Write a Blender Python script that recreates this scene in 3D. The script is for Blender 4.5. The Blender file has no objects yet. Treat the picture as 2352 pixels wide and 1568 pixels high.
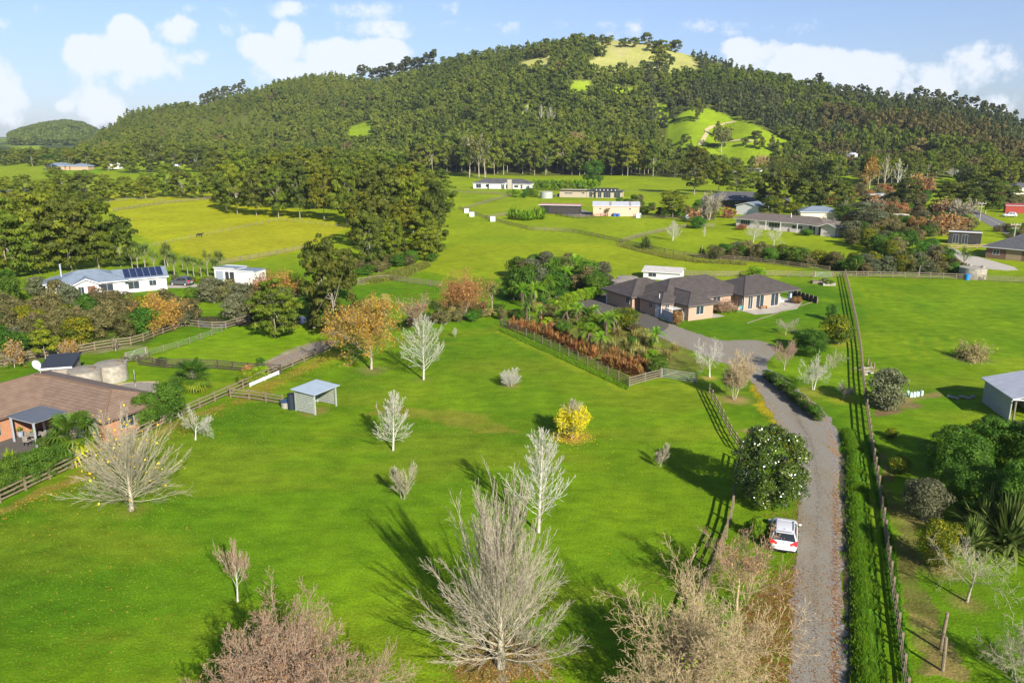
import bpy, math, random
import numpy as np
from mathutils import Vector
from mathutils.geometry import tessellate_polygon

# ------------------------------------------------------------------ camera, sky, sun, exposure
SC = bpy.context.scene
COL = SC.collection
CAM_H, FPX, CX, CY = 27.5, 1829.0, 1176.0, 784.0
PITCH = math.atan(484 / FPX)
SP, CP = math.sin(PITCH), math.cos(PITCH)
cam = bpy.data.cameras.new("camera"); cam.sensor_width = 36; cam.lens = 28.0
cam.clip_start = 0.5; cam.clip_end = 12000
co = bpy.data.objects.new("camera", cam); COL.objects.link(co)
co.location = (0, 0, CAM_H); co.rotation_euler = (math.pi / 2 - PITCH, 0, 0)
SC.camera = co
SC.view_settings.view_transform = 'Standard'; SC.view_settings.look = 'None'
SC.view_settings.exposure = 1.2; SC.view_settings.gamma = 1
SC.cycles.max_bounces = 6; SC.cycles.diffuse_bounces = 3; SC.cycles.glossy_bounces = 2
SC.cycles.transmission_bounces = 3; SC.cycles.transparent_max_bounces = 6; SC.cycles.volume_bounces = 0
SUN_EL = math.radians(28)
SUN_DIR = Vector((-0.45, 0.89, 0)).normalized() * math.cos(SUN_EL) + Vector((0, 0, -math.sin(SUN_EL)))
sl = bpy.data.lights.new("sun", 'SUN'); sl.energy = 4.3; sl.angle = math.radians(0.5); sl.color = (1, 0.93, 0.82)
so = bpy.data.objects.new("sun", sl); COL.objects.link(so)
so.rotation_euler = SUN_DIR.to_track_quat('-Z', 'Y').to_euler()

def build_world():
    w = bpy.data.worlds.new("World"); SC.world = w; w.use_nodes = True
    nt = w.node_tree; N = nt.nodes; L = nt.links; N.clear()
    out = N.new('ShaderNodeOutputWorld'); bg = N.new('ShaderNodeBackground')
    bg.inputs['Strength'].default_value = 0.065
    sky = N.new('ShaderNodeTexSky'); sky.sky_type = 'NISHITA'; sky.sun_disc = False
    sky.sun_elevation = SUN_EL
    sx, sy = -SUN_DIR.x, -SUN_DIR.y
    sky.sun_rotation = math.atan2(sx, sy)
    sky.air_density = 1.0; sky.dust_density = 0.35; sky.ozone_density = 2.2; sky.altitude = 50
    tc = N.new('ShaderNodeTexCoord'); sep = N.new('ShaderNodeSeparateXYZ'); L.new(tc.outputs['Generated'], sep.inputs[0])
    def M(op, a, b=None, c=None, clamp=False):
        n = N.new('ShaderNodeMath'); n.operation = op; n.use_clamp = clamp
        for i, v in enumerate((a, b, c)):
            if v is None: continue
            if isinstance(v, (int, float)): n.inputs[i].default_value = v
            else: L.new(v, n.inputs[i])
        return n.outputs[0]
    ya = M('MAXIMUM', M('ABSOLUTE', sep.outputs['Y']), 0.05)
    az = M('DIVIDE', sep.outputs['X'], ya); el = M('DIVIDE', sep.outputs['Z'], ya)
    comb = N.new('ShaderNodeCombineXYZ'); L.new(az, comb.inputs[0]); L.new(el, comb.inputs[1])
    n1 = N.new('ShaderNodeTexNoise'); n1.inputs['Scale'].default_value = 16; n1.inputs['Detail'].default_value = 9
    n1.inputs['Roughness'].default_value = 0.62; L.new(comb.outputs[0], n1.inputs['Vector'])
    n2 = N.new('ShaderNodeTexNoise'); n2.inputs['Scale'].default_value = 5; n2.inputs['Detail'].default_value = 6
    L.new(comb.outputs[0], n2.inputs['Vector'])
    clouds = [(290, 80, 62, 48, 1.), (240, 118, 120, 42, .9), (290, 140, 150, 40, .5), (405, 60, 70, 24, .55), (5, 190, 55, 62, .9), (0, 235, 70, 40, .8),
              (665, 95, 55, 42, 1.), (620, 112, 85, 34, .9), (750, 128, 120, 40, .9), (870, 128, 90, 34, .95), (700, 155, 160, 34, .6),
              (1725, 122, 95, 34, 1.), (1860, 142, 170, 38, 1.), (2010, 155, 180, 44, .9), (2110, 190, 110, 50, .75), (2290, 235, 90, 34, .6),
              (225, 232, 75, 34, .55), (150, 244, 30, 15, .5), (20, 45, 60, 24, .35), (450, 130, 60, 14, .35), (2240, 170, 120, 50, .4), (1300, 60, 500, 10, .1), (700, 20, 400, 10, .1)]
    acc = None
    for (x, y, rx, ry, am) in clouds:
        u = (x - CX) / FPX; v = (CY - y) / FPX; fy = CP + v * SP; fz = -SP + v * CP
        a0, e0 = u / fy, fz / fy
        dx = M('DIVIDE', M('SUBTRACT', az, a0), rx / FPX * .84)
        de = M('SUBTRACT', el, e0)
        # rounder above, longer soft skirt below
        dy = M('DIVIDE', de, M('MULTIPLY_ADD', M('GREATER_THAN', 0.0, de), ry / FPX * 0.5, ry / FPX))
        q = M('ADD', M('MULTIPLY', dx, dx), M('MULTIPLY', dy, dy))
        q = M('MULTIPLY', M('SUBTRACT', 1.0, q), am)
        acc = q if acc is None else M('MAXIMUM', acc, q)
    nz = M('ADD', M('MULTIPLY', M('SUBTRACT', n1.outputs[0], 0.5), 3.3), M('MULTIPLY', M('SUBTRACT', n2.outputs[0], 0.5), 0.9))
    acc = M('MAXIMUM', acc, -1.45)
    m = M('ADD', acc, nz)
    mr = N.new('ShaderNodeMapRange'); mr.interpolation_type = 'SMOOTHSTEP'
    mr.inputs['From Min'].default_value = -0.02; mr.inputs['From Max'].default_value = 0.55
    mr.inputs['To Max'].default_value = 0.88; L.new(m, mr.inputs['Value'])
    mix = N.new('ShaderNodeMix'); mix.data_type = 'RGBA'
    L.new(mr.outputs[0], mix.inputs['Factor'])
    hs = N.new('ShaderNodeHueSaturation'); hs.inputs['Saturation'].default_value = 0.93; hs.inputs['Value'].default_value = 1.0
    L.new(sky.outputs[0], hs.inputs['Color'])
    tint = N.new('ShaderNodeMix'); tint.data_type = 'RGBA'; tint.blend_type = 'MULTIPLY'; tint.inputs['Factor'].default_value = 1
    L.new(hs.outputs[0], tint.inputs['A'])
    er = N.new('ShaderNodeMapRange'); er.inputs['From Min'].default_value = 0; er.inputs['From Max'].default_value = .24; L.new(el, er.inputs['Value'])
    tm = N.new('ShaderNodeMix'); tm.data_type = 'RGBA'; L.new(er.outputs[0], tm.inputs['Factor']); tm.inputs['A'].default_value = SKYLOW; tm.inputs['B'].default_value = SKYTINT; L.new(tm.outputs['Result'], tint.inputs['B'])
    L.new(tint.outputs['Result'], mix.inputs['A'])
    mix.inputs['B'].default_value = CLOUDCOL
    L.new(mix.outputs['Result'], bg.inputs['Color']); L.new(bg.outputs[0], out.inputs[0])
HAZE = 0.00006
SKYTINT = (.76, .80, .99, 1); SKYLOW = (.50, .585, .85, 1); CLOUDCOL = (6.6, 6.9, 7.4, 1)
build_world()

# ------------------------------------------------------------------ helpers
def sstep(a, b, x):
    t = np.clip((x - a) / (b - a), 0, 1); return t * t * (3 - 2 * t)
def vnoise(x, y, seed=0):
    xi = np.floor(x).astype(np.int64); yi = np.floor(y).astype(np.int64)
    fx = x - xi; fy = y - yi; fx = fx * fx * (3 - 2 * fx); fy = fy * fy * (3 - 2 * fy)
    def hsh(a, b):
        n = (a * 374761393 + b * 668265263 + seed * 1442695041) & 0xffffffff
        n = ((n ^ (n >> 13)) * 1274126177) & 0xffffffff
        return ((n ^ (n >> 16)) & 0xffff) / 65535.0
    return (hsh(xi, yi) * (1 - fx) * (1 - fy) + hsh(xi + 1, yi) * fx * (1 - fy) + hsh(xi, yi + 1) * (1 - fx) * fy + hsh(xi + 1, yi + 1) * fx * fy)
def fbm(x, y, seed=0, o=4):
    s = 0; a = .5
    for i in range(o):
        s = s + a * vnoise(x * 2 ** i, y * 2 ** i, seed + i); a *= .5
    return s / (1 - .5 ** o)

# ridge tables: image column, image row of the bare ridge line, start of slope (m), ridge distance (m)
RT = np.array([(-600, 352, 800, 1200), (0, 352, 760, 1200), (150, 345, 720, 1180), (215, 326, 700, 1150), (232, 305, 690, 1120), (262, 285, 680, 1100), (292, 262, 670, 1080), (350, 252, 660, 1080),
    (470, 240, 650, 1100), (560, 216, 640, 1120), (640, 195, 620, 1130), (760, 174, 600, 1150), (820, 184, 590, 1180), (870, 188, 580, 1150), (940, 172, 560, 1080),
    (1000, 152, 550, 1020), (1100, 126, 540, 980), (1200, 110, 535, 960), (1300, 100, 530, 950), (1400, 93, 520, 940), (1450, 97, 515, 930), (1500, 102, 510, 920),
    (1560, 122, 505, 910), (1620, 136, 500, 900), (1700, 160, 490, 880), (1800, 187, 480, 860), (1900, 205, 470, 840), (2000, 222, 460, 820), (2100, 232, 450, 800),
    (2200, 246, 440, 790), (2300, 270, 430, 780), (2352, 288, 425, 770), (2700, 340, 420, 760), (3200, 380, 420, 760)], float)
R2 = np.array([(-600, 352), (-100, 348), (-40, 338), (0, 326), (50, 306), (100, 293), (150, 288), (190, 294), (216, 305), (250, 322), (300, 340), (500, 352), (3200, 352)], float)
def _ang(x, y):
    u = (x - CX) / FPX; v = (CY - y) / FPX; fy = CP + v * SP; fz = -SP + v * CP
    return np.arctan2(u, fy), fz / np.hypot(u, fy)
_az1, _te1 = _ang(RT[:, 0], RT[:, 1]); _z1 = CAM_H + RT[:, 3] * _te1
_az2, _te2 = _ang(R2[:, 0], R2[:, 1]); _z2 = np.maximum(CAM_H + 2500 * _te2, 0)
def H(X, Y):
    X = np.asarray(X, float); Y = np.asarray(Y, float)
    r = np.hypot(X, Y); az = np.arctan2(X, Y)
    zr = np.maximum(np.interp(az, _az1, _z1), 0); d0 = np.interp(az, _az1, RT[:, 2]); d1 = np.interp(az, _az1, RT[:, 3])
    s = (r - d0) / (d1 - d0); sc = np.clip(s, 0, 1)
    z = zr * (0.55 * sc ** 1.5 + 0.45 * sstep(0, 1.0, sc))
    n = (fbm(X / 130, Y / 130, 5, 3) - .5) * 26 + (fbm(az * 14, r / 600, 9, 2) - .5) * 24
    z = z + n * np.sin(np.clip(sc, 0, 1) * math.pi) * np.clip(zr / 80, 0, 1)
    z = z - np.clip(r - d1, 0, 1e4) * 0.22
    z2 = np.interp(az, _az2, _z2) * sstep(0, 1, np.clip((r - 1750) / 750, 0, 1)) - np.clip(r - 2500, 0, 1e4) * .3
    z2 = z2 + (fbm(X / 220, Y / 220, 31, 3) - .5) * 30 * sstep(0, .3, np.clip((r - 1750) / 750, 0, 1)) * np.clip(1 - (r - 2400) / 100, 0, 1) * np.clip(np.interp(az, _az2, _z2) / 30, 0, 1)
    und = (fbm(X / 70, Y / 70, 3, 2) - .5) * 2.4 * sstep(300, 420, r)
    return np.maximum(np.maximum(z, z2), 0) * (Y > 0) + und
_TS = np.geomspace(25, 3600, 900)
def at(px, py):
    """photo pixel (2352 px wide grid) -> world point on the terrain"""
    u = (px - CX) / FPX; v = (CY - py) / FPX
    dx, dy, dz = u, CP + v * SP, -SP + v * CP
    if dz < 0:
        t = -CAM_H / dz
        if t * math.hypot(dx, dy) < 290: return Vector((dx * t, dy * t, 0))
    zz = CAM_H + dz * _TS - H(dx * _TS, dy * _TS)
    k = np.nonzero(zz <= 0)[0]
    if len(k) == 0: i = len(_TS) - 1; t = 1100.0
    else:
        i = max(k[0], 1); a, b = zz[i - 1], zz[i]; t = _TS[i - 1] + (_TS[i] - _TS[i - 1]) * a / (a - b + 1e-9)
    X, Y = dx * t, dy * t
    return Vector((X, Y, float(H(X, Y))))
def mpp(p): return (p.y * CP + (CAM_H - p.z) * SP) / FPX      # metres per pixel at a point
def mppc(p, h): return (p.y * CP + (CAM_H - p.z - .45 * h) * SP) / FPX
def zat(p, ytop):
    v = (CY - ytop) / FPX
    return CAM_H - p.y * (SP - v * CP) / (v * SP + CP)
def hgt(p, ytop): return max(zat(p, ytop) - p.z, 0.3)

def mesh_np(name, V, F, mats, mi=None, tint=None, smooth=False):
    """V (n,3); F (m,k) or list of such arrays"""
    Fs = F if isinstance(F, list) else [F]
    Fs = [f for f in Fs if len(f)]
    me = bpy.data.meshes.new(name)
    V = np.asarray(V, np.float32); me.vertices.add(len(V)); me.vertices.foreach_set('co', V.ravel())
    nl = sum(f.size for f in Fs); nf = sum(len(f) for f in Fs)
    me.loops.add(nl); me.polygons.add(nf)
    me.loops.foreach_set('vertex_index', np.concatenate([f.ravel() for f in Fs]).astype(np.int32))
    st = []; o = 0
    for f in Fs: st.append(o + np.arange(len(f)) * f.shape[1]); o += f.size
    me.polygons.foreach_set('loop_start', np.concatenate(st).astype(np.int32))
    if smooth: me.polygons.foreach_set('use_smooth', np.ones(nf, bool))
    for m in (mats if isinstance(mats, (list, tuple)) else [mats]): me.materials.append(m)
    if mi is not None: me.polygons.foreach_set('material_index', np.asarray(mi, np.int32))
    if tint is not None:
        a = me.attributes.new('tint', 'FLOAT', 'FACE'); a.data.foreach_set('value', np.asarray(tint, np.float32))
    me.update(calc_edges=True)
    return me
class MB:
    """collects boxes, prisms and bars into one mesh"""
    def __init__(s): s.v = []; s.f = []; s.m = []
    def add(s, vs, fs, m=0):
        o = len(s.v); s.v += [tuple(v) for v in vs]; s.f += [tuple(i + o for i in f) for f in fs]; s.m += [m] * len(fs); return s
    def box(s, x0, y0, z0, x1, y1, z1, m=0):
        return s.add([(x0, y0, z0), (x1, y0, z0), (x1, y1, z0), (x0, y1, z0), (x0, y0, z1), (x1, y0, z1), (x1, y1, z1), (x0, y1, z1)],
                     [(0, 3, 2, 1), (4, 5, 6, 7), (0, 1, 5, 4), (1, 2, 6, 5), (2, 3, 7, 6), (3, 0, 4, 7)], m)
    def bar(s, a, b, w, h, m=0):
        a = Vector(a); b = Vector(b); d = (b - a).normalized(); up = Vector((0, 0, 1)) if abs(d.z) < .95 else Vector((1, 0, 0))
        x = d.cross(up).normalized() * w / 2; y = x.cross(d).normalized() * h / 2
        vs = [p + i * x + j * y for p in (a, b) for (i, j) in ((-1, -1), (1, -1), (1, 1), (-1, 1))]
        return s.add(vs, [(0, 1, 2, 3), (7, 6, 5, 4), (0, 4, 5, 1), (1, 5, 6, 2), (2, 6, 7, 3), (3, 7, 4, 0)], m)
    def tube(s, pts, rs, n=8, m=0, cap=True):
        pts = [Vector(p) for p in pts]; o = len(s.v)
        for i, p in enumerate(pts):
            d = (pts[min(i + 1, len(pts) - 1)] - pts[max(i - 1, 0)]).normalized()
            up = Vector((0, 0, 1)) if abs(d.z) < .9 else Vector((1, 0, 0)); x = d.cross(up).normalized(); y = d.cross(x)
            for k in range(n):
                a = 2 * math.pi * k / n; s.v.append(tuple(p + (x * math.cos(a) + y * math.sin(a)) * rs[i]))
        for i in range(len(pts) - 1):
            for k in range(n): s.f.append((o + i * n + k, o + i * n + (k + 1) % n, o + (i + 1) * n + (k + 1) % n, o + (i + 1) * n + k)); s.m.append(m)
        if cap:
            s.f.append(tuple(o + k for k in range(n))[::-1]); s.m.append(m)
            s.f.append(tuple(o + (len(pts) - 1) * n + k for k in range(n))); s.m.append(m)
        return s
    def cyl(s, x, y, z0, z1, r, r1=None, n=20, m=0): return s.tube([(x, y, z0), (x, y, z1)], [r, r if r1 is None else r1], n, m)
    def mesh(s, name, mats, bevel=0):
        me = bpy.data.meshes.new(name); me.from_pydata(s.v, [], s.f)
        for m in (mats if isinstance(mats, (list, tuple)) else [mats]): me.materials.append(m)
        me.polygons.foreach_set('material_index', s.m); me.update(); return me
def ob(name, me, parent=None, loc=None, rz=None, **props):
    o = bpy.data.objects.new(name, me); COL.objects.link(o)
    if parent is not None: o.parent = parent
    if loc is not None: o.location = loc
    if rz is not None: o.rotation_euler = (0, 0, rz)
    for k, v in props.items():
        if v: o[k] = v
    return o
def thing(name, label, cat, loc=(0, 0, 0), rz=0, group=None):
    return ob(name, None, None, loc, rz, label=label, category=cat, group=group)
def part(name, mb, mats, parent, label=None): return ob(name, mb.mesh(name, mats), parent, label=label)
def copy_tree(o, parent=None):
    c = o.copy(); COL.objects.link(c)
    if parent is not None: c.parent = parent
    for ch in [x for x in o.children]:
        copy_tree(ch, c)
    return c

# ------------------------------------------------------------------ materials
def mk(name):
    m = bpy.data.materials.new(name); m.use_nodes = True; nt = m.node_tree
    b = nt.nodes['Principled BSDF']; return m, nt.nodes, nt.links, b
def rgba(c): return (c[0], c[1], c[2], 1)
def mat(name, c, c2=None, rough=.8, scale=3., metal=0, bump=0, bscale=20., spec=.3, detail=5):
    m, N, L, b = mk(name); b.inputs['Roughness'].default_value = rough; b.inputs['Metallic'].default_value = metal
    b.inputs['Specular IOR Level'].default_value = spec
    tc = N.new('ShaderNodeTexCoord')
    if c2 is None: c2 = tuple(x * .8 for x in c)
    n = N.new('ShaderNodeTexNoise'); n.inputs['Scale'].default_value = scale; n.inputs['Detail'].default_value = detail
    L.new(tc.outputs['Object'], n.inputs['Vector'])
    r = N.new('ShaderNodeValToRGB'); r.color_ramp.elements[0].position = .35; r.color_ramp.elements[1].position = .65
    r.color_ramp.elements[0].color = rgba(c); r.color_ramp.elements[1].color = rgba(c2)
    L.new(n.outputs[0], r.inputs[0]); L.new(r.outputs[0], b.inputs['Base Color'])
    if bump:
        n2 = N.new('ShaderNodeTexNoise'); n2.inputs['Scale'].default_value = bscale; L.new(tc.outputs['Object'], n2.inputs['Vector'])
        bp = N.new('ShaderNodeBump'); bp.inputs['Strength'].default_value = bump; bp.inputs['Distance'].default_value = .05
        L.new(n2.outputs[0], bp.inputs['Height']); L.new(bp.outputs[0], b.inputs['Normal'])
    return m
def foliage(name, dark, mid, light, rough=.65, transl=.48, hue=.02, spec=.3):
    m, N, L, b = mk(name); b.inputs['Roughness'].default_value = rough; b.inputs['Specular IOR Level'].default_value = spec
    at_ = N.new('ShaderNodeAttribute'); at_.attribute_name = 'tint'
    r = N.new('ShaderNodeValToRGB'); e = r.color_ramp.elements
    e[0].color = rgba(dark); e[1].color = rgba(light); k = e.new(.5); k.color = rgba(mid)
    L.new(at_.outputs['Fac'], r.inputs[0])
    oi = N.new('ShaderNodeObjectInfo'); hs = N.new('ShaderNodeHueSaturation')
    mr = N.new('ShaderNodeMapRange'); mr.inputs['To Min'].default_value = .5 - hue; mr.inputs['To Max'].default_value = .5 + hue
    L.new(oi.outputs['Random'], mr.inputs['Value']); L.new(mr.outputs[0], hs.inputs['Hue'])
    mv = N.new('ShaderNodeMapRange'); mv.inputs['To Min'].default_value = .78; mv.inputs['To Max'].default_value = 1.2
    ml = N.new('ShaderNodeMath'); ml.operation = 'MULTIPLY'; ml.inputs[1].default_value = 7.31; fr = N.new('ShaderNodeMath'); fr.operation = 'FRACT'
    L.new(oi.outputs['Random'], ml.inputs[0]); L.new(ml.outputs[0], fr.inputs[0]); L.new(fr.outputs[0], mv.inputs['Value']); L.new(mv.outputs[0], hs.inputs['Value'])
    L.new(r.outputs[0], hs.inputs['Color']); L.new(hs.outputs[0], b.inputs['Base Color'])
    tr = N.new('ShaderNodeBsdfTranslucent'); L.new(hs.outputs[0], tr.inputs[0])
    mx = N.new('ShaderNodeMixShader'); mx.inputs[0].default_value = transl
    L.new(b.outputs[0], mx.inputs[1]); L.new(tr.outputs[0], mx.inputs[2]); L.new(mx.outputs[0], N['Material Output'].inputs[0])
    return m
def roofmat(name, c, c2, pitch_z=.13, rough=.6, dark=.55, axis='z', spec=.3, metal=0):
    """rows of tile / ribs: horizontal courses by height (axis z) or ribs by object x/y"""
    m, N, L, b = mk(name); b.inputs['Roughness'].default_value = rough; b.inputs['Specular IOR Level'].default_value = spec; b.inputs['Metallic'].default_value = metal
    tc = N.new('ShaderNodeTexCoord'); sp = N.new('ShaderNodeSeparateXYZ'); L.new(tc.outputs['Object'], sp.inputs[0])
    d = N.new('ShaderNodeMath'); d.operation = 'DIVIDE'; d.inputs[1].default_value = pitch_z; L.new(sp.outputs[axis.upper()], d.inputs[0])
    fr = N.new('ShaderNodeMath'); fr.operation = 'FRACT'; L.new(d.outputs[0], fr.inputs[0])
    n = N.new('ShaderNodeTexNoise'); n.inputs['Scale'].default_value = 1.3; n.inputs['Detail'].default_value = 8; L.new(tc.outputs['Object'], n.inputs['Vector'])
    r = N.new('ShaderNodeValToRGB'); r.color_ramp.elements[0].position = .35; r.color_ramp.elements[1].position = .68
    r.color_ramp.elements[0].color = rgba(c); r.color_ramp.elements[1].color = rgba(c2); L.new(n.outputs[0], r.inputs[0])
    mr = N.new('ShaderNodeMapRange'); mr.inputs['From Min'].default_value = .0; mr.inputs['From Max'].default_value = .28
    mr.inputs['To Min'].default_value = dark; mr.inputs['To Max'].default_value = 1; L.new(fr.outputs[0], mr.inputs['Value'])
    mx = N.new('ShaderNodeMix'); mx.data_type = 'RGBA'; mx.blend_type = 'MULTIPLY'; mx.inputs['Factor'].default_value = 1
    L.new(r.outputs[0], mx.inputs['A']); L.new(mr.outputs[0], mx.inputs['B']); L.new(mx.outputs['Result'], b.inputs['Base Color'])
    bp = N.new('ShaderNodeBump'); bp.inputs['Strength'].default_value = .5; bp.inputs['Distance'].default_value = .04
    L.new(fr.outputs[0], bp.inputs['Height']); L.new(bp.outputs[0], b.inputs['Normal'])
    return m
def brickmat(name, c, c2, mortar, scale=4.2):
    m, N, L, b = mk(name); b.inputs['Roughness'].default_value = .9
    tc = N.new('ShaderNodeTexCoord'); sp = N.new('ShaderNodeSeparateXYZ'); cb = N.new('ShaderNodeCombineXYZ'); ad = N.new('ShaderNodeMath')
    L.new(tc.outputs['Object'], sp.inputs[0]); L.new(sp.outputs[0], ad.inputs[0]); L.new(sp.outputs[1], ad.inputs[1])
    L.new(ad.outputs[0], cb.inputs[0]); L.new(sp.outputs[2], cb.inputs[1])
    bt = N.new('ShaderNodeTexBrick'); bt.inputs['Scale'].default_value = scale; bt.inputs['Mortar Size'].default_value = .015
    bt.inputs['Color1'].default_value = rgba(c); bt.inputs['Color2'].default_value = rgba(c2); bt.inputs['Mortar'].default_value = rgba(mortar)
    L.new(cb.outputs[0], bt.inputs['Vector']); L.new(bt.outputs[0], b.inputs['Base Color']); return m
def glassmat(name, c=(.03, .04, .05)):
    m, N, L, b = mk(name); b.inputs['Base Color'].default_value = rgba(c); b.inputs['Roughness'].default_value = .08; b.inputs['Specular IOR Level'].default_value = .6; return m
def emptycol(name, c, **k): return mat(name, c, c, **k)

M_ = {}
M_['bark'] = mat('grey_bark', (.30, .27, .21), (.17, .14, .10), scale=4)
M_['palebark'] = mat('pale_lichen_bark', (.40, .365, .255), (.26, .23, .155), scale=5)
M_['whitebark'] = mat('white_bark', (.52, .51, .42), (.36, .345, .28), scale=5)
M_['tanbark'] = mat('tan_bark', (.47, .37, .21), (.33, .25, .135), scale=5)
M_['redbark'] = mat('red_brown_bark', (.27, .165, .11), (.36, .27, .18), scale=5)
M_['greybark'] = mat('grey_twig_bark', (.42, .37, .28), (.27, .23, .17), scale=5)
M_['darkbark'] = mat('dark_bark', (.12, .09, .06), (.07, .05, .035), scale=5)
M_['orangebark'] = mat('orange_twig_bark', (.42, .20, .06), (.30, .15, .05), scale=5)
M_['ever'] = foliage('evergreen_leaves', (.052, .080, .007), (.13, .175, .010), (.25, .28, .018))
M_['ever2'] = foliage('dark_evergreen_leaves', (.038, .062, .008), (.092, .125, .012), (.18, .20, .022))
M_['ever3'] = foliage('yellow_evergreen_leaves', (.065, .095, .005), (.15, .19, .009), (.28, .29, .016))
M_['hill'] = foliage('hill_forest_leaves', (.058, .088, .008), (.135, .172, .012), (.24, .26, .022), hue=.015)
M_['hill2'] = foliage('blue_pine_leaves', (.042, .064, .016), (.090, .112, .030), (.16, .17, .055))
M_['green'] = foliage('green_shrub_leaves', (.03, .085, .008), (.075, .17, .012), (.16, .28, .02))
M_['lime'] = foliage('lime_leaves', (.09, .19, .006), (.20, .34, .010), (.34, .48, .02))
M_['citrus'] = foliage('citrus_leaves', (.035, .075, .006), (.11, .16, .008), (.40, .34, .01))
M_['gloss'] = foliage('glossy_leaves', (.016, .040, .004), (.050, .095, .006), (.15, .20, .02), rough=.22, transl=.1, spec=.7)
M_['olive'] = foliage('grey_green_leaves', (.055, .07, .03), (.13, .15, .07), (.24, .25, .13))
M_['manuka'] = foliage('brown_green_leaves', (.065, .068, .022), (.15, .14, .045), (.28, .24, .09))
M_['orange'] = foliage('orange_leaves', (.24, .12, .014), (.42, .25, .025), (.56, .42, .06), transl=.3)
M_['rust'] = foliage('rust_leaves', (.17, .065, .022), (.29, .14, .045), (.42, .27, .09), transl=.3)
M_['yellow'] = foliage('yellow_leaves', (.60, .40, .005), (.80, .60, .01), (.85, .72, .03), transl=.35)
M_['canna'] = foliage('russet_crop_leaves', (.10, .030, .012), (.30, .12, .03), (.56, .40, .14), transl=.3)
M_['pinkt'] = foliage('pinkish_twigs', (.24, .13, .09), (.36, .22, .15), (.46, .32, .22))
M_['fern'] = foliage('fern_fronds', (.06, .15, .006), (.15, .29, .010), (.32, .46, .02), transl=.35)
M_['palm'] = foliage('palm_fronds', (.04, .10, .008), (.13, .21, .012), (.42, .40, .02), transl=.3)
M_['blade'] = foliage('strap_leaves', (.045, .085, .012), (.12, .18, .03), (.28, .32, .08), transl=.3)
M_['tuss'] = foliage('tussock_blades', (.14, .13, .03), (.28, .26, .06), (.42, .38, .12), transl=.3)
M_['deadf'] = foliage('dead_fronds', (.10, .07, .04), (.20, .15, .10), (.32, .26, .19))
M_['wood'] = mat('weathered_timber', (.22, .175, .11), (.14, .11, .07), scale=6)
M_['woodb'] = mat('pale_timber', (.20, .17, .115), (.135, .115, .078), scale=6)
M_['woodd'] = mat('dark_timber', (.085, .065, .045), (.05, .04, .03), scale=6)
M_['white'] = mat('white_paint', (.58, .58, .57), (.53, .53, .52), rough=.5)
M_['offw'] = mat('cream_paint', (.62, .56, .44), (.56, .50, .40), rough=.7)
M_['conc'] = mat('concrete', (.34, .32, .26), (.23, .21, .17), scale=2.2, bump=.2)
M_['concd'] = mat('concrete_dark', (.20, .18, .15), (.28, .25, .20), scale=2.5)
M_['metal'] = mat('grey_metal', (.42, .46, .50), (.38, .42, .46), rough=.4, metal=.3)
M_['black'] = emptycol('black_plastic', (.02, .02, .022), rough=.5)
M_['glass'] = glassmat('window_glass')
M_['alum'] = mat('aluminium_frame', (.38, .38, .38), (.32, .32, .32), rough=.4)
# ------------------------------------------------------------------ terrain
def world_poly(pts): return np.array([at(x, y)[:2] for x, y in pts])
def inside(poly, X, Y):
    c = np.zeros(X.shape, bool); n = len(poly); j = n - 1
    for i in range(n):
        xi, yi = poly[i]; xj, yj = poly[j]
        k = ((yi > Y) != (yj > Y)) & (X < (xj - xi) * (Y - yi) / (yj - yi + 1e-12) + xi); c ^= k; j = i
    return c
CLEAR = [  # open pasture on the slopes, in photo pixels
    [(1345, 143), (1380, 128), (1368, 106), (1400, 91), (1500, 96), (1545, 112), (1608, 168), (1562, 178), (1525, 164), (1450, 158), (1400, 172), (1345, 158)],
    [(1528, 300), (1555, 268), (1640, 252), (1700, 272), (1762, 303), (1818, 328), (1790, 374), (1760, 384), (1700, 388), (1615, 372), (1535, 342)],
    [(800, 292), (856, 274), (862, 302), (850, 334), (802, 338)], [(1306, 190), (1360, 188), (1358, 224), (1312, 226)],
    [(1194, 144), (1264, 126), (1274, 150), (1200, 170)], [(955, 262), (985, 258), (985, 274), (955, 276)], [(1395, 200), (1480, 196), (1470, 212), (1400, 214)],
    [(1500, 238), (1535, 240), (1545, 290), (1520, 290)], [(1165, 222), (1190, 220), (1190, 228), (1165, 230)], [(1195, 262), (1215, 238), (1222, 245), (1205, 275)],
    [(25, 338), (90, 334), (92, 344), (28, 347)], [(225, 375), (240, 370), (280, 372), (282, 385), (230, 388)],
    [(270, 383), (330, 368), (420, 376), (468, 384), (450, 408), (340, 415), (285, 402)], [(2120, 418), (2200, 402), (2190, 440), (2140, 470), (2110, 450)],
    [(1915, 405), (1960, 400), (2010, 440), (1960, 430)], [(1700, 392), (1760, 392), (1760, 410), (1700, 410)], [(820, 172), (880, 170), (870, 182), (830, 184)]]
CLEARW = [world_poly(p) for p in CLEAR]
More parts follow.
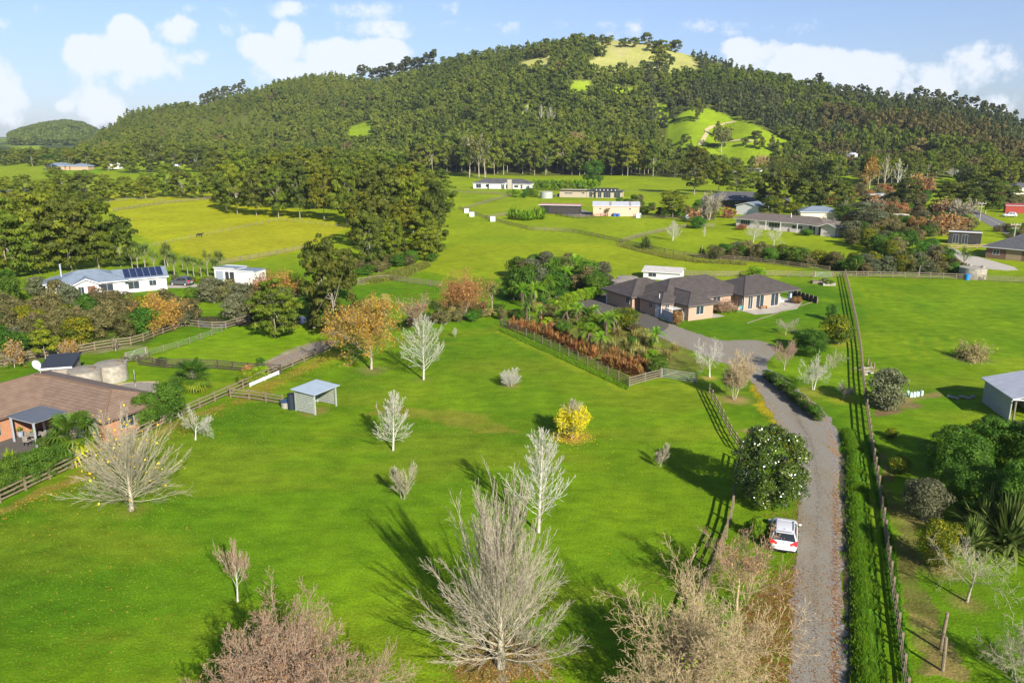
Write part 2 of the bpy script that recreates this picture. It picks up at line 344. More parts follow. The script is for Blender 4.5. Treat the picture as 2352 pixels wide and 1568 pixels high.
ZONES = [  # (poly px, colour, amount)
    ([(245, 445), (500, 440), (810, 515), (700, 575), (560, 600), (420, 590), (300, 530), (250, 480)], (.33, .335, .008), .9),  # yellower left field: direct sun on its slope is put into the colour
    ([(420, 520), (640, 505), (820, 515), (700, 572), (510, 606), (430, 580)], (.30, .295, .016), .7),
    ([(320, 832), (560, 740), (760, 765), (640, 830), (560, 848)], (.16, .27, .006), .7),
    ([(1060, 560), (1420, 560), (1850, 615), (1760, 650), (1400, 640), (1060, 640), (900, 610)], (.25, .29, .010), .7),
    ([(850, 930), (1000, 940), (1120, 950), (1200, 1000), (1020, 970), (860, 950)], (.24, .20, .03), .6),
    ([(520, 925), (640, 860), (770, 800), (790, 812), (650, 880), (600, 925)], (.26, .18, .03), .55),
    ([(0, 1165), (150, 1092), (300, 1022), (500, 925), (512, 935), (310, 1040), (160, 1110), (0, 1185)], (.24, .17, .04), .6),
    ([(1130, 745), (1150, 745), (1440, 890), (1600, 880), (1600, 892), (1440, 905), (1140, 765)], (.20, .25, .012), .7),
    ([(1710, 860), (1740, 880), (1790, 960), (1840, 1040), (1800, 1020), (1750, 940)], (.34, .27, .012), .9),
    ([(1770, 690), (1980, 700), (1990, 770), (1960, 790), (2060, 800), (2150, 740), (2050, 680)], (.16, .24, .006), .45),
    ([(1780, 1340), (1850, 1300), (1830, 1420), (1800, 1568), (1680, 1568), (1700, 1400)], (.22, .12, .03), .6),
    ([(1040, 1568), (1060, 1480), (1150, 1440), (1260, 1500), (1260, 1568)], (.21, .12, .035), .7),
    ([(2010, 1040), (2040, 1040), (2085, 1200), (2110, 1340), (2150, 1400), (2170, 1568), (2105, 1568), (2040, 1220)], (.13, .10, .035), .75),
    ([(2080, 1400), (2140, 1420), (2190, 1480), (2210, 1568), (2120, 1568)], (.23, .17, .06), .8),
    ([(1995, 905), (2060, 900), (2120, 930), (2075, 950), (2010, 960)], (.17, .11, .06), .9),
    ([(2065, 905), (2130, 905), (2160, 900), (2160, 908), (2080, 925)], (.22, .16, .06), .8),
    ([(600, 830), (700, 790), (760, 778), (772, 788), (640, 838)], (.30, .25, .18), .95),
    ([(820, 655), (900, 630), (960, 615), (1000, 600), (960, 625), (880, 642), (860, 650)], (.33, .30, .12), .6),
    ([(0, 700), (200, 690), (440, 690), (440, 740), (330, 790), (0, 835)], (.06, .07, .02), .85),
    ([(0, 815), (60, 800), (200, 795), (330, 790), (330, 797), (130, 822), (0, 842)], (.25, .20, .12), .6),
    ([(1160, 735), (1450, 690), (1550, 770), (1620, 840), (1590, 860), (1450, 880)], (.14, .13, .035), .8),
    ([(100, 385), (240, 385), (230, 400), (110, 405)], (.12, .25, .008), .8)]
PATCH = [(1312, 1003, 46, 1.0, (.36, .20, .05)), (1172, 885, 24, .8, (.22, .16, .06)), (855, 850, 40, .7, (.18, .14, .06)), (972, 872, 26, .6, (.16, .15, .03)),
    (1630, 868, 22, 1, (.32, .24, .06)), (1688, 918, 38, 1, (.30, .22, .08)), (1866, 900, 44, .8, (.24, .24, .03)), (1937, 918, 34, .9, (.26, .26, .02)),
    (1717, 990, 16, 1, (.28, .22, .08)), (2221, 1385, 40, .8, (.20, .16, .05)), (2123, 1200, 50, .7, (.18, .13, .06)), (2153, 1300, 60, .8, (.20, .15, .06)),
    (2229, 825, 44, .8, (.14, .11, .06)), (305, 1172, 40, .5, (.22, .20, .03)), (560, 590, 20, .2, (.2, .2, .02)), (720, 945, 34, .9, (.24, .17, .06)), (1150, 1535, 60, .6, (.2, .12, .04)),
    (1918, 788, 40, .8, (.26, .24, .03)), (1804, 768, 24, .5, (.2, .22, .02)), (2102, 638, 14, .9, (.22, .17, .06)), (905, 1035, 20, .3, (.2, .2, .03)), (1990, 848, 26, .8, (.30, .24, .13))]
def build_ground():
    na, nr = 420, 950
    azs = np.radians(np.linspace(-62, 62, na)); rs = np.concatenate([np.geomspace(8, 30, 12)[:-1], np.geomspace(30, 4200, nr)])
    A, R = np.meshgrid(azs, rs); X = R * np.sin(A); Y = R * np.cos(A); Z = H(X, Y)
    n, m = X.shape
    V = np.stack([X, Y, Z], -1).reshape(-1, 3)
    idx = np.arange(n * m).reshape(n, m)
    Fq = np.stack([idx[:-1, :-1], idx[:-1, 1:], idx[1:, 1:], idx[1:, :-1]], -1).reshape(-1, 4)
    d0 = np.interp(A, _az1, RT[:, 2])
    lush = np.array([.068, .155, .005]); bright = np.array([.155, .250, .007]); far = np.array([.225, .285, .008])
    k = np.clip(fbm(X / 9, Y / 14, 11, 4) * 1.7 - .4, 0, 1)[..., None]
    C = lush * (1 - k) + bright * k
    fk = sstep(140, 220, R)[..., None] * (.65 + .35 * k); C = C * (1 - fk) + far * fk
    cr_ = X * .94 - Y * .35; st = np.clip(np.sin(cr_ * 2 * math.pi / 1.9 + (fbm(X / 6, Y / 20, 13, 2) - .5) * 3), 0, 1) * sstep(.42, .62, fbm(X / 9, Y / 14, 15, 3)) * inside(world_poly([(1980, 660), (2150, 670), (2240, 820), (2060, 830), (1990, 800)]), X, Y)
    st = st[..., None] * .6; C = C * (1 - st) + np.array([.20, .26, .008]) * st
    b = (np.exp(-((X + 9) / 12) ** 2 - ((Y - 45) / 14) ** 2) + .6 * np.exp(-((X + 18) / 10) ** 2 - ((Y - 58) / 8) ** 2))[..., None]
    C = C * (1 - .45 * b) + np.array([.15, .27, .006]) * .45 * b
    dk = sstep(.5, .75, fbm(X / 2.2, Y / 3, 19, 4))[..., None] * .30 * (R < 150)[..., None]; C = C * (1 - dk) + np.array([.045, .125, .004]) * dk
    w = sstep(.52, .72, fbm(X / 16 + 3, Y / 5, 17, 4))[..., None] * .35 * (R < 120)[..., None]
    C = C * (1 - w) + np.array([.20, .22, .015]) * w
    nzb = fbm(X / 1.2, Y / 1.2, 23, 3)
    for poly, col, am in ZONES:
        P = world_poly(poly); x0, y0 = P.min(0) - 2; x1, y1 = P.max(0) + 2
        s = (X > x0) & (X < x1) & (Y > y0) & (Y < y1)
        jx = (fbm(X / 3, Y / 3, 41, 3) - .5) * 2.4; jy = (fbm(X / 3, Y / 3, 47, 3) - .5) * 2.4
        msk = (inside(P, X + jx, Y + jy) & s) * am * np.clip(nzb * 1.8, .3, 1)
        C = C * (1 - msk[..., None]) + np.array(col) * msk[..., None]
    for (px, py, rp, am, col) in PATCH:
        p = at(px, py); r = rp * mpp(p)
        d = np.hypot(X - p.x, Y - p.y) / r + (nzb - .5) * .6
        msk = np.clip(1.25 - d, 0, 1); msk = msk * am; msk = msk[..., None]
        C = C * (1 - msk) + np.array(col) * msk
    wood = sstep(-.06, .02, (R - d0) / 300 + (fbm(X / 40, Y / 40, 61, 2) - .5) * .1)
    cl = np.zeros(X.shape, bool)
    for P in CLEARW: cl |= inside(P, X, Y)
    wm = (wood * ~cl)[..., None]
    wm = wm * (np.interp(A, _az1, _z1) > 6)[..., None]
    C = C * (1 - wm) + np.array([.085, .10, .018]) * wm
    fl = ((R > 1150) & ~cl)[..., None] * sstep(.35, .5, fbm(X / 60, Y / 60, 91, 3))[..., None]
    C = C * (1 - fl) + np.array([.05, .075, .02]) * fl
    hill_green = np.array([.20, .285, .010]) ; tan = np.array([.34, .34, .10])
    g = (cl & (R > 380))[..., None]
    hi = sstep(60, 95, Z)[..., None]
    rock = sstep(.55, .75, fbm(X / 14, Y / 14, 71, 4))[..., None]
    cc = hill_green * (1 - hi) + (tan * (1 - .45 * rock) + np.array([.40, .34, .17]) * .45 * rock) * hi
    C = np.where(g, cc, C)
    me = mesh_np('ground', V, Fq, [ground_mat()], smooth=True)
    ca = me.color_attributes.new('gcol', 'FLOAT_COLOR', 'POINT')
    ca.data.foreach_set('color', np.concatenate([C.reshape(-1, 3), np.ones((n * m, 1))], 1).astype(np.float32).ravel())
    ob('ground', me, kind='structure')
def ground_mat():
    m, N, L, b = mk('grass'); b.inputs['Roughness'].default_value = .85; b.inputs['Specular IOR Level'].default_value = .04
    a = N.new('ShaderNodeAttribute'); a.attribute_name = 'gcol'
    tc = N.new('ShaderNodeTexCoord')
    def noise(s, d, sc=(1, 1, 1)):
        mp = N.new('ShaderNodeMapping'); mp.inputs['Scale'].default_value = sc; L.new(tc.outputs['Object'], mp.inputs[0])
        n = N.new('ShaderNodeTexNoise'); n.inputs['Scale'].default_value = s; n.inputs['Detail'].default_value = d; n.inputs['Roughness'].default_value = .65
        L.new(mp.outputs[0], n.inputs['Vector']); return n.outputs[0]
    def rng(v, lo, hi, a0=.3, a1=.7):
        r = N.new('ShaderNodeMapRange'); r.inputs['From Min'].default_value = a0; r.inputs['From Max'].default_value = a1
        r.inputs['To Min'].default_value = lo; r.inputs['To Max'].default_value = hi; L.new(v, r.inputs['Value']); return r.outputs[0]
    def mul(x, y):
        k = N.new('ShaderNodeMix'); k.data_type = 'RGBA'; k.blend_type = 'MULTIPLY'; k.inputs['Factor'].default_value = 1
        L.new(x, k.inputs['A']); L.new(y, k.inputs['B']); return k.outputs['Result']
    c = mul(a.outputs['Color'], rng(noise(.5, 6, (1, 1.6, 1)), .72, 1.28))
    c = mul(c, rng(noise(7, 5), .68, 1.3)); c = mul(c, rng(noise(.06, 4), .85, 1.15))
    # drier straw-coloured specks
    sp = rng(noise(3.1, 6), 0, .28, .58, .72); k = N.new('ShaderNodeMix'); k.data_type = 'RGBA'; L.new(sp, k.inputs['Factor'])
    L.new(c, k.inputs['A']); k.inputs['B'].default_value = (.24, .25, .03, 1); L.new(k.outputs['Result'], b.inputs['Base Color'])
    bp = N.new('ShaderNodeBump'); bp.inputs['Strength'].default_value = .8; bp.inputs['Distance'].default_value = .12
    L.new(noise(5, 6), bp.inputs['Height']); L.new(bp.outputs[0], b.inputs['Normal'])
    return m
build_ground()

def sheet(name, px, m, dz=.02, kind='structure', world=False, ragged=0, **kw):
    P = [Vector((p[0], p[1], 0)) for p in px] if world else [at(x, y) for x, y in px]
    if ragged:
        Q = []; rg = random.Random(len(px))
        for a, b in zip(P, P[1:] + P[:1]):
            k = max(1, int((b - a).length / .3)); n = Vector((-(b - a).y, (b - a).x, 0)).normalized()
            for i in range(k): c = a.lerp(b, i / k); Q.append(c + n * ((float(fbm(np.array(c.x * 1.6), np.array(c.y * 1.6), 3, 3)) - .5) * ragged * 2.4 + rg.uniform(-.25, .25) * ragged))
        P = Q
    P = [Vector((p.x, p.y, float(H(p.x, p.y)) + dz)) for p in P]
    tri = tessellate_polygon([P]); me = bpy.data.meshes.new(name)
    tri = [t if (P[t[1]] - P[t[0]]).cross(P[t[2]] - P[t[0]]).z > 0 else t[::-1] for t in tri]
    me.from_pydata([tuple(p) for p in P], [], tri); me.materials.append(m); me.update()
    return ob(name, me, kind=kind, **kw)
def smooth_poly(px, it=2):
    for _ in range(it):
        q = []
        for i, p in enumerate(px):
            n = px[(i + 1) % len(px)]; q += [(.75 * p[0] + .25 * n[0], .75 * p[1] + .25 * n[1]), (.25 * p[0] + .75 * n[0], .25 * p[1] + .75 * n[1])]
        px = q
    return px
def gravelmat(name, c, c2, dirt, scale=9, dw=.6):
    m, N, L, b = mk(name); b.inputs['Roughness'].default_value = .95; b.inputs['Specular IOR Level'].default_value = .1
    tc = N.new('ShaderNodeTexCoord')
    n = N.new('ShaderNodeTexNoise'); n.inputs['Scale'].default_value = scale; n.inputs['Detail'].default_value = 8; n.inputs['Roughness'].default_value = .8; L.new(tc.outputs['Object'], n.inputs['Vector'])
    r = N.new('ShaderNodeValToRGB'); r.color_ramp.elements[0].position = .38; r.color_ramp.elements[1].position = .62
    r.color_ramp.elements[0].color = rgba(c); r.color_ramp.elements[1].color = rgba(c2); L.new(n.outputs[0], r.inputs[0])
    mp = N.new('ShaderNodeMapping'); mp.inputs['Scale'].default_value = (1.0, .16, 1); L.new(tc.outputs['Object'], mp.inputs[0])
    n2 = N.new('ShaderNodeTexNoise'); n2.inputs['Scale'].default_value = .9; n2.inputs['Detail'].default_value = 7; n2.inputs['Roughness'].default_value = .7; L.new(mp.outputs[0], n2.inputs['Vector'])
    mr = N.new('ShaderNodeMapRange'); mr.inputs['From Min'].default_value = .47; mr.inputs['From Max'].default_value = .66; mr.inputs['To Max'].default_value = dw; L.new(n2.outputs[0], mr.inputs['Value'])
    k = N.new('ShaderNodeMix'); k.data_type = 'RGBA'; L.new(mr.outputs[0], k.inputs['Factor']); L.new(r.outputs[0], k.inputs['A']); k.inputs['B'].default_value = rgba(dirt)
    L.new(k.outputs['Result'], b.inputs['Base Color'])
    bp = N.new('ShaderNodeBump'); bp.inputs['Strength'].default_value = .6; bp.inputs['Distance'].default_value = .04; L.new(n.outputs[0], bp.inputs['Height']); L.new(bp.outputs[0], b.inputs['Normal'])
    return m
M_['gravel'] = gravelmat('driveway_gravel', (.165, .152, .125), (.265, .245, .20), (.21, .165, .095))
M_['stones'] = gravelmat('verge_stones', (.09, .085, .075), (.34, .31, .27), (.30, .16, .05), scale=5, dw=.75)
M_['asph'] = gravelmat('asphalt', (.085, .078, .070), (.115, .105, .092), (.14, .12, .09), dw=.4)
M_['patio'] = gravelmat('patio_concrete', (.36, .33, .28), (.45, .42, .36), (.28, .25, .20), dw=.5)
M_['road'] = gravelmat('road_asphalt', (.13, .13, .125), (.19, .185, .175), (.20, .19, .17), dw=.4)
M_['soil_shade'] = emptycol('soil_and_ditch_shade', (.07, .06, .03))
# stony verge under and beside the gravel drive
sheet('gravel_verge', smooth_poly([(1905, 1640), (1944, 1640), (1943, 1500), (1935, 1300), (1928, 1150), (1930, 1040), (1928, 990), (1900, 950), (1880, 930), (1845, 905), (1800, 868), (1765, 845), (1758, 852), (1800, 900), (1850, 940), (1885, 985), (1905, 1040), (1900, 1300)], 1), M_['stones'], .012, ragged=.3)
sheet('driveway', smooth_poly([(1806, 1640), (1915, 1640), (1908, 1568), (1910, 1420), (1911, 1275), (1913, 1139), (1914, 1060), (1905, 1000), (1872, 950), (1830, 905), (1790, 868), (1757, 845), (1768, 825), (1788, 805), (1758, 783), (1717, 781), (1660, 783), (1623, 774), (1580, 758),
    (1544, 745), (1508, 733), (1470, 752), (1501, 766), (1544, 789), (1590, 806), (1640, 826), (1690, 845), (1720, 868), (1758, 925), (1798, 990), (1832, 1060), (1838, 1139), (1827, 1275), (1816, 1420), (1812, 1568)], 1), M_['gravel'], .020, ragged=.3)
sheet('asphalt_apron', smooth_poly([(1309, 696), (1330, 684), (1354, 679), (1417, 671), (1450, 674), (1452, 700), (1500, 728), (1546, 745), (1508, 770), (1472, 755), (1440, 735), (1400, 722), (1354, 719), (1322, 708)], 2), M_['asph'], .030, ragged=.06)
# ------------------------------------------------------------------ plant builders (unit: metres, base at origin)
def rdir(R, n):
    d = R.normal(size=(n, 3)); return d / np.linalg.norm(d, axis=1, keepdims=True)
def leaves(R, P, Nn, size, asp=1.6, jit=.6, tri=False):
    """leaf faces at P facing roughly Nn -> V, F"""
    n = len(P); N0 = Nn + rdir(R, n) * jit; N0 /= np.linalg.norm(N0, axis=1, keepdims=True) + 1e-9
    T = np.cross(N0, rdir(R, n)); T /= np.linalg.norm(T, axis=1, keepdims=True) + 1e-9; B = np.cross(N0, T)
    s = (np.asarray(size) * R.uniform(.6, 1.3, n))[:, None] * .5
    if tri:
        V = np.stack([P - T * s * asp - B * s, P + T * s * asp - B * s * .6, P + B * s * 1.5], 1); k = 3
    else:
        V = np.stack([P - T * s * asp, P - B * s, P + T * s * asp, P + B * s], 1); k = 4
    return V.reshape(-1, 3), np.arange(n * k).reshape(n, k)
def envelope(shape, t):
    if shape == 'cone': return np.clip(1.02 - t, 0, 1) ** .75 * np.clip(t * 9 + .35, 0, 1)
    if shape == 'column': return np.sqrt(np.clip(1 - (2 * t - 1) ** 4, 0, 1)) * .98
    if shape == 'egg': return np.sqrt(np.clip(1 - (1.7 * t - .7) ** 2, 0, 1)) * np.where(t < .41, .9 + .1 * t / .41, 1)
    if shape == 'umb': return np.clip(1 - ((t - .55) / .5) ** 2, 0, 1) ** .5
    return np.sqrt(np.clip(1 - (2 * t - 1) ** 2, 0.02, 1))
def crown(R, h, w, z0, nb, nl, leaf, shape='round', tri=False, flat=.65, br=(.13, .22), lump=.25, spread=(.35, .9), jit=.6):
    t = R.uniform(.04, .97, nb); th = R.uniform(0, 2 * math.pi, nb)
    e = envelope(shape, t) * w / 2
    rb = w * R.uniform(br[0], br[1], nb) * np.clip(.45 + e / (w / 2) * .6, .35, 1)
    rad = np.maximum(e - rb * .6, 0) * R.uniform(spread[0], 1, nb) ** .5 * (1 + R.normal(0, lump * .35, nb))
    C = np.stack([rad * np.cos(th), rad * np.sin(th), z0 + t * (h - z0)], 1)
    C[:, 2] = np.minimum(C[:, 2], h - rb * flat * .8)
    bt = R.uniform(0, 1, nb)
    per = rb ** 2; per = np.maximum((per / per.sum() * nl).astype(int), 3)
    k = np.repeat(np.arange(nb), per); n = len(k)
    d = rdir(R, n); lo = d[:, 2] < -.35; d[lo, 2] *= -.6; d /= np.linalg.norm(d, axis=1, keepdims=True)
    f = R.uniform(.35, 1.08, n) ** .45
    P = C[k] + d * (rb[k] * f)[:, None] * np.array([1, 1, flat])
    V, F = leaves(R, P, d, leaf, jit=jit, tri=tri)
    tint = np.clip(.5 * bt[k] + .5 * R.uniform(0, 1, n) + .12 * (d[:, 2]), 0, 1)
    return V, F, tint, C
def tubes(segs, sides=3):
    """segs: list of (p0, p1, r0, r1) -> V, F (quads)"""
    a = np.array([[*s[0], *s[1], s[2], s[3]] for s in segs]); p0 = a[:, :3]; p1 = a[:, 3:6]
    d = p1 - p0; d /= np.linalg.norm(d, axis=1, keepdims=True) + 1e-9
    up = np.where(np.abs(d[:, 2:3]) < .9, np.array([[0, 0, 1.]]), np.array([[1., 0, 0]])); x = np.cross(d, up); x /= np.linalg.norm(x, axis=1, keepdims=True); y = np.cross(d, x)
    V = []
    for p, r in ((p0, a[:, 6]), (p1, a[:, 7])):
        for k in range(sides):
            an = 2 * math.pi * k / sides; V.append(p + (x * math.cos(an) + y * math.sin(an)) * r[:, None])
    V = np.stack(V, 1).reshape(-1, 3); n = len(a); b = np.arange(n)[:, None] * 2 * sides
    F = np.concatenate([np.concatenate([b + k, b + (k + 1) % sides, b + sides + (k + 1) % sides, b + sides + k], 1) for k in range(sides)])
    return V, F
def _n(v):
    l = math.sqrt(v[0] ** 2 + v[1] ** 2 + v[2] ** 2) + 1e-9; return (v[0] / l, v[1] / l, v[2] / l)
def grow(rn, p, d, L, r, lvl, S, tips, cfg):
    ns = cfg['seg'][lvl]; mx = len(cfg['seg']) - 1; wig = cfg['wig'][lvl]; up = cfg['up'][lvl]; q = p; r0 = r
    nk = cfg['kids'][lvl] if lvl < mx else 0; st = cfg['start'][min(lvl, len(cfg['start']) - 1)]; rend = cfg.get('rend', .25)
    phase = rn.uniform(0, 6.28)
    kt = [st + (1 - st) * (i + rn.random()) / nk for i in range(nk)] if nk else []
    for i in range(ns):
        t1 = (i + 1) / ns; r1 = max(r * (1 - (1 - rend) * t1), cfg['rmin'])
        d = _n((d[0] + rn.gauss(0, wig), d[1] + rn.gauss(0, wig), d[2] + rn.gauss(0, wig) + up))
        q2 = (q[0] + d[0] * L / ns, q[1] + d[1] * L / ns, max(q[2] + d[2] * L / ns, .05))
        S[min(lvl, 2)].append((q, q2, r0, r1))
        while kt and kt[0] <= t1 + 1e-6:
            t = kt.pop(0); f = t * ns - i; b = (q[0] + (q2[0] - q[0]) * f, q[1] + (q2[1] - q[1]) * f, q[2] + (q2[2] - q[2]) * f)
            phase += 2.4 + rn.uniform(-.4, .4); an = math.radians(cfg['ang'][lvl] + rn.gauss(0, 9))
            if cfg.get('angtop'): an *= 1 - cfg['angtop'] * t
            u = (0, 0, 1) if abs(d[2]) < .9 else (1, 0, 0)
            x = _n((d[1] * u[2] - d[2] * u[1], d[2] * u[0] - d[0] * u[2], d[0] * u[1] - d[1] * u[0])); y = (d[1] * x[2] - d[2] * x[1], d[2] * x[0] - d[0] * x[2], d[0] * x[1] - d[1] * x[0])
            c, s = math.cos(phase), math.sin(phase); e = tuple(math.cos(an) * d[j] + math.sin(an) * (c * x[j] + s * y[j]) for j in range(3))
            sh = cfg['shape'][lvl](t) if callable(cfg['shape'][lvl]) else cfg['shape'][lvl] * (1 - .55 * t)
            grow(rn, b, _n(e), L * sh * rn.uniform(.75, 1.2), max(r1 * cfg['rk'][lvl], cfg['rmin']), lvl + 1, S, tips, cfg)
        q, r0 = q2, r1
    if lvl >= mx - 0: tips.append(q)
BARE = {
    # central leader with many ascending side limbs
    'leader': dict(seg=[12, 6, 3, 2], wig=[.02, .06, .10, .14], up=[.02, .09, .06, .05], kids=[50, 8, 4], start=[.14, .12, .2], ang=[72, 34, 36], angtop=.5, shape=[lambda t: .50 * (1 - t) ** .8 + .07, .45, .5], rk=[.28, .5, .7], rmin=.011),
    'broad': dict(seg=[10, 8, 4, 3], wig=[.04, .06, .10, .14], up=[.02, .045, .03, .03], kids=[60, 14, 5], start=[.06, .12, .15], ang=[84, 38, 38], angtop=.6, shape=[lambda t: .66 * (1 - t) ** .7 + .08, .36, .5], rk=[.26, .5, .7], rmin=.011),
    'ball': dict(seg=[9, 9, 5, 3], wig=[.05, .045, .07, .12], up=[.02, .055, .03, .02], kids=[62, 9, 5], start=[.07, .10, .12], ang=[88, 30, 32], angtop=.5, shape=[lambda t: .46 - .16 * t, .42, .5], rk=[.24, .5, .65], rmin=.010),
    'fan': dict(seg=[4, 10, 5, 3], wig=[.03, .045, .08, .12], up=[0, .025, .02, .02], kids=[64, 9, 5], start=[.12, .18, .15], ang=[100, 27, 32], angtop=.88, shape=[lambda t: 1.75 + .3 * t, .36, .5], rk=[.26, .45, .65], rmin=.007),
    'vase': dict(seg=[4, 7, 4, 3], wig=[.05, .08, .12, .18], up=[.0, .05, .05, .04], kids=[10, 12, 7], start=[.5, .2, .15], ang=[40, 34, 38], shape=[2.1, .5, .5], rk=[.42, .5, .7], rmin=.010),
    'spread': dict(seg=[4, 7, 4, 3], wig=[.06, .12, .18, .22], up=[.0, .02, .02, .02], kids=[11, 11, 7], start=[.45, .2, .15], ang=[62, 38, 40], shape=[2.3, .5, .5], rk=[.40, .5, .65], rmin=.007),
    'round': dict(seg=[4, 7, 4, 3, 2], wig=[.05, .10, .14, .18, .2], up=[.0, .04, .04, .02, .02], kids=[15, 10, 6, 4], start=[.3, .15, .15, .2], ang=[54, 36, 38, 38], shape=[2.0, .52, .5, .5], rk=[.40, .5, .6, .7], rmin=.0065),
    'young': dict(seg=[6, 4, 3], wig=[.03, .08, .14], up=[.02, .10, .05], kids=[26, 9], start=[.2, .15], ang=[48, 36], angtop=.4, shape=[lambda t: .45 * (1 - t) ** .5 + .1, .45], rk=[.5, .6], rmin=.010),
    'heap': dict(seg=[2, 5, 4, 2], wig=[.1, .2, .25, .3], up=[0, -.05, -.05, -.05], kids=[26, 8, 4], start=[.0, .1, .1], ang=[70, 40, 40], shape=[3.2, .6, .6], rk=[.7, .7, .7], rmin=.018)}
def normalise(V, h, w):
    """scale point cloud so that its extent is h tall and w wide"""
    lo, hi = np.percentile(V, 1.0, 0), np.percentile(V, 99.0, 0)
    sx = w / max(hi[0] - lo[0], hi[1] - lo[1], .1); sz = h / max(V[:, 2].max(), .1); return np.array([sx, sx, sz])
def bare_tree(seed, h, w, style, stems=1, r=None, lean=.05, **over):
    rn = random.Random(seed); cfg = dict(BARE[style]); cfg.update(over); S = [[], [], []]; tips = []
    r = r or h * .016
    for k in range(stems):
        a = 6.28 * k / stems + rn.random(); ln = lean if stems == 1 else rn.uniform(.12, .5) if style != 'ball' else (.05, .24, .30, .22, .27)[k % 5]; o = .0 if stems == 1 else .15
        L = {'leader': h, 'broad': h, 'young': h, 'ball': h * .8, 'fan': h * .42}.get(style, h * .34) * (1 if k == 0 else rn.uniform(.6, .95))
        grow(rn, (math.cos(a) * o, math.sin(a) * o, -.05), _n((math.cos(a) * ln, math.sin(a) * ln, 1)), L, r * (1 if k == 0 else .7), 0, S, tips, cfg)
    pts = np.array([s[1] for l in S for s in l]); sc = normalise(pts, h, w)
    out = []
    for i, l in enumerate(S):
        if not l: out.append(None); continue
        l2 = [(np.array(a) * sc, np.array(b) * sc, c, d) for a, b, c, d in l]; out.append(tubes(l2, 7 if i == 0 else (5 if i == 1 else 3)))
    return out, np.array(tips) * sc
def join(parts):
    V = []; F3 = []; F4 = []; o = 0; T3 = []; T4 = []; M3 = []; M4 = []
    for (v, f, t, m) in parts:
        if f.shape[1] == 3: F3.append(f + o); T3.append(t); M3.append(np.full(len(f), m))
        else: F4.append(f + o); T4.append(t); M4.append(np.full(len(f), m))
        V.append(v); o += len(v)
    Fs = []; 
    if F3: Fs.append(np.concatenate(F3))
    if F4: Fs.append(np.concatenate(F4))
    return np.concatenate(V), Fs, np.concatenate(T3 + T4), np.concatenate(M3 + M4)
def deciduous(name, label, px, yb, yt, wpx, style, bark='palebark', seed=1, stems=1, leafm=None, nleaf=0, leaf=.12, twig=None, leafz=1.0, cat='tree', group=None, r=None, rz=0, off=None, **over):
    p = at(px, yb) if off is None else off; h = hgt(p, yt); w = wpx * mppc(p, h) * .92
    parts, tips = bare_tree(seed, h, w, style, stems, r, **over)
    t = thing(name, label, cat, p, rz, group)
    V, F = parts[0]; ob('trunk', mesh_np('trunk', V, F, M_[bark], smooth=True), t)
    v = []
    for q in parts[1:]:
        if q is not None: v.append((q[0], q[1], np.random.RandomState(seed).uniform(0, 1, len(q[1])), len(v)))
    V, F, T, MI = join(v)
    ob('branches', mesh_np('branches', V, F, [M_[bark], M_[twig or bark]], MI, T), t)
    if nleaf:
        R = np.random.RandomState(seed + 5); tips = tips[tips[:, 2] < h * leafz]; i = R.randint(0, len(tips), nleaf); P = tips[i] + R.normal(0, leaf * 1.6, (nleaf, 3)); P[:, 2] = np.maximum(P[:, 2], .05)
        V, F = leaves(R, P, rdir(R, nleaf), leaf); ob('leaves', mesh_np('leaves', V, F, M_[leafm], tint=R.uniform(0, 1, nleaf)), t)
    return t
def limb_segs(R, C, h, z0, r, k=10):
    S = []; zt = z0 + (h - z0) * .5; pts = [np.array([0, 0, -.1])]; n = 5
    for i in range(n): pts.append(np.array([R.normal(0, h * .008), R.normal(0, h * .008), zt * (i + 1) / n]))
    for i in range(n): S.append((pts[i], pts[i + 1], r * (1.25 if i == 0 else 1 - .12 * i), r * (1 - .12 * (i + 1))))
    for c in C[R.choice(len(C), min(k, len(C)), False)]:
        b = pts[min(n, 2 + R.randint(0, n - 1))]; m = (b + c) / 2 + np.array([0, 0, h * .02]); S.append((b, m, r * .35, r * .22)); S.append((m, c, r * .22, r * .08))
    return S
def evergreen_meshes(seed, h, w, leafm, shape='egg', z0=.15, nb=40, nl=2600, leaf=.4, bark='bark', tri=False, r=None, one=False, **kw):
    R = np.random.RandomState(seed); V, F, T, C = crown(R, h, w, h * z0, nb, nl, leaf, shape, tri=tri, **kw)
    sv, sf = tubes(limb_segs(R, C, h, h * z0, r or h * .016, 12), 6)
    if one:
        V, F, T, MI = join([(V, F, T, 0), (sv, sf, np.zeros(len(sf)), 1)]); return mesh_np('evergreen', V, F, [M_[leafm], M_[bark]], MI, T)
    return mesh_np('crown', V, F, M_[leafm], tint=T), mesh_np('trunk', sv, sf, M_[bark], smooth=True)
PROTO = {}
def proto(key, fn):
    if key not in PROTO: PROTO[key] = fn()
    return PROTO[key]
def place_tree(name, label, meshes, p, sx, sz, rz, cat='tree', group=None):
    """meshes: (crown, trunk) or one mesh, built at unit scale"""
    if isinstance(meshes, tuple):
        t = thing(name, label, cat, p, rz, group); t.scale = (sx, sx, sz)
        for m in meshes: ob(m.name.split('.')[0], m, t)
    else:
        t = ob(name, meshes, None, p, rz, label=label, category=cat, group=group); t.scale = (sx, sx, sz)
    return t
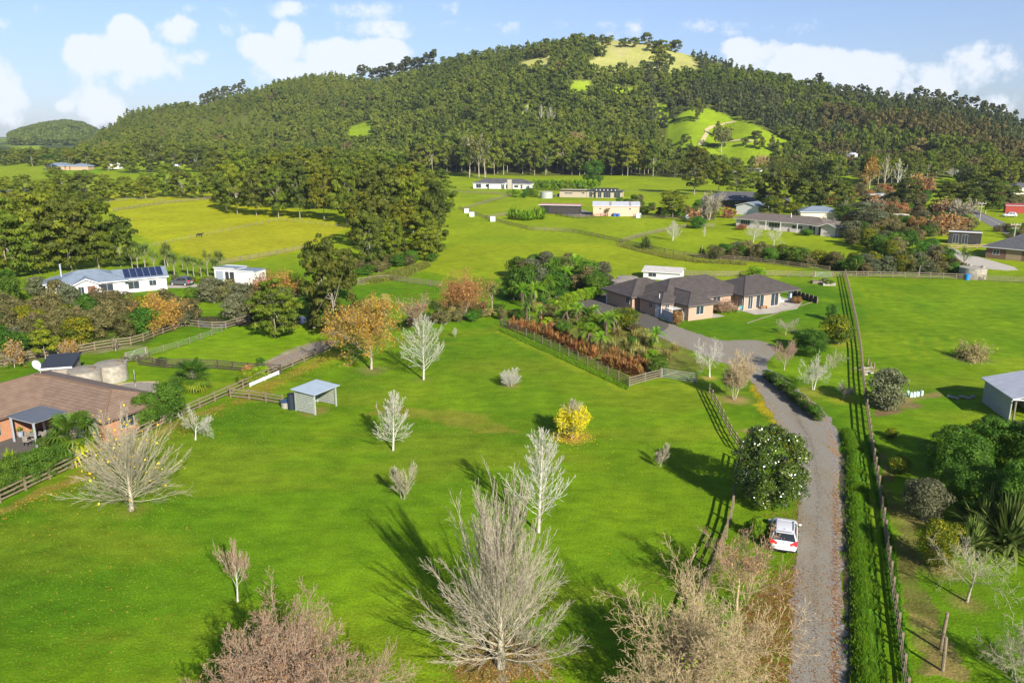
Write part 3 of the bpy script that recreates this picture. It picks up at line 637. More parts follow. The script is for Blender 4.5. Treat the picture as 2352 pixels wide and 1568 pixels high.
# blades / fronds ---------------------------------------------------
def blades(R, n, L, wd, o=(0, 0, 0), elev=(10, 85), droop=.8, seg=4, r0=.03):
    """arching straps from a point; returns V,F,tint"""
    az = R.uniform(0, 2 * math.pi, n); el = np.radians(R.uniform(elev[0], elev[1], n)); ln = L * R.uniform(.7, 1.1, n)
    d = np.stack([np.cos(az) * np.cos(el), np.sin(az) * np.cos(el), np.sin(el)], 1); side = np.stack([-np.sin(az), np.cos(az), np.zeros(n)], 1)
    P = np.array(o) + d * r0; V = []
    for k in range(seg + 1):
        t = k / seg; c = P + d * (ln * t)[:, None]; c[:, 2] -= (ln * droop * t ** 2.2) * np.cos(el)
        w_ = wd * (1.0 - t ** 2) * (.55 + .45 * min(1, t * 3)) + .004
        V += [c - side * w_ / 2, c + side * w_ / 2]
    V = np.stack(V, 1).reshape(-1, 3); b = np.arange(n)[:, None] * 2 * (seg + 1)
    F = np.concatenate([np.concatenate([b + 2 * k, b + 2 * k + 1, b + 2 * k + 3, b + 2 * k + 2], 1) for k in range(seg)])
    return V, F, np.tile(R.uniform(0, 1, n), seg)
def fern_fronds(R, n, L, o, elev=(5, 50), wid=.32):
    """fronds as a rib with narrow leaflets on both sides"""
    V = []; F = []; T = []
    for i in range(n):
        az = 6.283 * i / n + R.normal(0, .15); el = math.radians(R.uniform(*elev)); ln = L * R.uniform(.8, 1.1); tt = R.uniform(.2, 1)
        dh = np.array([math.cos(az), math.sin(az), 0]); sd = np.array([-math.sin(az), math.cos(az), 0]); m = 12; prev = None
        for k in range(m + 1):
            t = k / m; c = np.array(o) + dh * ln * t * math.cos(el) + np.array([0, 0, ln * (math.sin(el) * t * 1.3 - .75 * t ** 2.3)])
            if prev is not None:
                w_ = wid * ln * math.sin(math.pi * min(1, .12 + t * .9)) ** .8 * .55; b = len(V)
                for s_ in (-1, 1):
                    tip = c + sd * s_ * w_ + dh * w_ * .35 + np.array([0, 0, -.18 * w_]); b = len(V)
                    V += [prev, prev * .25 + c * .75, tip]; F.append((b, b + 1, b + 2)); T.append(tt + R.normal(0, .1))
            prev = c
    return np.array(V), np.array(F), np.clip(T, 0, 1)
def tree_fern_mesh(seed, trunk, L, nf=16):
    R = np.random.RandomState(seed); V, F, T = fern_fronds(R, nf, L, (0, 0, trunk)); V2, F2, T2 = fern_fronds(R, nf // 2, L * .8, (0, 0, trunk), (40, 75))
    cr = mesh_np('fronds', *(lambda j: (j[0], j[1]))(join([(V, F, T, 0), (V2, F2, T2, 0)])), M_['fern'], tint=np.concatenate([T, T2]))
    m = MB(); m.tube([(0, 0, -.05), (.03, 0, trunk * .5), (0, .02, trunk)], [.16, .12, .14], 8); V3, F3, T3 = blades(R, 16, L * .5, .14, (0, 0, trunk * .95), (-70, -30), .3)
    return cr, m.mesh('trunk', M_['darkbark']), mesh_np('dead_fronds', V3, F3, M_['deadf'], tint=T3)
def cabbage_mesh(seed, h, heads=4, L=.9, leafm='blade'):
    R = np.random.RandomState(seed); parts = []; m = MB(); fork = h * .55
    m.tube([(0, 0, -.05), (R.normal(0, .08), 0, fork * .5), (0, 0, fork)], [.14, .11, .10], 8)
    for k in range(heads):
        a = 6.28 * k / heads + R.normal(0, .3); q = 0 if heads == 1 else R.uniform(.35, .6) * h * .28; tip = (math.cos(a) * q, math.sin(a) * q, h * R.uniform(.8, .95))
        m.tube([(0, 0, fork * .97), (tip[0] * .6, tip[1] * .6, (fork + tip[2]) / 2), tip], [.09, .07, .06], 6)
        V, F, T = blades(R, 70, L, .07, tip, (-50, 88), .35); parts.append((V, F, T, 0))
    V, F, T, _ = join(parts); return mesh_np('leaf_heads', V, F, M_[leafm], tint=T), m.mesh('trunk', M_['bark'])
def fan_palm_mesh(seed, h, L=1.3):
    R = np.random.RandomState(seed); parts = []; m = MB(); m.tube([(0, 0, -.05), (.05, 0, h * .3), (.02, .05, h * .6), (0, 0, h * .78)], [.17, .14, .15, .17], 9); zc = h * .78
    for i in range(34):
        az = i * 2.4; el = math.radians(75 - 125 * (i / 34)); l = L * R.uniform(.75, 1.05); d = np.array([math.cos(az) * math.cos(el), math.sin(az) * math.cos(el), math.sin(el)])
        c = np.array([0, 0, zc]) + d * l * .6; m.bar((0, 0, zc), tuple(c), .03, .03)
        sd = np.array([-math.sin(az), math.cos(az), 0]); upv = np.cross(sd, d); n = 15; Vb = []; Fb = []
        for k in range(n):
            a = (k / (n - 1) - .5) * 4.2; e = d * math.cos(a) + sd * math.sin(a); e2 = e * l * .62 + np.array([0, 0, -.16 * l]); pw = np.cross(e, upv) * .085 * l / 2; b = len(Vb)
            Vb += [c - pw * .4, c + e * l * .35 + pw, c + e2, c + e * l * .35 - pw]; Fb.append((b, b + 1, b + 2, b + 3))
        T = np.clip(np.full(n, .15 + .8 * (i / 34) ** 2.2) + R.normal(0, .08, n), 0, 1); parts.append((np.array(Vb), np.array(Fb), T, 0))
    V, F, T, _ = join(parts); return mesh_np('fronds', V, F, M_['palm'], tint=T), m.mesh('trunk', M_['bark'])
def clump_mesh(seed, L=1.5, n=120, wd=.07, leafm='blade', r=.35, elev=(35, 88), droop=.5, name='leaves'):
    R = np.random.RandomState(seed); parts = []
    for k in range(6):
        a = R.uniform(0, 6.28); q = R.uniform(0, r); parts.append((*blades(R, n // 6, L, wd, (q * math.cos(a), q * math.sin(a), 0), elev, droop), 0))
    V, F, T, _ = join(parts); return mesh_np(name, V, F, M_[leafm], tint=T)
def shrub_mesh(seed, leafm, h=1., w=1., shape='round', nb=16, nl=900, leaf=.09, stems=True, **kw):
    R = np.random.RandomState(seed); V, F, T, C = crown(R, h, w, 0.04 * h, nb, nl, leaf, shape, spread=(.3, .9), flat=.8, br=(.18, .28), **kw)
    if not stems: return mesh_np('foliage', V, F, M_[leafm], tint=T)
    S = [((R.normal(0, .04), R.normal(0, .04), -.03), tuple(c), .03 * w, .01 * w) for c in C[:7]]
    sv, sf = tubes(S, 4); return mesh_np('foliage', V, F, M_[leafm], tint=T), mesh_np('stems', sv, sf, M_['bark'])
# ------------------------------------------------------------------ buildings
def frame_from(pa, pb):
    """front wall base, left and right photo points -> origin, yaw, length"""
    a, b = at(*pa), at(*pb); d = b - a; return a, math.atan2(d.y, d.x), math.hypot(d.x, d.y)
class House:
    def __init__(s, name, label, cat, loc, rz, wall, roof, fascia=None, group=None):
        s.t = thing(name, label, cat, loc, rz, group); s.wall, s.roof, s.fas = wall, roof, fascia or M_['white']
        s.w = MB(); s.r = MB(); s.f = MB(); s.cap = MB(); s.vols = []
    def vol(s, x0, y0, x1, y1, h=2.4, kind='hip', pitch=22, ov=.55, z0=-.1, h2=None):
        e = .003 * len(s.vols); h += e; s.vols.append((x0, y0, x1, y1, h)); s.w.box(x0, y0, z0, x1, y1, h, 0)
        a, b, c, d = x0 - ov, y0 - ov, x1 + ov, y1 + ov; tp = math.tan(math.radians(pitch)); F = s.r
        if kind == 'hip':
            s.f.box(a + .02, b + .02, h - .18, c - .02, d - .02, h - .005); q = min(c - a, d - b) / 2; zr = h + q * tp
            if c - a >= d - b: r0, r1 = (a + q, b + q, zr), (c - q, b + q, zr)
            else: r0, r1 = (a + q, b + q, zr), (a + q, d - q, zr)
            E = [(a, b, h), (c, b, h), (c, d, h), (a, d, h)]
            if c - a >= d - b: F.add(E + [r0, r1], [(0, 1, 5, 4), (1, 2, 5), (2, 3, 4, 5), (3, 0, 4), (0, 3, 2, 1)]); hips = [(E[0], r0), (E[3], r0), (E[1], r1), (E[2], r1)]
            else: F.add(E + [r0, r1], [(0, 1, 4), (1, 2, 5, 4), (2, 3, 5), (3, 0, 4, 5), (0, 3, 2, 1)]); hips = [(E[0], r0), (E[1], r0), (E[2], r1), (E[3], r1)]
            for p, q_ in hips + [(r0, r1)]:
                if (Vector(q_) - Vector(p)).length > .3: s.cap.bar(Vector(p) + Vector((0, 0, .02)), Vector(q_) + Vector((0, 0, .02)), .2, .08)
        elif kind in ('gx', 'gy'):
            g = (y1 - y0) / 2 if kind == 'gx' else (x1 - x0) / 2; zr = h + g * tp; th = .12
            if kind == 'gx':
                ym = (y0 + y1) / 2; s.w.add([(x0, y0, h - .01), (x0, y1, h - .01), (x0, ym, zr - .01), (x1, y0, h - .01), (x1, y1, h - .01), (x1, ym, zr - .01)], [(0, 2, 1), (3, 4, 5), (0, 3, 5, 2), (1, 2, 5, 4)])
                for sg in (-1, 1):
                    ye = b if sg < 0 else d; ze = h - ov * tp
                    F.add([(a, ye, ze), (c, ye, ze), (c, ym, zr), (a, ym, zr), (a, ye, ze + th), (c, ye, ze + th), (c, ym, zr + th), (a, ym, zr + th)], [(4, 5, 6, 7), (0, 3, 2, 1), (0, 1, 5, 4), (1, 2, 6, 5), (3, 0, 4, 7)])
                    s.f.bar((a, ye, ze + .03), (c, ye, ze + .03), .05, .16)
                s.cap.bar((a, ym, zr + th + .01), (c, ym, zr + th + .01), .3, .06)
            else:
                xm = (x0 + x1) / 2; s.w.add([(x0, y0, h - .01), (x1, y0, h - .01), (xm, y0, zr - .01), (x0, y1, h - .01), (x1, y1, h - .01), (xm, y1, zr - .01)], [(0, 1, 2), (3, 5, 4), (0, 2, 5, 3), (1, 4, 5, 2)])
                for sg in (-1, 1):
                    xe = a if sg < 0 else c; ze = h - ov * tp
                    F.add([(xe, b, ze), (xe, d, ze), (xm, d, zr), (xm, b, zr), (xe, b, ze + th), (xe, d, ze + th), (xm, d, zr + th), (xm, b, zr + th)], [(4, 5, 6, 7), (0, 3, 2, 1), (0, 1, 5, 4), (1, 2, 6, 5), (3, 0, 4, 7)])
                    s.f.bar((xe, b - .01, ze + .05), (xm, b - .01, zr + .05), .05, .2)
                s.cap.bar((xm, b, zr + th + .01), (xm, d, zr + th + .01), .3, .06)
        else:  # single slope; h at front, h2 at back
            h2 = h if h2 is None else h2; th = .14; sl = (h2 - h) / (y1 - y0)
            s.w.add([(x0, y0, h - .02), (x1, y0, h - .02), (x1, y1, h - .02), (x0, y1, h - .02), (x1, y1, max(h2, h) - .02), (x0, y1, max(h2, h) - .02)] if h2 >= h else
                    [(x0, y1, h2 - .02), (x1, y1, h2 - .02), (x1, y0, h2 - .02), (x0, y0, h2 - .02), (x1, y0, h - .02), (x0, y0, h - .02)], [(0, 1, 4, 5), (1, 2, 4), (0, 5, 3), (2, 3, 5, 4)])
            zf, zb = h - sl * ov, h2 + sl * ov
            F.add([(a, b, zf), (c, b, zf), (c, d, zb), (a, d, zb), (a, b, zf + th), (c, b, zf + th), (c, d, zb + th), (a, d, zb + th)], [(4, 5, 6, 7), (0, 3, 2, 1), (0, 1, 5, 4), (1, 2, 6, 5), (2, 3, 7, 6), (3, 0, 4, 7)])
            s.f.bar((a, b - .03, zf + .05), (c, b - .03, zf + .05), .05, .2)
        return s
    def hiproof(s, a, b, c, d, h, pitch):
        tp = math.tan(math.radians(pitch)); q = min(c - a, d - b) / 2; zr = h + q * tp; E = [(a, b, h), (c, b, h), (c, d, h), (a, d, h)]
        r0, r1 = (a + q, b + q, zr), (c - q, b + q, zr); s.r.add(E + [r0, r1], [(0, 1, 5, 4), (1, 2, 5), (2, 3, 4, 5), (3, 0, 4), (0, 3, 2, 1)]); s.f.box(a + .02, b + .02, h - .18, c - .02, d - .02, h - .005)
        for p, q_ in ((E[1], r1), (E[2], r1), (E[0], r0), (E[3], r0), (r0, r1)): s.cap.bar(Vector(p) + Vector((0, 0, .02)), Vector(q_) + Vector((0, 0, .02)), .2, .08)
    def win(s, v, side, u, wd, z0=.9, h=1.15, kind='window', n=2, m=None, fm=None, out=.0):
        x0, y0, x1, y1, _ = s.vols[v]; f = MB(); g = MB(); t = .05
        def B(mb, a, b, z, zz, o0, o1):
            if side == 'f': mb.box(x0 + a, y0 - o1, z, x0 + b, y0 - o0, zz)
            elif side == 'b': mb.box(x0 + a, y1 + o0, z, x0 + b, y1 + o1, zz)
            elif side == 'l': mb.box(x0 - o1, y0 + a, z, x0 - o0, y0 + b, zz)
            else: mb.box(x1 + o0, y0 + a, z, x1 + o1, y0 + b, zz)
        if kind == 'window' or kind == 'glass_door':
            B(f, u, u + wd, z0 + h - t, z0 + h, -.02, .05); B(f, u, u + wd, z0, z0 + t, -.02, .05)
            for k in range(n + 1): c = u + t / 2 + (wd - t) * k / n; B(f, c - t / 2, c + t / 2, z0 + t, z0 + h - t, -.02, .045)
            B(g, u + t, u + wd - t, z0 + t, z0 + h - t, -.02, .02)
            o = part('window' if kind == 'window' else 'glass_door', f, fm or M_['alum'], s.t); part('pane', g, m or M_['glass'], o)
        else:
            B(g, u, u + wd, z0, z0 + h, -.02, .03); o = part(kind, g, m or M_['white'], s.t)
            if kind == 'garage_door':
                for k in range(1, 4): B(f, u + .02, u + wd - .02, z0 + h * k / 4 - .02, z0 + h * k / 4 + .01, .03, .045)
                part('panel_trim', f, M_['alum'], o)
            else:
                B(f, u + wd - .14, u + wd - .08, z0 + h * .48, z0 + h * .52, .03, .08); part('handle', f, M_['alum'], o)
        return s
    def done(s, capm=None):
        part('wall', s.w, s.wall, s.t); r = part('roof', s.r, s.roof, s.t)
        if s.cap.v: part('ridge_cap', s.cap, capm or s.roof, r)
        if s.f.v: part('gutter', s.f, s.fas, r)
        return s.t
RB = roofmat('brown_tile_roof', (.17, .115, .08), (.225, .155, .105), .13)
RC = roofmat('charcoal_tile_roof', (.060, .050, .044), (.085, .073, .065), .14, dark=.5)
RG = roofmat('grey_ribbed_roof', (.16, .20, .25), (.20, .245, .30), .25, axis='x', dark=.8, rough=.45)
RK = roofmat('dark_grey_roof', (.075, .075, .080), (.105, .105, .11), .16)
RL = roofmat('pale_ribbed_roof', (.38, .40, .44), (.47, .49, .51), .22, axis='x', dark=.82, rough=.4)
RW = roofmat('off_white_roof', (.42, .40, .37), (.50, .47, .44), .3, axis='x', dark=.85, rough=.5)
RT_ = roofmat('brown_grey_tile_roof', (.13, .105, .085), (.18, .15, .125), .14)
RP = roofmat('faded_red_roof', (.42, .17, .14), (.50, .24, .20), .25, axis='x', dark=.85)
BRO = brickmat('orange_brick', (.38, .15, .06), (.29, .11, .05), (.45, .36, .26), 4.2)
BRT = brickmat('tan_brick', (.38, .255, .175), (.33, .215, .145), (.36, .29, .23), 4.2)
BRK = brickmat('brown_brick', (.16, .085, .05), (.12, .065, .04), (.16, .13, .10), 4.2)
PEACH = roofmat('peach_cladding', (.60, .37, .26), (.64, .41, .30), .3, axis='x', dark=.9)
WHC = roofmat('white_weatherboard', (.52, .52, .51), (.57, .57, .56), .18, dark=.88)
BEI = emptycol('beige_render', (.36, .31, .22), rough=.8); DKC = roofmat('dark_cladding', (.035, .032, .030), (.05, .046, .042), .2, axis='x', dark=.7)
GRYP = roofmat('grey_green_cladding', (.30, .33, .30), (.34, .37, .34), .3, axis='x', dark=.9)
REDC = emptycol('red_cladding', (.32, .05, .035), rough=.7); GRD = emptycol('grey_door', (.26, .30, .35), rough=.5)
def main_house():
    e = math.atan2(.47, .88); p = Vector((26.3, 115.8, 0))
    h = House('brick_house', 'long tan brick house with a dark tiled hip roof beside the asphalt apron', 'house', p, e, BRT, RC, emptycol('dark_gutter', (.10, .09, .085)))
    h.vol(-1.4, 3.9, 15.2, 13.2, 2.4, 'hip', 25, .5)      # main body
    h.vol(0, 0, 4.75, 9.5, 2.4, 'hip', 25, .5)             # bedroom wing
    h.vol(-2.5, 3.2, 1.5, 8.6, 2.35, 'hip', 25, .5)        # low wing
    h.vol(12.6, 1.5, 20.2, 10.5, 2.42, 'hip', 5, .1); h.hiproof(11.9, 1.0, 24.4, 10.6, 2.46, 23)      # living wing
    h.vol(-3.4, 9.4, 5.5, 16.6, 2.38, 'hip', 25, .6)       # garage
    h.win(1, 'f', 1.4, 1.5, .8, 1.3, fm=M_['white']); h.win(1, 'r', 1.2, 1.2); h.win(0, 'f', 6.6, 1.6); h.win(0, 'f', 9.6, 1.5, .2, 2.0, 'glass_door')
    h.win(3, 'f', .7, 1.0, .1, 2.1, 'glass_door', fm=M_['white']); h.win(3, 'f', 2.4, 1.7, .1, 2.1, 'glass_door', fm=M_['white']); h.win(3, 'f', 5.6, 1.7, .1, 2.1, 'glass_door', fm=M_['white'])
    h.win(3, 'r', .6, 1.8, .1, 2.1, 'glass_door'); h.win(2, 'l', 2.2, .9, 1.1, .9, fm=M_['white']); h.win(2, 'f', .6, .8, .7, 1.4, fm=M_['white']); h.win(4, 'l', .6, 1.0, 1.0, 1.0); h.win(2, 'l', .6, .9, 0, 2.0, 'door'); h.win(3, 'l', .5, 1.0, .5, 1.5)
    # covered terrace on the right end
    for (x, y) in ((23.7, 2.6), (23.7, 8.8)):
        c_ = MB(); c_.box(x - .2, y - .2, 0, x + .2, y + .2, 2.44); part('column', c_, emptycol('blue_grey_paint', (.32, .40, .50)), h.t)
    for (x, y) in ((12.2, 1.2), (-3.7, 15.9), (-.55, 3.0), (-2.8, 2.9)):
        c_ = MB(); c_.tube([(x, y, 0), (x, y, 2.4)], [.05, .05], 8); part('downpipe', c_, M_['white'], h.t)
    v = MB(); v.cyl(-1.9, 4.6, 2.7, 3.5, .06); part('vent_pipe', v, M_['white'], h.t)
    h.done(emptycol('roof_cap', (.07, .06, .055)))
    return h.t
main_house()
def main_house_extras():
    W = lambda x, y, z=0: Vector((26.3 + .88 * x - .47 * y, 115.8 + .47 * x + .88 * y, z)); e = math.atan2(.47, .88)
    sheet('terrace', [tuple(W(*q)[:2]) for q in ((4.9, 3.7), (12.0, 3.7), (12.0, -1.6), (15, -2.2), (21, -1.6), (25.5, 1.5), (26, 9), (20.3, 9.5), (20.3, 1.4), (12.5, 1.4), (12.5, 3.8))], M_['patio'], .024, world=True)
    sheet('side_path', [tuple(W(*q)[:2]) for q in ((4.8, -.3), (7.2, -.1), (6.6, 3.6), (4.8, 3.6))], M_['patio'], .022, world=True)
    # grey panel fence along the apron
    a, b = at(1440, 697), at(1546, 744); t = thing('panel_fence', 'grey panel fence with white posts beside the asphalt apron', 'fence', a, math.atan2((b - a).y, (b - a).x)); L = (b - a).length
    gp = roofmat('grey_fence_panel', (.36, .38, .43), (.42, .44, .48), .15, dark=.8)
    for k in range(6):
        m = MB(); m.box(k * L / 5 - .07, -.07, 0, k * L / 5 + .07, .07, 1.75); part('post', m, M_['alum'], t)
        if k < 5: m = MB(); m.box(k * L / 5 + .08, -.03, .08, (k + 1) * L / 5 - .08, .03, 1.6); part('panel', m, gp, t)
    # white gate leaf and clothes rack
    t = thing('side_gate', 'small white gate standing open beside the bedroom corner', 'gate', W(-.7, .2), e + 1.2); m = MB()
    for k in range(7): m.box(k * .15, -.02, .05, k * .15 + .08, .02, 1.3)
    m.box(0, -.03, .2, 1.0, -.0, .3); m.box(0, -.03, 1.0, 1.0, 0, 1.1); part('leaf', m, M_['white'], t)
    t = thing('clothes_line', 'white folding clothes line against the bedroom wing', 'clothes line', W(-2.4, 1.0), e); m = MB()
    for k in range(6): m.bar((0, .3 * k, 1.75), (2.0, .3 * k, 1.75), .035, .035)
    m.bar((0, 0, 1.75), (0, 1.5, 1.75), .06, .06); m.bar((2, 0, 1.75), (2, 1.5, 1.75), .06, .06); part('line_frame', m, M_['white'], t)
    for x in (0, 2.0): m = MB(); m.bar((x, .0, 0), (x, .0, 1.75), .06, .06); part('leg', m, M_['white'], t); m = MB(); m.bar((x, 1.5, 0), (x, 1.5, 1.75), .06, .06); part('leg', m, M_['white'], t)
    # outdoor furniture
    t = thing('garden_table', 'brown wooden outdoor table on the terrace by the drooping bush', 'table', W(10.6, 1.9), e); m = MB(); m.box(-.8, -.45, .7, .8, .45, .75); part('table_top', m, M_['redbark'], t)
    for x in (-.7, .7):
        for y in (-.38, .38): m = MB(); m.box(x - .04, y - .04, 0, x + .04, y + .04, .7); part('leg', m, M_['redbark'], t)
    def chair(x, y, rz, label, mt, W_=W):
        t = thing('garden_chair', label, 'chair', W_(x, y), rz); m = MB(); m.box(-.25, -.25, .42, .25, .25, .47); part('seat', m, mt, t)
        m = MB(); m.box(-.25, .22, .5, .25, .27, .95); part('backrest', m, mt, t)
        for a in (-.22, .22):
            for b in (-.22, .22): m = MB(); m.box(a - .02, b - .02, 0, a + .02, b + .02, .42); part('leg', m, mt, t)
    teal = emptycol('teal_fabric', (.05, .30, .34)); chair(11.6, 1.3, e + 2.6, 'teal garden chair at the outdoor table', teal); chair(10.6, .8, e + 3.1, 'brown garden chair in front of the outdoor table', M_['redbark'])
    t = thing('garden_bench', 'low orange wooden bench on the terrace below the glass doors', 'bench', W(16.2, .9), e); m = MB(); m.box(-.7, -.2, .38, .7, .2, .44); part('seat', m, M_['orangebark'], t)
    for x in (-.6, .6): m = MB(); m.box(x - .04, -.18, 0, x + .04, .18, .38); part('leg', m, M_['orangebark'], t)
    t = thing('garden_sofa', 'white outdoor sofa under the covered end of the terrace', 'sofa', W(21.8, 3.2), e + .1); m = MB(); m.box(-.9, -.4, .1, .9, .4, .42); part('seat', m, M_['white'], t)
    m = MB(); m.box(-.9, .3, .43, .9, .42, .85); part('backrest', m, M_['white'], t); 
    for x in (-.98, .9): m = MB(); m.box(x, -.4, .1, x + .08, .42, .62); part('armrest', m, M_['white'], t)
    # retaining wall of upright posts
    a, b = at(1812, 678), at(1876, 697); t = thing('retaining_wall', 'low timber retaining wall with pale posts past the terrace', 'wall', a, math.atan2((b - a).y, (b - a).x)); L = (b - a).length
    m = MB(); m.box(0, .08, -.05, L, .2, 1.1); part('boards', m, M_['woodd'], t)
    for k in range(8): m = MB(); m.box(k * L / 7 - .07, -.06, -.05, k * L / 7 + .07, .08, 1.15); part('post', m, M_['woodb'], t)
    t = thing('garden_edging', 'long pale timber edging board across the lawn below the terrace', 'edging', at(1715, 744)); a, b, c_ = at(1715, 744), at(1790, 718), at(1880, 690); m = MB()
    for p, q in ((a, b), (b, c_)): m.bar(p - a + Vector((0, 0, .12)), q - a + Vector((0, 0, .05)), .07, .12)
    part('board', m, M_['woodb'], t)
    # pale roofed shed, blue-grey box and tanks behind
    o, rz, L = frame_from((1487, 651), (1575, 655)); h = House('shed', 'white shed with a pale iron roof behind the tan brick house', 'shed', o + Vector((0, 5.0, 0)), rz - .12, M_['white'], RW); h.vol(0, 0, L, 4.5, 1.5, 'gx', 14, .3); h.win(0, 'f', 1, 1.5, .5, .7); h.done()
    t = thing('water_heater', 'blue-grey box unit with a round fan behind the dark tiled roof', 'box unit', W(14.4, 14.9) + Vector((0, 0, 0)), e); m = MB(); m.box(-1, -.8, 0, 1.1, .9, 3.1); part('casing', m, emptycol('blue_grey_steel', (.33, .45, .52)), t)
    m = MB(); m.tube([(.6, -.86, 2.3), (.6, -.8, 2.3)], [.42, .42], 16); part('fan', m, M_['black'], t); m = MB(); m.box(-1.06, -.86, 3.1, 1.16, .96, 3.2); part('lid', m, M_['alum'], t)
    def tank(p, r, hh, label, m1, m2, hatch=True, cat='water tank', name='water_tank', hat=(.3, .2)):
        t = thing(name, label, cat, p); m = MB(); m.cyl(0, 0, -.05, hh, r, n=40); part('wall', m, m1, t); m = MB(); m.tube([(0, 0, hh), (0, 0, hh + .08), (0, 0, hh + .22)], [r + .04, r + .04, .2], 40); part('lid', m, m2, t)
        if hatch: m = MB(); m.box(r * hat[0], -r * .1, hh + .1, r * hat[0] + .75, -r * .1 + .55, hh + .32); part('hatch', m, M_['woodb'], t)
        return t
    global make_tank; make_tank = tank
    tank(at(1428, 672), 1.9, 2.1, 'round concrete water tank beside the garage, nearer one', M_['conc'], M_['concd'], False)
    tank(at(1440, 664), 1.9, 2.1, 'round concrete water tank beside the garage, partly hidden one', M_['conc'], M_['concd'], False)
    tank(at(199, 887), 1.68, 1.9, 'large concrete water tank behind the brown roof, the one nearer the clay pots', M_['conc'], M_['concd'], hat=(.25, .2))
    tank(at(259, 872), 1.68, 1.9, 'large concrete water tank farther from the brown roof, by the small dark railing', M_['conc'], M_['concd'], hat=(.35, .2))
    t = tank(at(2232, 638), 2.4, 2.0, 'wide beige concrete tank behind the post and rail fence', M_['conc'], M_['conc'], False); 
    for (x, y) in ((.0, 1.2), (1.4, -.8)): m = MB(); m.cyl(x, y, 2.0, 2.5, .35, n=16); part('hatch', m, M_['conc'], t)
    tank(at(1255, 455), 2.6, 2.6, 'ribbed green-grey round tank beside the beige flat roofed house', GRYP, GRYP, False)
    tank(at(2067, 516), 2.2, 3.0, 'cream round tank under the dark round tree', M_['offw'], M_['offw'], False)
    tank(at(660, 934), .62, .62, 'small round concrete trough at the open end of the shelter fence', M_['conc'], emptycol('trough_water', (.03, .06, .12), rough=.1, spec=.6), False, 'trough', 'trough')
main_house_extras()
def brick_left():
    e = math.atan2(-.456, .89); o = Vector((-44.6, 71.0, 0))
    h = House('brick_house', 'orange brick house with a wide brown tiled roof beside the two concrete tanks', 'house', o, e, BRO, RB, emptycol('brown_gutter', (.12, .08, .06)))
    h.vol(-9.5, .55, 8.6, 7.3, 2.35, 'hip', 19, .55); h.vol(-9.2, -11.0, -.6, 7.0, 2.35, 'hip', 19, .55)
    h.win(1, 'r', 5.6, 2.0, .6, 1.4, fm=M_['concd']); h.win(1, 'r', 1.6, 1.2, .3, 1.7, 'window', m=emptycol('curtained_pane', (.30, .42, .55), rough=.2)); h.win(0, 'f', 10.2, 1.8, .1, 2.0, 'glass_door'); h.win(0, 'f', 13.6, 3.4, .0, 2.1, 'garage_door', m=GRD); h.win(0, 'r', 1.5, 1.4)
    d = MB(); d.tube([(-6.2, 4.4, 3.6), (-6.2, 4.4, 4.6)], [.04, .04], 6)
    s = ob('satellite_dish', d.mesh('satellite_dish', M_['alum']), h.t); d = MB(); d.tube([(-6.2, 4.35, 4.62), (-6.15, 4.2, 4.6), (-6.1, 4.05, 4.58)], [.1, .42, .5], 18); part('reflector', d, M_['white'], s)
    h.done(emptycol('brown_cap', (.17, .11, .07)))
    L2 = lambda x, y: Vector((-44.6 + .89 * x + .456 * y, 71.0 - .456 * x + .89 * y, 0))
    sheet('patio', [tuple(L2(*q)[:2]) for q in ((-.6, .5), (8.5, .5), (9.5, -3.2), (8.2, -9), (4.0, -15), (-1, -18), (-.6, -8))], M_['asph'], .02, world=True)
    t = thing('pergola', 'grey metal pergola with a clear roof over the brick house patio', 'pergola', L2(.5, -3.0), e); g, k = 2.1, 2.9
    for x in (0, 3.3):
        for y in (0, 2.9): m = MB(); m.box(x - .07, y - .07, 0, x + .07, y + .07, 2.3); part('post', m, M_['metal'], t)
    m = MB(); 
    for y in (0, 2.9): m.box(-.2, y - .05, 2.3, 3.5, y + .05, 2.45)
    for x in (0, 3.3): m.box(x - .05, .05, 2.3, x + .05, 2.85, 2.44)
    part('beam', m, M_['metal'], t)
    m = MB(); m.box(-.25, -.15, 2.47, 3.55, 3.1, 2.5)
    for k in range(5): m.box(-.22 + k * .92, -.15, 2.5, -.18 + k * .92, 3.1, 2.54)
    part('roof_sheet', m, emptycol('tinted_sheet', (.09, .10, .115), rough=.3, spec=.4), t)
    t = thing('patio_table', 'dark round table standing under the pergola', 'table', L2(2.2, -2.0), e); m = MB(); m.cyl(0, 0, .7, .75, .6); part('table_top', m, M_['concd'], t); m = MB(); m.cyl(0, 0, 0, .7, .08); part('leg', m, M_['black'], t)
    for i, (x, y, rz) in enumerate(((1.3, -2.4, -1.9), (3.1, -1.6, 1.3), (2.5, -3.0, 2.9))):
        t = thing('patio_chair', ['dark patio chair on the house side of the round table', 'dark patio chair on the far side of the round table', 'dark patio chair nearest the camera at the round table'][i], 'chair', L2(x, y), rz); m = MB(); m.box(-.25, -.25, .4, .25, .25, .46); part('seat', m, M_['concd'], t); m = MB(); m.box(-.25, .2, .47, .25, .26, .95); part('backrest', m, M_['concd'], t)
        for a in (-.2, .2):
            for b in (-.2, .2): m = MB(); m.box(a - .02, b - .02, 0, a + .02, b + .02, .4); part('leg', m, M_['black'], t)
    for i, (px, py) in enumerate(((48, 1002), (78, 1008))):
        t = thing('potted_plant', ['dark pot with a yellow-green leafy plant beside the pergola post', 'pale pot with a yellow-green leafy plant in front of the pergola'][i], 'potted plant', at(px, py)); m = MB(); m.tube([(0, 0, 0), (0, 0, .5)], [.2, .28], 14); part('pot', m, (GRD, M_['conc'])[i], t)
        ob('foliage', clump_mesh(50 + i, .55, 60, .07, 'lime', .1), t, (0, 0, .5))
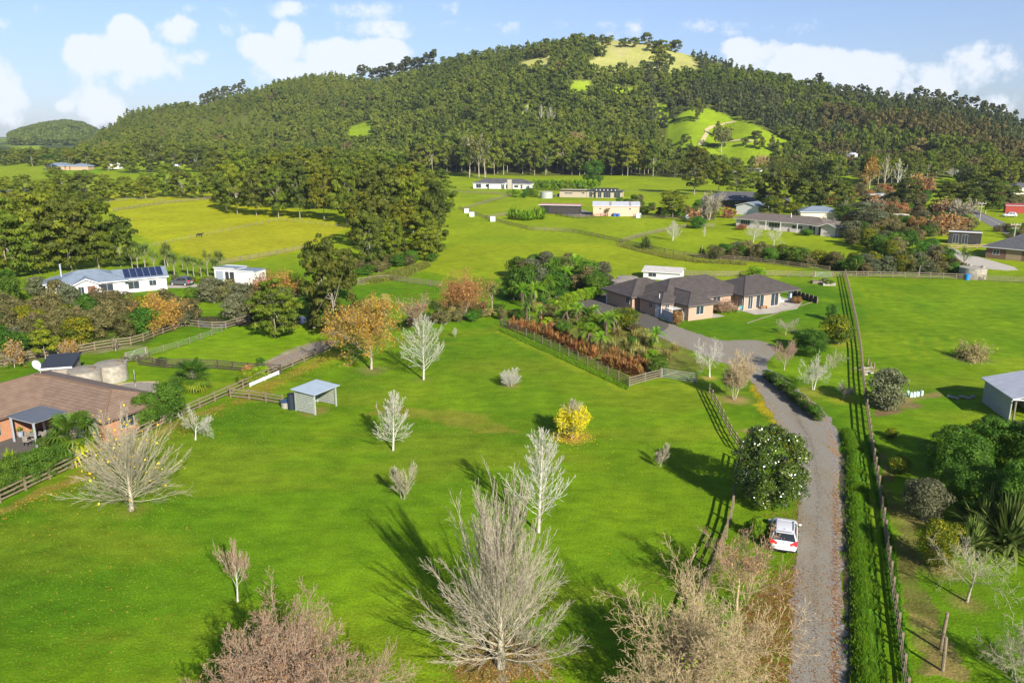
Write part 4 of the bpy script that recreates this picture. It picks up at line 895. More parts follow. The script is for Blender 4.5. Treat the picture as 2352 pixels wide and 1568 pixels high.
    # lean-to, red drum, clay pots, washing spot
    o, rz, L = frame_from((100, 885), (168, 880)); h = House('lean_to', 'low lean-to with a speckled black roof behind the brown tiled roof', 'shed', o, rz + .0, M_['concd'], emptycol('black_felt', (.03, .035, .045), rough=.6)); h.vol(0, 0, L, 4.2, 1.9, 'mono', 0, .2, h2=2.3); h.done()
    t = thing('drum', 'rusty red metal drum between the lean-to and the concrete tank', 'drum', at(187, 880)); m = MB(); m.tube([(0, 0, 0), (0, 0, .6), (0, 0, .64), (0, 0, 1.2), (0, 0, 1.24), (0, 0, 1.7)], [.55, .55, .58, .55, .58, .55], 24); part('body', m, mat('rust_red', (.40, .06, .03), (.28, .06, .03)), t); m = MB(); m.cyl(0, 0, 1.7, 1.74, .5); part('lid', m, emptycol('faded_red', (.45, .14, .10)), t)
    for i, x in enumerate((209, 217, 225, 233, 240)):
        t = thing('clay_pot', 'terracotta pot standing at the foot of the concrete tank', 'pot', at(x, 893 + (i % 2)), group='terracotta pots by the tank'); m = MB(); m.tube([(0, 0, 0), (0, 0, .28), (0, 0, .34)], [.14, .21, .23], 12); part('body', m, M_['orangebark'], t)
        sd = shrub_mesh(300 + i, 'green', .3, .3, nb=4, nl=60, leaf=.08, stems=False); ob('plant', sd, t, (0, 0, .33))
    sheet('paved_pad', smooth_poly([(252, 893), (300, 877), (372, 880), (355, 897), (330, 915), (285, 905)], 1), M_['concd'], .02)
    sheet('sand_edge', smooth_poly([(232, 893), (262, 880), (360, 874), (376, 880), (360, 898), (335, 920), (320, 918), (345, 900), (355, 885), (300, 881), (262, 896)], 1), emptycol('sandy_soil', (.42, .33, .2)), .012)
    t = thing('clothes_hoist', 'thin rotary clothes hoist folded up on the paved pad', 'clothes line', at(312, 888)); m = MB(); m.cyl(0, 0, 0, 2.0, .03, n=6); part('pole', m, M_['alum'], t); m = MB(); [m.bar((0, 0, .3), (.12 * math.cos(a), .12 * math.sin(a), 1.5), .03, .03) for a in (0, 1.5, 3, 4.6)]; part('arms', m, M_['black'], t)
brick_left()
def far_houses():
    # white weatherboard house with solar panels
    o, rz, L = frame_from((128, 690), (368, 668)); L = 17.6
    h = House('weatherboard_house', 'white weatherboard house with a blue-grey roof and solar panels', 'house', o, rz, WHC, RG); h.vol(0, 0, 10.8, 8, 2.5, 'hip', 20, .5); h.vol(9.5, 1.0, L, 7.2, 2.45, 'gx', 20, .4); h.vol(3.0, -1.0, 6.6, 2, 2.5, 'gy', 24, .4); h.vol(-1.2, 3.5, .8, 7.5, 2.3, 'hip', 18, .4)
    h.win(0, 'f', .6, 1.6, .2, 1.9, 'glass_door', fm=M_['white'], m=emptycol('blind_pane', (.45, .47, .48), rough=.2)); h.win(2, 'f', .5, .9, .2, 1.9, 'glass_door'); h.win(2, 'f', 1.9, 1.2, .1, 2.0, 'door', m=emptycol('brown_door', (.14, .07, .05))); h.win(0, 'f', 7.0, 1.9, .5, 1.6); h.win(1, 'f', 1.8, 1.8, .6, 1.4); h.win(1, 'f', 5.2, 1.2, .9, 1.0)
    c = MB(); c.cyl(1.4, 4.6, 3.2, 5.4, .14, n=10); part('chimney', c, M_['metal'], h.t)
    sol = mat('solar_cells', (.012, .018, .05), (.02, .03, .075), rough=.15, spec=.6)
    sl = math.tan(math.radians(20))
    for r in range(2):
        for k in range(6):
            m = MB(); x = 10.9 + k * 1.06; y = 1.1 + r * 1.5; z = lambda yy: 2.45 + .12 + (yy - 1.0) * sl + .1
            m.add([(x, y, z(y)), (x + .98, y, z(y)), (x + .98, y + 1.4, z(y + 1.4)), (x, y + 1.4, z(y + 1.4)), (x, y, z(y) - .05), (x + .98, y, z(y) - .05), (x + .98, y + 1.4, z(y + 1.4) - .05), (x, y + 1.4, z(y + 1.4) - .05)], [(0, 1, 2, 3), (7, 6, 5, 4), (4, 5, 1, 0), (5, 6, 2, 1), (6, 7, 3, 2), (7, 4, 0, 3)]); part('solar_panel', m, sol, h.t)
    d = MB(); d.box(-1.8, -3.0, .35, 9.4, -.02, .5); part('deck', d, M_['wood'], h.t)
    d = MB(); d.box(-1.8, -3.0, 1.3, 2.6, -2.94, 1.38); d.box(6.8, -3.0, 1.3, 9.4, -2.94, 1.38)
    for k in range(24):
        x = -1.8 + k * .47
        if x < 2.6 or x > 6.7: d.box(x, -2.99, .5, x + .05, -2.95, 1.3)
    d.box(-1.84, -2.94, 1.3, -1.78, 2.6, 1.38); [d.box(-1.83, -2.8 + k * .6, .5, -1.79, -2.75 + k * .6, 1.3) for k in range(9)]
    part('railing', d, M_['wood'], h.t)
    d = MB(); [d.box(2.6, -3.3 - .3 * k, 0, 6.8, -3.0 - .3 * k, .34 - .11 * k) for k in range(3)]; part('steps', d, M_['woodb'], h.t); h.done()
    # white open-front shed
    o, rz, L = frame_from((495, 652), (592, 657)); h = House('garage', 'white flat roofed shed with a grey roller door beside the orange willow', 'shed', o, rz - .03, M_['white'], RG); L = 8.2
    h.vol(0, 0, L * .52, 4, 3.0, 'mono', 0, .1, h2=2.8); h.vol(L * .52, .2, L, 4, 2.6, 'mono', 0, .1, h2=2.5); h.win(0, 'f', .3, 1.5, 0, 2.5, 'garage_door', m=GRD)
    h.win(0, 'f', 2.6, 1.3, 0, 2.3, 'opening', m=M_['black']) if False else None
    m = MB(); m.box(2.3, -.03, 0, 4.15, .0, 2.4); part('bay_shade_panel', m, emptycol('interior_shade_paint', (.03, .03, .035)), h.t, ); m = MB(); m.box(3.1, -.08, 0, 3.25, .0, 2.6); part('bay_post', m, M_['white'], h.t); h.done()  # solid dark panel on the wall; the bay's inner shade is its colour
    sheet('yard', smooth_poly([(375, 656), (440, 652), (480, 655), (495, 653), (500, 668), (470, 662), (440, 661), (375, 662)], 1), M_['patio'], .02)
    def simple(name, label, a, b, depth, hw, roof, kind, pitch, wall, wins=(), ov=.4, h2=None, extra=(), cat='house', Lf=None, fas=None, rot=0):
        o, rz, L = frame_from(a, b); L = Lf or L; rz = max(min(rz, .8), -.8) + rot; h = House(name, label, cat, o, rz, wall, roof, fas); h.vol(0, 0, L, depth, hw, kind, pitch, ov, h2=h2, z0=-.8)
        for (x0, y0, x1, y1, hh, k2, p2) in extra: h.vol(x0, y0, x1, y1, hh, k2, p2, ov, z0=-.8)
        for w_ in wins: h.win(*w_)
        h.done(); return h.t
    t = simple('bungalow', 'white house with a dark grey hip roof and a chimney below the tall tree line', (1087, 433), (1225, 435), 10, 2.7, RK, 'hip', 20, M_['white'],
           [(0, 'f', 1.5, 2.6, .3, 2.0, 'glass_door'), (0, 'f', 6.5, 2.2, .8, 1.3), (0, 'f', 10.5, 4.5, .2, 2.1, 'glass_door', 4), (2, 'f', .8, 1.2, .4, 1.9, 'glass_door'), (3, 'f', .8, 2.0, .8, 1.2), (3, 'f', 4.0, 1.0, .3, 1.9, 'glass_door')], Lf=29, rot=.1,
           extra=[(8.5, -1.5, 14.5, 6, 2.7, 'hip', 20), (16.5, -2.2, 19.5, 5, 2.7, 'gy', 22), (20.5, -1.2, 28.8, 7, 2.65, 'hip', 20)])
    c = MB(); c.box(18.2, -2.9, 0, 20.3, -2.2, 4.8); part('chimney', c, emptycol('stone_chimney', (.36, .34, .27)), t)
    t = simple('modern_house', 'beige low house with a dark flat roof and clerestory windows', (1285, 453), (1420, 455), 9, 2.9, RK, 'mono', 2, BEI,
           [(0, 'f', 2.2, 3.4, 1.5, .5), (0, 'f', 9.5, 1.2, 1.6, .6), (1, 'f', 1.0, 1.4, .2, 2.2, 'glass_door'), (2, 'f', .8, 1.6, .2, 2.2, 'glass_door'), (2, 'f', 3.2, 3.0, .2, 2.2, 'glass_door', 3), (2, 'f', 7.6, 2.6, .2, 2.2, 'glass_door')], Lf=11.5, h2=2.3, fas=M_['black'],
           extra=[(11.6, .6, 15.5, 8, 2.8, 'mono', 2), (15.6, -.8, 26.5, 8, 2.7, 'mono', 2)])
    c = MB(); c.box(14.8, 2.5, 2.9, 24.0, 7.0, 3.5); part('clerestory', c, M_['glass'], t); c = MB(); c.box(14.5, 2.2, 3.5, 24.4, 7.4, 3.65); part('upper_roof', c, emptycol('black_roof', (.04, .04, .045)), t)
    for k in range(6): c = MB(); c.box(15.2 + 1.6 * k, 2.44, 2.9, 15.6 + 1.6 * k, 2.5, 3.48); part('mullion', c, M_['white'], t)
    simple('barn', 'black timber barn with a faded red roof by the banana clump', (1240, 491), (1290, 492), 6, 3.0, RP, 'mono', 0, DKC, [(0, 'f', .4, 2.8, 0, 2.5, 'bay_shade_panel', 2, M_['black'])], .5, 2.9, cat='barn', Lf=13.5, rot=.0)  # black panel on the front wall paints the shade of an open bay
    t = simple('workshop', 'long peach-clad shed with a silver roof beside the gravel yard', (1362, 496), (1455, 497), 7, 3.4, RL, 'gx', 16, PEACH, [(0, 'f', 2.0, .7, 2.2, .5), (0, 'f', 5.0, .7, 2.2, .5), (0, 'f', 11.8, .7, 2.2, .5), (0, 'r', 2.5, 1.2, 0, 2.2, 'door')], .25, cat='shed', Lf=15.2)
    for x in (5.3, 11.8): m = MB(); sl = math.tan(math.radians(16)); m.add([(x, -.2, 3.53 - .05), (x + .7, -.2, 3.48), (x + .7, 3.3, 3.54 + 3.3 * sl), (x, 3.3, 3.54 + 3.3 * sl)], [(0, 1, 2, 3)]); part('skylight', m, M_['concd'], t)
    sheet('gravel_yard', smooth_poly([(1290, 488), (1300, 480), (1345, 482), (1362, 490), (1360, 497), (1320, 498), (1290, 494)], 1), M_['gravel'], .03)
    t = simple('ranch_house', 'long white house with a brown-grey hip roof and a white gable porch', (1690, 521), (1880, 540), 9, 2.6, RT_, 'hip', 17, emptycol('pale_pink_wall', (.55, .48, .45)),
           [(0, 'f', 1.5, 3.0, .8, 1.4, 'window', 4), (0, 'f', 10.5, 3.4, .8, 1.4, 'window', 4), (0, 'f', 17.5, 3.2, 1.0, .9, 'window', 3), (1, 'f', 1.0, 2.4, .1, 2.2, 'glass_door'), (0, 'f', 22.5, 2.0, .1, 2.1, 'glass_door')], .7, Lf=27,
           extra=[(25, -1.6, 31.5, 6, 2.6, 'hip', 17), (27.0, -2.4, 31.0, 1, 2.75, 'gy', 20)])
    m = MB(); m.cyl(15.5, 3.0, 3.2, 4.9, .12, n=8); part('vent_pipe', m, M_['white'], t)
    for x in (10, 14.5, 19.5, 24.0, 33.0): m = MB(); m.box(x - .08, -1.0 if x < 30 else -1.8, 0, x + .08, -.84 if x < 30 else -1.64, 2.6); part('veranda_post', m, M_['white'], t)
    m = MB(); m.box(30.9, -2.0, 2.6, 33.6, 4, 2.78); part('carport_roof', m, M_['white'], t)
    simple('dark_roof_house', 'low house with a wide black roof behind the bare round tree', (1612, 474), (1735, 478), 13, 2.6, RK, 'hip', 20, DKC, [(0, 'f', 12, 2.5, .8, 1.3, 'window', 3)], .8, Lf=30, fas=M_['black'])
    simple('gable_shed', 'white gable-ended shed behind the brown-grey roofed long house', (1690, 492), (1738, 494), 7, 3.0, RG, 'gy', 15, M_['white'], (), .3, cat='shed', Lf=8.2, rot=-.35)
    simple('blue_roof_house', 'pale blue roofed house half hidden behind the long house', (1838, 505), (1895, 506), 8, 2.6, RG, 'hip', 18, M_['offw'], (), .5, Lf=12)
    simple('flat_white_house', 'low white house with a flat roof at the foot of the green clearing', (1685, 397), (1748, 398), 8, 2.8, RL, 'mono', 1, M_['white'], [(0, 'f', 2, 2.5, .6, 1.6), (0, 'f', 7, 3, .3, 2.0, 'glass_door')], .8, 2.7, Lf=18)
    simple('black_roof_house', 'small house with a black gable roof above the low white house', (1757, 386), (1795, 386), 8, 3.2, RK, 'gx', 24, emptycol('grey_wall', (.35, .33, .30)), [(0, 'f', 1.5, 1.8, .6, 1.6)], .4, Lf=12)
    t = simple('three_storey_house', 'tall pale grey three storey house with balconies on the wooded slope', (1912, 384), (1950, 385), 9, 8.2, RL, 'gx', 12, emptycol('pale_grey_wall', (.52, .52, .50)), [(0, 'f', 3.2, 1.4, 6.2, 1.2), (0, 'f', 6.4, 1.4, 6.2, 1.2), (0, 'f', 1.2, 3.5, 3.4, 1.7, 'window', 3), (0, 'f', 6.5, 3.2, 3.4, 1.7, 'window', 3), (0, 'f', 1.2, 3.5, .5, 1.9, 'window', 3), (0, 'f', 6.5, 3.2, .5, 1.9, 'window', 3)], .3, Lf=11.5)
    for z in (2.6, 5.4): m = MB(); m.box(-3.5, -2.4, z, 12.3, .0, z + .22); m.box(-3.5, -2.4, z + .9, 12.3, -2.34, z + 1.0); part('balcony', m, M_['white'], t)
    for x in (-3.2, 3.5, 12.0): m = MB(); m.box(x, -2.3, -1, x + .2, -2.1, 5.4); part('balcony_post', m, M_['white'], t)
    simple('cabin', 'small dark cabin with a white sloping roof edge beside the driveway', (2176, 559), (2250, 567), 5, 3.0, emptycol('cabin_roof', (.62, .62, .6)), 'mono', 0, DKC, [(0, 'f', 1.0, 1.3, .1, 2.3, 'glass_door'), (0, 'f', 3.0, 1.3, .1, 2.3, 'glass_door'), (0, 'r', 1.6, 1.8, 1.0, 1.2)], .1, 2.7, cat='cabin', Lf=7.2, rot=.3)
    t = simple('dark_brick_house', 'dark brick house with a broad charcoal hip roof at the edge of the frame', (2262, 592), (2352, 614), 11, 2.6, RK, 'hip', 24, BRK, [(0, 'f', 1.4, 1.3, .9, 1.2, 'window', 2, None, M_['white']), (0, 'f', 4.0, 3.0, .05, 2.2, 'garage_door', 2, emptycol('tan_door', (.28, .20, .11))), (0, 'f', 8.5, 1.4, .05, 2.2, 'glass_door'), (0, 'f', 11, 2.0, .8, 1.3)], .7, Lf=20)
    simple('red_shed', 'small bright red shed beside the road', (2308, 489), (2340, 490), 4, 2.6, emptycol('red_roof', (.27, .05, .06)), 'gx', 12, REDC, (), .2, cat='shed', Lf=8)
    simple('hilltop_house', 'tiny white house on the crest of the ridge', (441, 238), (466, 238), 8, 3.5, RK, 'hip', 18, M_['white'], (), .4, Lf=17)
    t = simple('blue_roof_bungalow', 'brick house with pale blue-grey hip roofs in the far paddock', (106, 391), (158, 391), 10, 3, RG, 'hip', 20, emptycol('orange_brown_wall', (.42, .28, .18)), [(0, 'f', 3, 2, .8, 1.4), (1, 'f', 1, 2.6, .2, 2.2, 'glass_door')], .6, Lf=17, extra=[(9, -2.5, 15, 5, 3, 'hip', 22), (18, 0, 31, 8, 2.8, 'hip', 20)])
    simple('corner_house', 'grey roofed house at the left edge above the big evergreens', (-20, 492), (20, 487), 9, 2.8, RL, 'hip', 20, M_['offw'], [(0, 'f', 8, 2, .8, 1.3)], .5, Lf=13)
    simple('solar_roof_house', 'blue roofed house at the left edge behind the grey roof', (-20, 468), (14, 466), 8, 3.0, emptycol('blue_roof', (.12, .16, .24), rough=.3), 'gx', 22, M_['offw'], (), .4, Lf=14)
    simple('white_hut', 'tiny white hut in the paddock below the forest edge', (398, 383), (407, 383), 3, 3.5, M_['white'], 'mono', 0, M_['white'], (), .1, 3.3, cat='hut', Lf=5)
    simple('white_garage', 'white garage half hidden right of the far bungalow', (250, 388), (268, 388), 5, 3.0, M_['white'], 'gy', 14, M_['white'], (), .2, cat='garage', Lf=8)
    simple('roadside_house', 'white low house behind the tall bare poplars', (1998, 462), (2046, 462), 7, 2.6, RL, 'mono', 1, M_['white'], (), .5, 2.5, Lf=14)
    simple('edge_house', 'dark roofed house at the right edge above the road', (2328, 448), (2370, 448), 8, 3, RK, 'hip', 22, M_['offw'], (), .5, Lf=16)
    # shed on the right of the near paddock
    h = House('pole_shed', 'grey-green clad shed with a bright iron roof and an open front', 'shed', Vector((48.6, 73.4, 0)), -.12, GRYP, RL)
    h.vol(.0, .0, .12, 5.6, 2.6, 'none', 0, 0, h2=2.6); h.vols.pop(); h.w = MB(); h.r = MB(); h.f = MB()
    h.w.box(0, 0, 0, .1, 5.8, 2.6); h.w.box(.1, 5.7, 0, 7, 5.8, 2.6); h.w.box(6.9, 0, 0, 7, 5.7, 2.6); h.w.box(3.4, 1.2, 0, 3.5, 5.7, 2.6)
    h.w.add([(0, 5.75, 2.59), (7, 5.75, 2.59), (3.5, 5.75, 3.4)], [(0, 1, 2)])
    for sg in (-1, 1):
        xe = 3.5 + sg * 3.9; m_ = h.r; m_.add([(xe, -1.0, 2.52), (xe, 6.0, 2.52), (3.5, 6.0, 3.42), (3.5, -1.0, 3.42), (xe, -1.0, 2.62), (xe, 6.0, 2.62), (3.5, 6.0, 3.52), (3.5, -1.0, 3.52)], [(4, 5, 6, 7), (0, 3, 2, 1), (0, 1, 5, 4), (1, 2, 6, 5), (2, 3, 7, 6), (3, 0, 4, 7)])
    h.f.box(-.45, -1.06, 2.5, 7.4, -1.0, 2.62)
    for x in (0.1, 3.5, 6.9): m = MB(); m.cyl(x, -.6, 0, 2.6, .1, n=10); part('post', m, M_['woodb'], h.t)
    h.done(); M_['shedbox'] = emptycol('shelf_contents', (.3, .1, .08))
    sheet('shed_pad', [(47.5, 73.6), (56, 72.4), (56, 69), (49.5, 70)], M_['gravel'], .02, world=True)
    return
far_houses()
def shelter():
    a = Vector((-21.9, 76.4, 0)); b = Vector((-19.75, 75.2, 0)); e = math.atan2((b - a).y, (b - a).x)
    t = thing('field_shelter', 'small slatted timber field shelter with a blue-grey metal roof', 'shelter', a, e); W_, D_ = 2.55, 3.1; slat = mat('silver_timber', (.34, .37, .32), (.25, .27, .235), scale=8)
    # local x along the slatted side, y to the right-back: open front faces +x
    for (x, y, hh) in ((0, 0, 2.25), (W_, 0, 2.15), (0, D_, 2.25), (W_, D_, 2.15)): m = MB(); m.box(x - .07, y - .07, 0, x + .07, y + .07, hh); part('post', m, slat, t)
    for side, y in (('a', -.09), ('b', D_ + .06)):
        m = MB()
        for k in range(11): m.box(.0, y, .12 + k * .19, W_, y + .03, .26 + k * .19)
        part('slatted_wall', m, slat, t)
    m = MB()
    for k in range(11): m.box(-.10, .0, .12 + k * .19, -.07, D_, .26 + k * .19)
    part('slatted_wall', m, slat, t)
    m = MB(); m.add([(-.3, -.35, 2.32), (W_ + .35, -.35, 2.18), (W_ + .35, D_ + .35, 2.18), (-.3, D_ + .35, 2.32), (-.3, -.35, 2.37), (W_ + .35, -.35, 2.23), (W_ + .35, D_ + .35, 2.23), (-.3, D_ + .35, 2.37)], [(4, 5, 6, 7), (0, 3, 2, 1), (0, 1, 5, 4), (1, 2, 6, 5), (2, 3, 7, 6), (3, 0, 4, 7)])
    part('roof', m, roofmat('shelter_iron', (.30, .37, .42), (.34, .41, .47), .2, axis='y', dark=.88, rough=.35), t)
    t = thing('plastic_barrel', 'dark upright barrel against the back of the field shelter', 'barrel', a + Vector((-.6, .5, 0))); m = MB(); m.cyl(0, 0, 0, 1.6, .35); part('body', m, emptycol('dark_blue_plastic', (.02, .03, .045), rough=.4), t); m = MB(); m.cyl(0, 0, 1.6, 1.66, .37); part('lid', m, M_['black'], t)
shelter()
# ------------------------------------------------------------------ fences
PM = {}
def fence(label, px, sp=2.4, h=1.15, rails=3, m='wood', pm=None, group=None, name='post_and_rail_fence', cat='fence', wire=False, pw=.13, rh=.14, rl=1.0):
    P = [at(*p) for p in px]; seg = []; tot = 0
    for a, b in zip(P, P[1:]): seg.append((a, b, (b - a).length)); tot += seg[-1][2]
    n = max(2, int(round(tot / sp))); n = min(n, 99); pts = []
    for k in range(n + 1):
        s = tot * k / n
        for a, b, l in seg:
            if s <= l + 1e-6: q = a.lerp(b, min(1, s / l)); break
            s -= l
        pts.append(Vector((q.x, q.y, float(H(q.x, q.y)))))
    t = thing(name, label, cat, pts[0], 0, group); o = pts[0]
    key = (h, pw)
    if key not in PM: mb = MB(); mb.box(-pw / 2, -pw / 2, -.1, pw / 2, pw / 2, h); PM[key] = mb
    me = PM[key].mesh('post', M_[pm or m])
    for k, p in enumerate(pts):
        d = pts[min(k + 1, n)] - pts[max(k - 1, 0)]; ob('post', me, t, p - o, math.atan2(d.y, d.x))
    rn = random.Random(len(label))
    for r in range(rails):
        z = h * (r + .75) / (rails + .1) if not wire else h * (r + 1) / (rails + .5); mb = MB()
        for a, b in zip(pts, pts[1:]):
            d = (b - a).normalized(); off = Vector((d.y, -d.x, 0)) * (pw / 2 + .02); w_ = .012 if wire else rh
            mb.bar(a - o + off + Vector((0, 0, z + rn.uniform(-.015, .015))), b - o + off + Vector((0, 0, z + rn.uniform(-.015, .015))), .03 if not wire else .02, w_ if not wire else .02)
        part('wire' if wire else 'rail', mb, M_[m] if not wire else M_['alum'], t)
    return t
fence('long straight post and rail fence beside the grass bank and driveway', [(1941, 632), (1955, 692), (1968, 752), (1977, 812), (1982, 873), (1988, 922), (1997, 990), (2005, 1044), (2018, 1120), (2034, 1231), (2049, 1353), (2066, 1471), (2079, 1570), (2090, 1660)], 2.0)
fence('weathered boundary fence running past the brick house hedge', [(-60, 1185), (0, 1155), (150, 1083), (300, 1014), (400, 964), (500, 919), (532, 905), (640, 856), (772, 800)], 2.3, m='wood')
fence('paddock fence below the russet crop and tree ferns', [(1150, 750), (1200, 769), (1300, 816), (1380, 855), (1445, 888)], 2.2, rails=4, rh=.11, m='wood', pm='woodb')
fence('short pale rail fence between the paddock corner and the metal gate', [(1445, 888), (1478, 878), (1518, 868)], 2.2, rails=4, rh=.12, m='woodb')
fence('dark fence dropping from the metal gate towards the glossy tree', [(1629, 905), (1655, 955), (1680, 1005), (1703, 1040)], 2.0, m='wood')
fence('dark fence running from the glossy tree under the reddish bare tree', [(1700, 1060), (1690, 1130), (1676, 1215), (1660, 1260), (1625, 1350), (1595, 1440), (1560, 1570)], 2.4, m='wood')
fence('pale post and rail fence along the top of the large right paddock', [(1912, 636), (1990, 636), (2090, 638), (2190, 641), (2260, 645), (2352, 650), (2420, 654)], 2.3, m='woodb', pm='wood', rails=3)
fence('post and rail fence behind the tan brick house', [(1560, 634), (1640, 636), (1765, 634), (1868, 637)], 2.4, m='woodb', pm='wood')
fence('curved fence sweeping across the far green paddock', [(1054, 480), (1085, 492), (1118, 503), (1141, 509), (1175, 519), (1217, 529), (1285, 532), (1323, 536), (1363, 544), (1418, 556)], 3.0, m='wood')
fence('brushy fence below the long white house lawn', [(1418, 556), (1471, 569), (1538, 584), (1610, 594), (1714, 601), (1798, 611), (1905, 624)], 3.0, m='wood')
fence('diagonal fence joining the curved fence near the long house', [(1426, 557), (1480, 542), (1538, 529), (1580, 523), (1640, 522)], 2.8, m='woodb')
fence('diagonal pale fence climbing to the white house with the chimney', [(1066, 482), (1120, 465), (1175, 450)], 3, m='woodb')
fence('pale fence across the paddock below the dark grey hip roof', [(1040, 442), (1100, 445), (1175, 448)], 3, m='woodb')
fence('short pale fence left of the banana clump', [(1118, 503), (1150, 497), (1182, 492)], 3, m='woodb')
fence('black rail fence around the gravel yard', [(1276, 496), (1325, 503), (1360, 500), (1396, 497)], 3, m='woodd')
fence('dark fence in shade at the forest foot above the white house', [(1075, 408), (1105, 411), (1140, 416)], 3.5, m='woodd')
fence('low dark fence along the far side of the peach shed', [(1455, 500), (1530, 503), (1640, 508)], 3.2, m='woodd')
fence('fence from the boundary to the small concrete trough', [(530, 914), (580, 918), (650, 930)], 2.2, m='wood', rails=3)
fence('curved dark timber fence behind the yellowish palm', [(320, 838), (380, 845), (440, 845), (500, 847), (560, 853), (620, 856), (645, 858)], 2.0, m='woodd', rails=4)
fence('fence along the scrub on the left edge up to the stream', [(-30, 842), (0, 842), (68, 823), (145, 817), (237, 800), (314, 790), (382, 763), (426, 750)], 2.2, m='wood')
fence('stream fence from the corner to the round evergreen', [(426, 750), (510, 758), (545, 747), (573, 739)], 2.2, m='woodb', pm='wood')
fence('low wire fence with orange posts on the mown bank', [(340, 817), (405, 800), (455, 782), (510, 762)], 2.2, .9, 3, m='woodb', wire=True, pw=.09, name='wire_fence')
fence('pale fence along the lower edge of the yellow-green field', [(508, 609), (600, 592), (710, 571)], 2.8, m='woodb')
fence('white-grey rail fence at the top of the yellow-green field', [(260, 486), (372, 469), (495, 457)], 3, m='woodb', rails=3)
fence('thin wire fence above the white-grey rail fence', [(243, 466), (304, 459), (378, 463)], 3, m='woodb', wire=True, name='wire_fence')
fence('thin farm fence crossing the middle of the yellow-green field', [(340, 570), (400, 556), (560, 524), (640, 506), (700, 512), (790, 524)], 3.5, 1.0, 2, m='woodb', wire=True, pw=.1, name='wire_fence')
fence('curved fence by the stream behind the orange oak', [(822, 653), (886, 643), (940, 651), (1014, 660)], 2.4, m='woodb', pm='wood', rails=3)
fence('dark low fence in the shade behind the fern garden', [(1000, 740), (1060, 735), (1120, 728)], 2.6, m='woodd')
fence('small dark railing behind the second concrete tank', [(280, 835), (345, 826)], 1.6, .9, 2, m='woodd', name='railing')
fence('rail fence beside the roadside picnic area', [(2150, 574), (2200, 572), (2265, 569)], 3, 1.0, 2, m='redbark')
fence('fence between the house lawn and the roadside trees', [(2120, 570), (2160, 569), (2200, 568)], 3, 1.1, 2, m='wood')
t_ = fence('white boarded section along the inner side of the boundary fence', [(575, 888), (640, 860)], 4, .45, 1, m='white', rh=.42, name='board_fence')
# metal farm gates
def gate(label, pa, pb, h=1.15, n=5):
    a, b = at(*pa), at(*pb); L = (b - a).length; t = thing('farm_gate', label, 'gate', a, math.atan2((b - a).y, (b - a).x)); m = MB()
    m.bar((0, 0, .15), (0, 0, h), .06, .06); m.bar((L, 0, .15), (L, 0, h), .06, .06)
    for k in range(n): z = .18 + (h - .2) * k / (n - 1); m.bar((0, 0, z), (L, 0, z), .045, .045)
    m.bar((0, 0, .2), (L * .5, 0, h), .04, .04); part('frame', m, M_['alum'], t)
    m = MB(); m.box(-.22, -.08, -.1, -.06, .08, h + .1); part('post', m, M_['wood'], t); m = MB(); m.box(L + .06, -.08, -.1, L + .22, .08, h + .1); part('post', m, M_['wood'], t)
gate('grey metal farm gate at the corner of the crop garden', (1520, 868), (1596, 880))
gate('wire farm gate in the fence behind the raised beds', (1872, 637), (1908, 638))
gate('pale metal gate at the end of the orange-posted wire fence', (291, 831), (336, 818))
def posts():
    for px, py, yt, l, tilt in ((2160, 1492, 1405, 'tall leaning grey fence post alone beside the garden bed', .06), (2165, 1540, 1462, 'dead vine covered post leaning beside the garden bed', -.1)):
        p = at(px, py); h = hgt(p, yt); t = thing('old_post', l, 'post', p); m = MB(); m.tube([(0, 0, -.1), (tilt * .5, 0, h * .5), (tilt, 0, h)], [.10, .095, .085], 9); part('shaft', m, M_['wood'], t)
    for i, (a, hh) in enumerate((((2249, 508), 465), ((2328, 548), 513), ((2133, 456), 430), ((2131, 502), 468), ((251, 368), 352), ((932, 380), 364), ((1787, 500), 420), ((2000, 541), 505))):
        if i in (6, 7): continue
        p = at(*a); h = hgt(p, hh); labs = ['white utility pole with a crossarm beside the road bend', 'pale utility pole at the right edge by the road', 'slim utility pole on the green slope behind the red tree', 'brown timber pole among the orange shrubs', 'utility pole above the far blue-grey roofs', 'grey utility pole on the near forest edge', 'thin pole behind the yellow-green round tree']
        t = thing('utility_pole', labs[i], 'utility pole', p); m = MB(); m.tube([(0, 0, -.2), (0, 0, h)], [.2, .14], 8); part('pole', m, M_['redbark'] if i == 3 else M_['conc'], t)
        if i not in (3, 6): m = MB(); m.bar((-1.4, 0, h - .4), (1.4, 0, h - .4), .18, .18); m.bar((-1.0, 0, h - 1.3), (1.0, 0, h - 1.3), .14, .14); part('crossarm', m, M_['conc'], t)
        if i not in (3, 6):
            for x in (-1.25, -.4, .4, 1.25): m = MB(); m.cyl(x, 0, h - .3, h + .05, .07, n=6); part('insulator', m, M_['white'], t)
posts()
def wire(label, pts, sag=2.0, r=.045):
    """pts: (px, py of wire, pixel row of the ground below) -> hanging cable between supports"""
    P = []
    for x, y, yb in pts: p = at(x, yb); P.append(Vector((p.x, p.y, zat(p, y))))
    m = MB(); q = []
    for a, b in zip(P, P[1:]):
        for k in range(10): t = k / 10; c = a.lerp(b, t); c.z -= sag * 4 * t * (1 - t); q.append(c)
    q.append(P[-1]); m.tube(q, [r] * len(q), 4); o = ob('power_line', m.mesh('power_line', M_['concd']), label=label, category='power line')
wire('thin power line crossing in front of the tall forest edge', [(1055, 390, 418), (1310, 424, 445), (1600, 441, 460)], 1.2)
wire('thin power line over the dark hip roof and round trees', [(1600, 441, 460), (1880, 482, 500), (2130, 516, 530)], 1.2)
wire('thin power line from the timber pole to the road pole', [(2131, 470, 502), (2249, 470, 508)], .8)
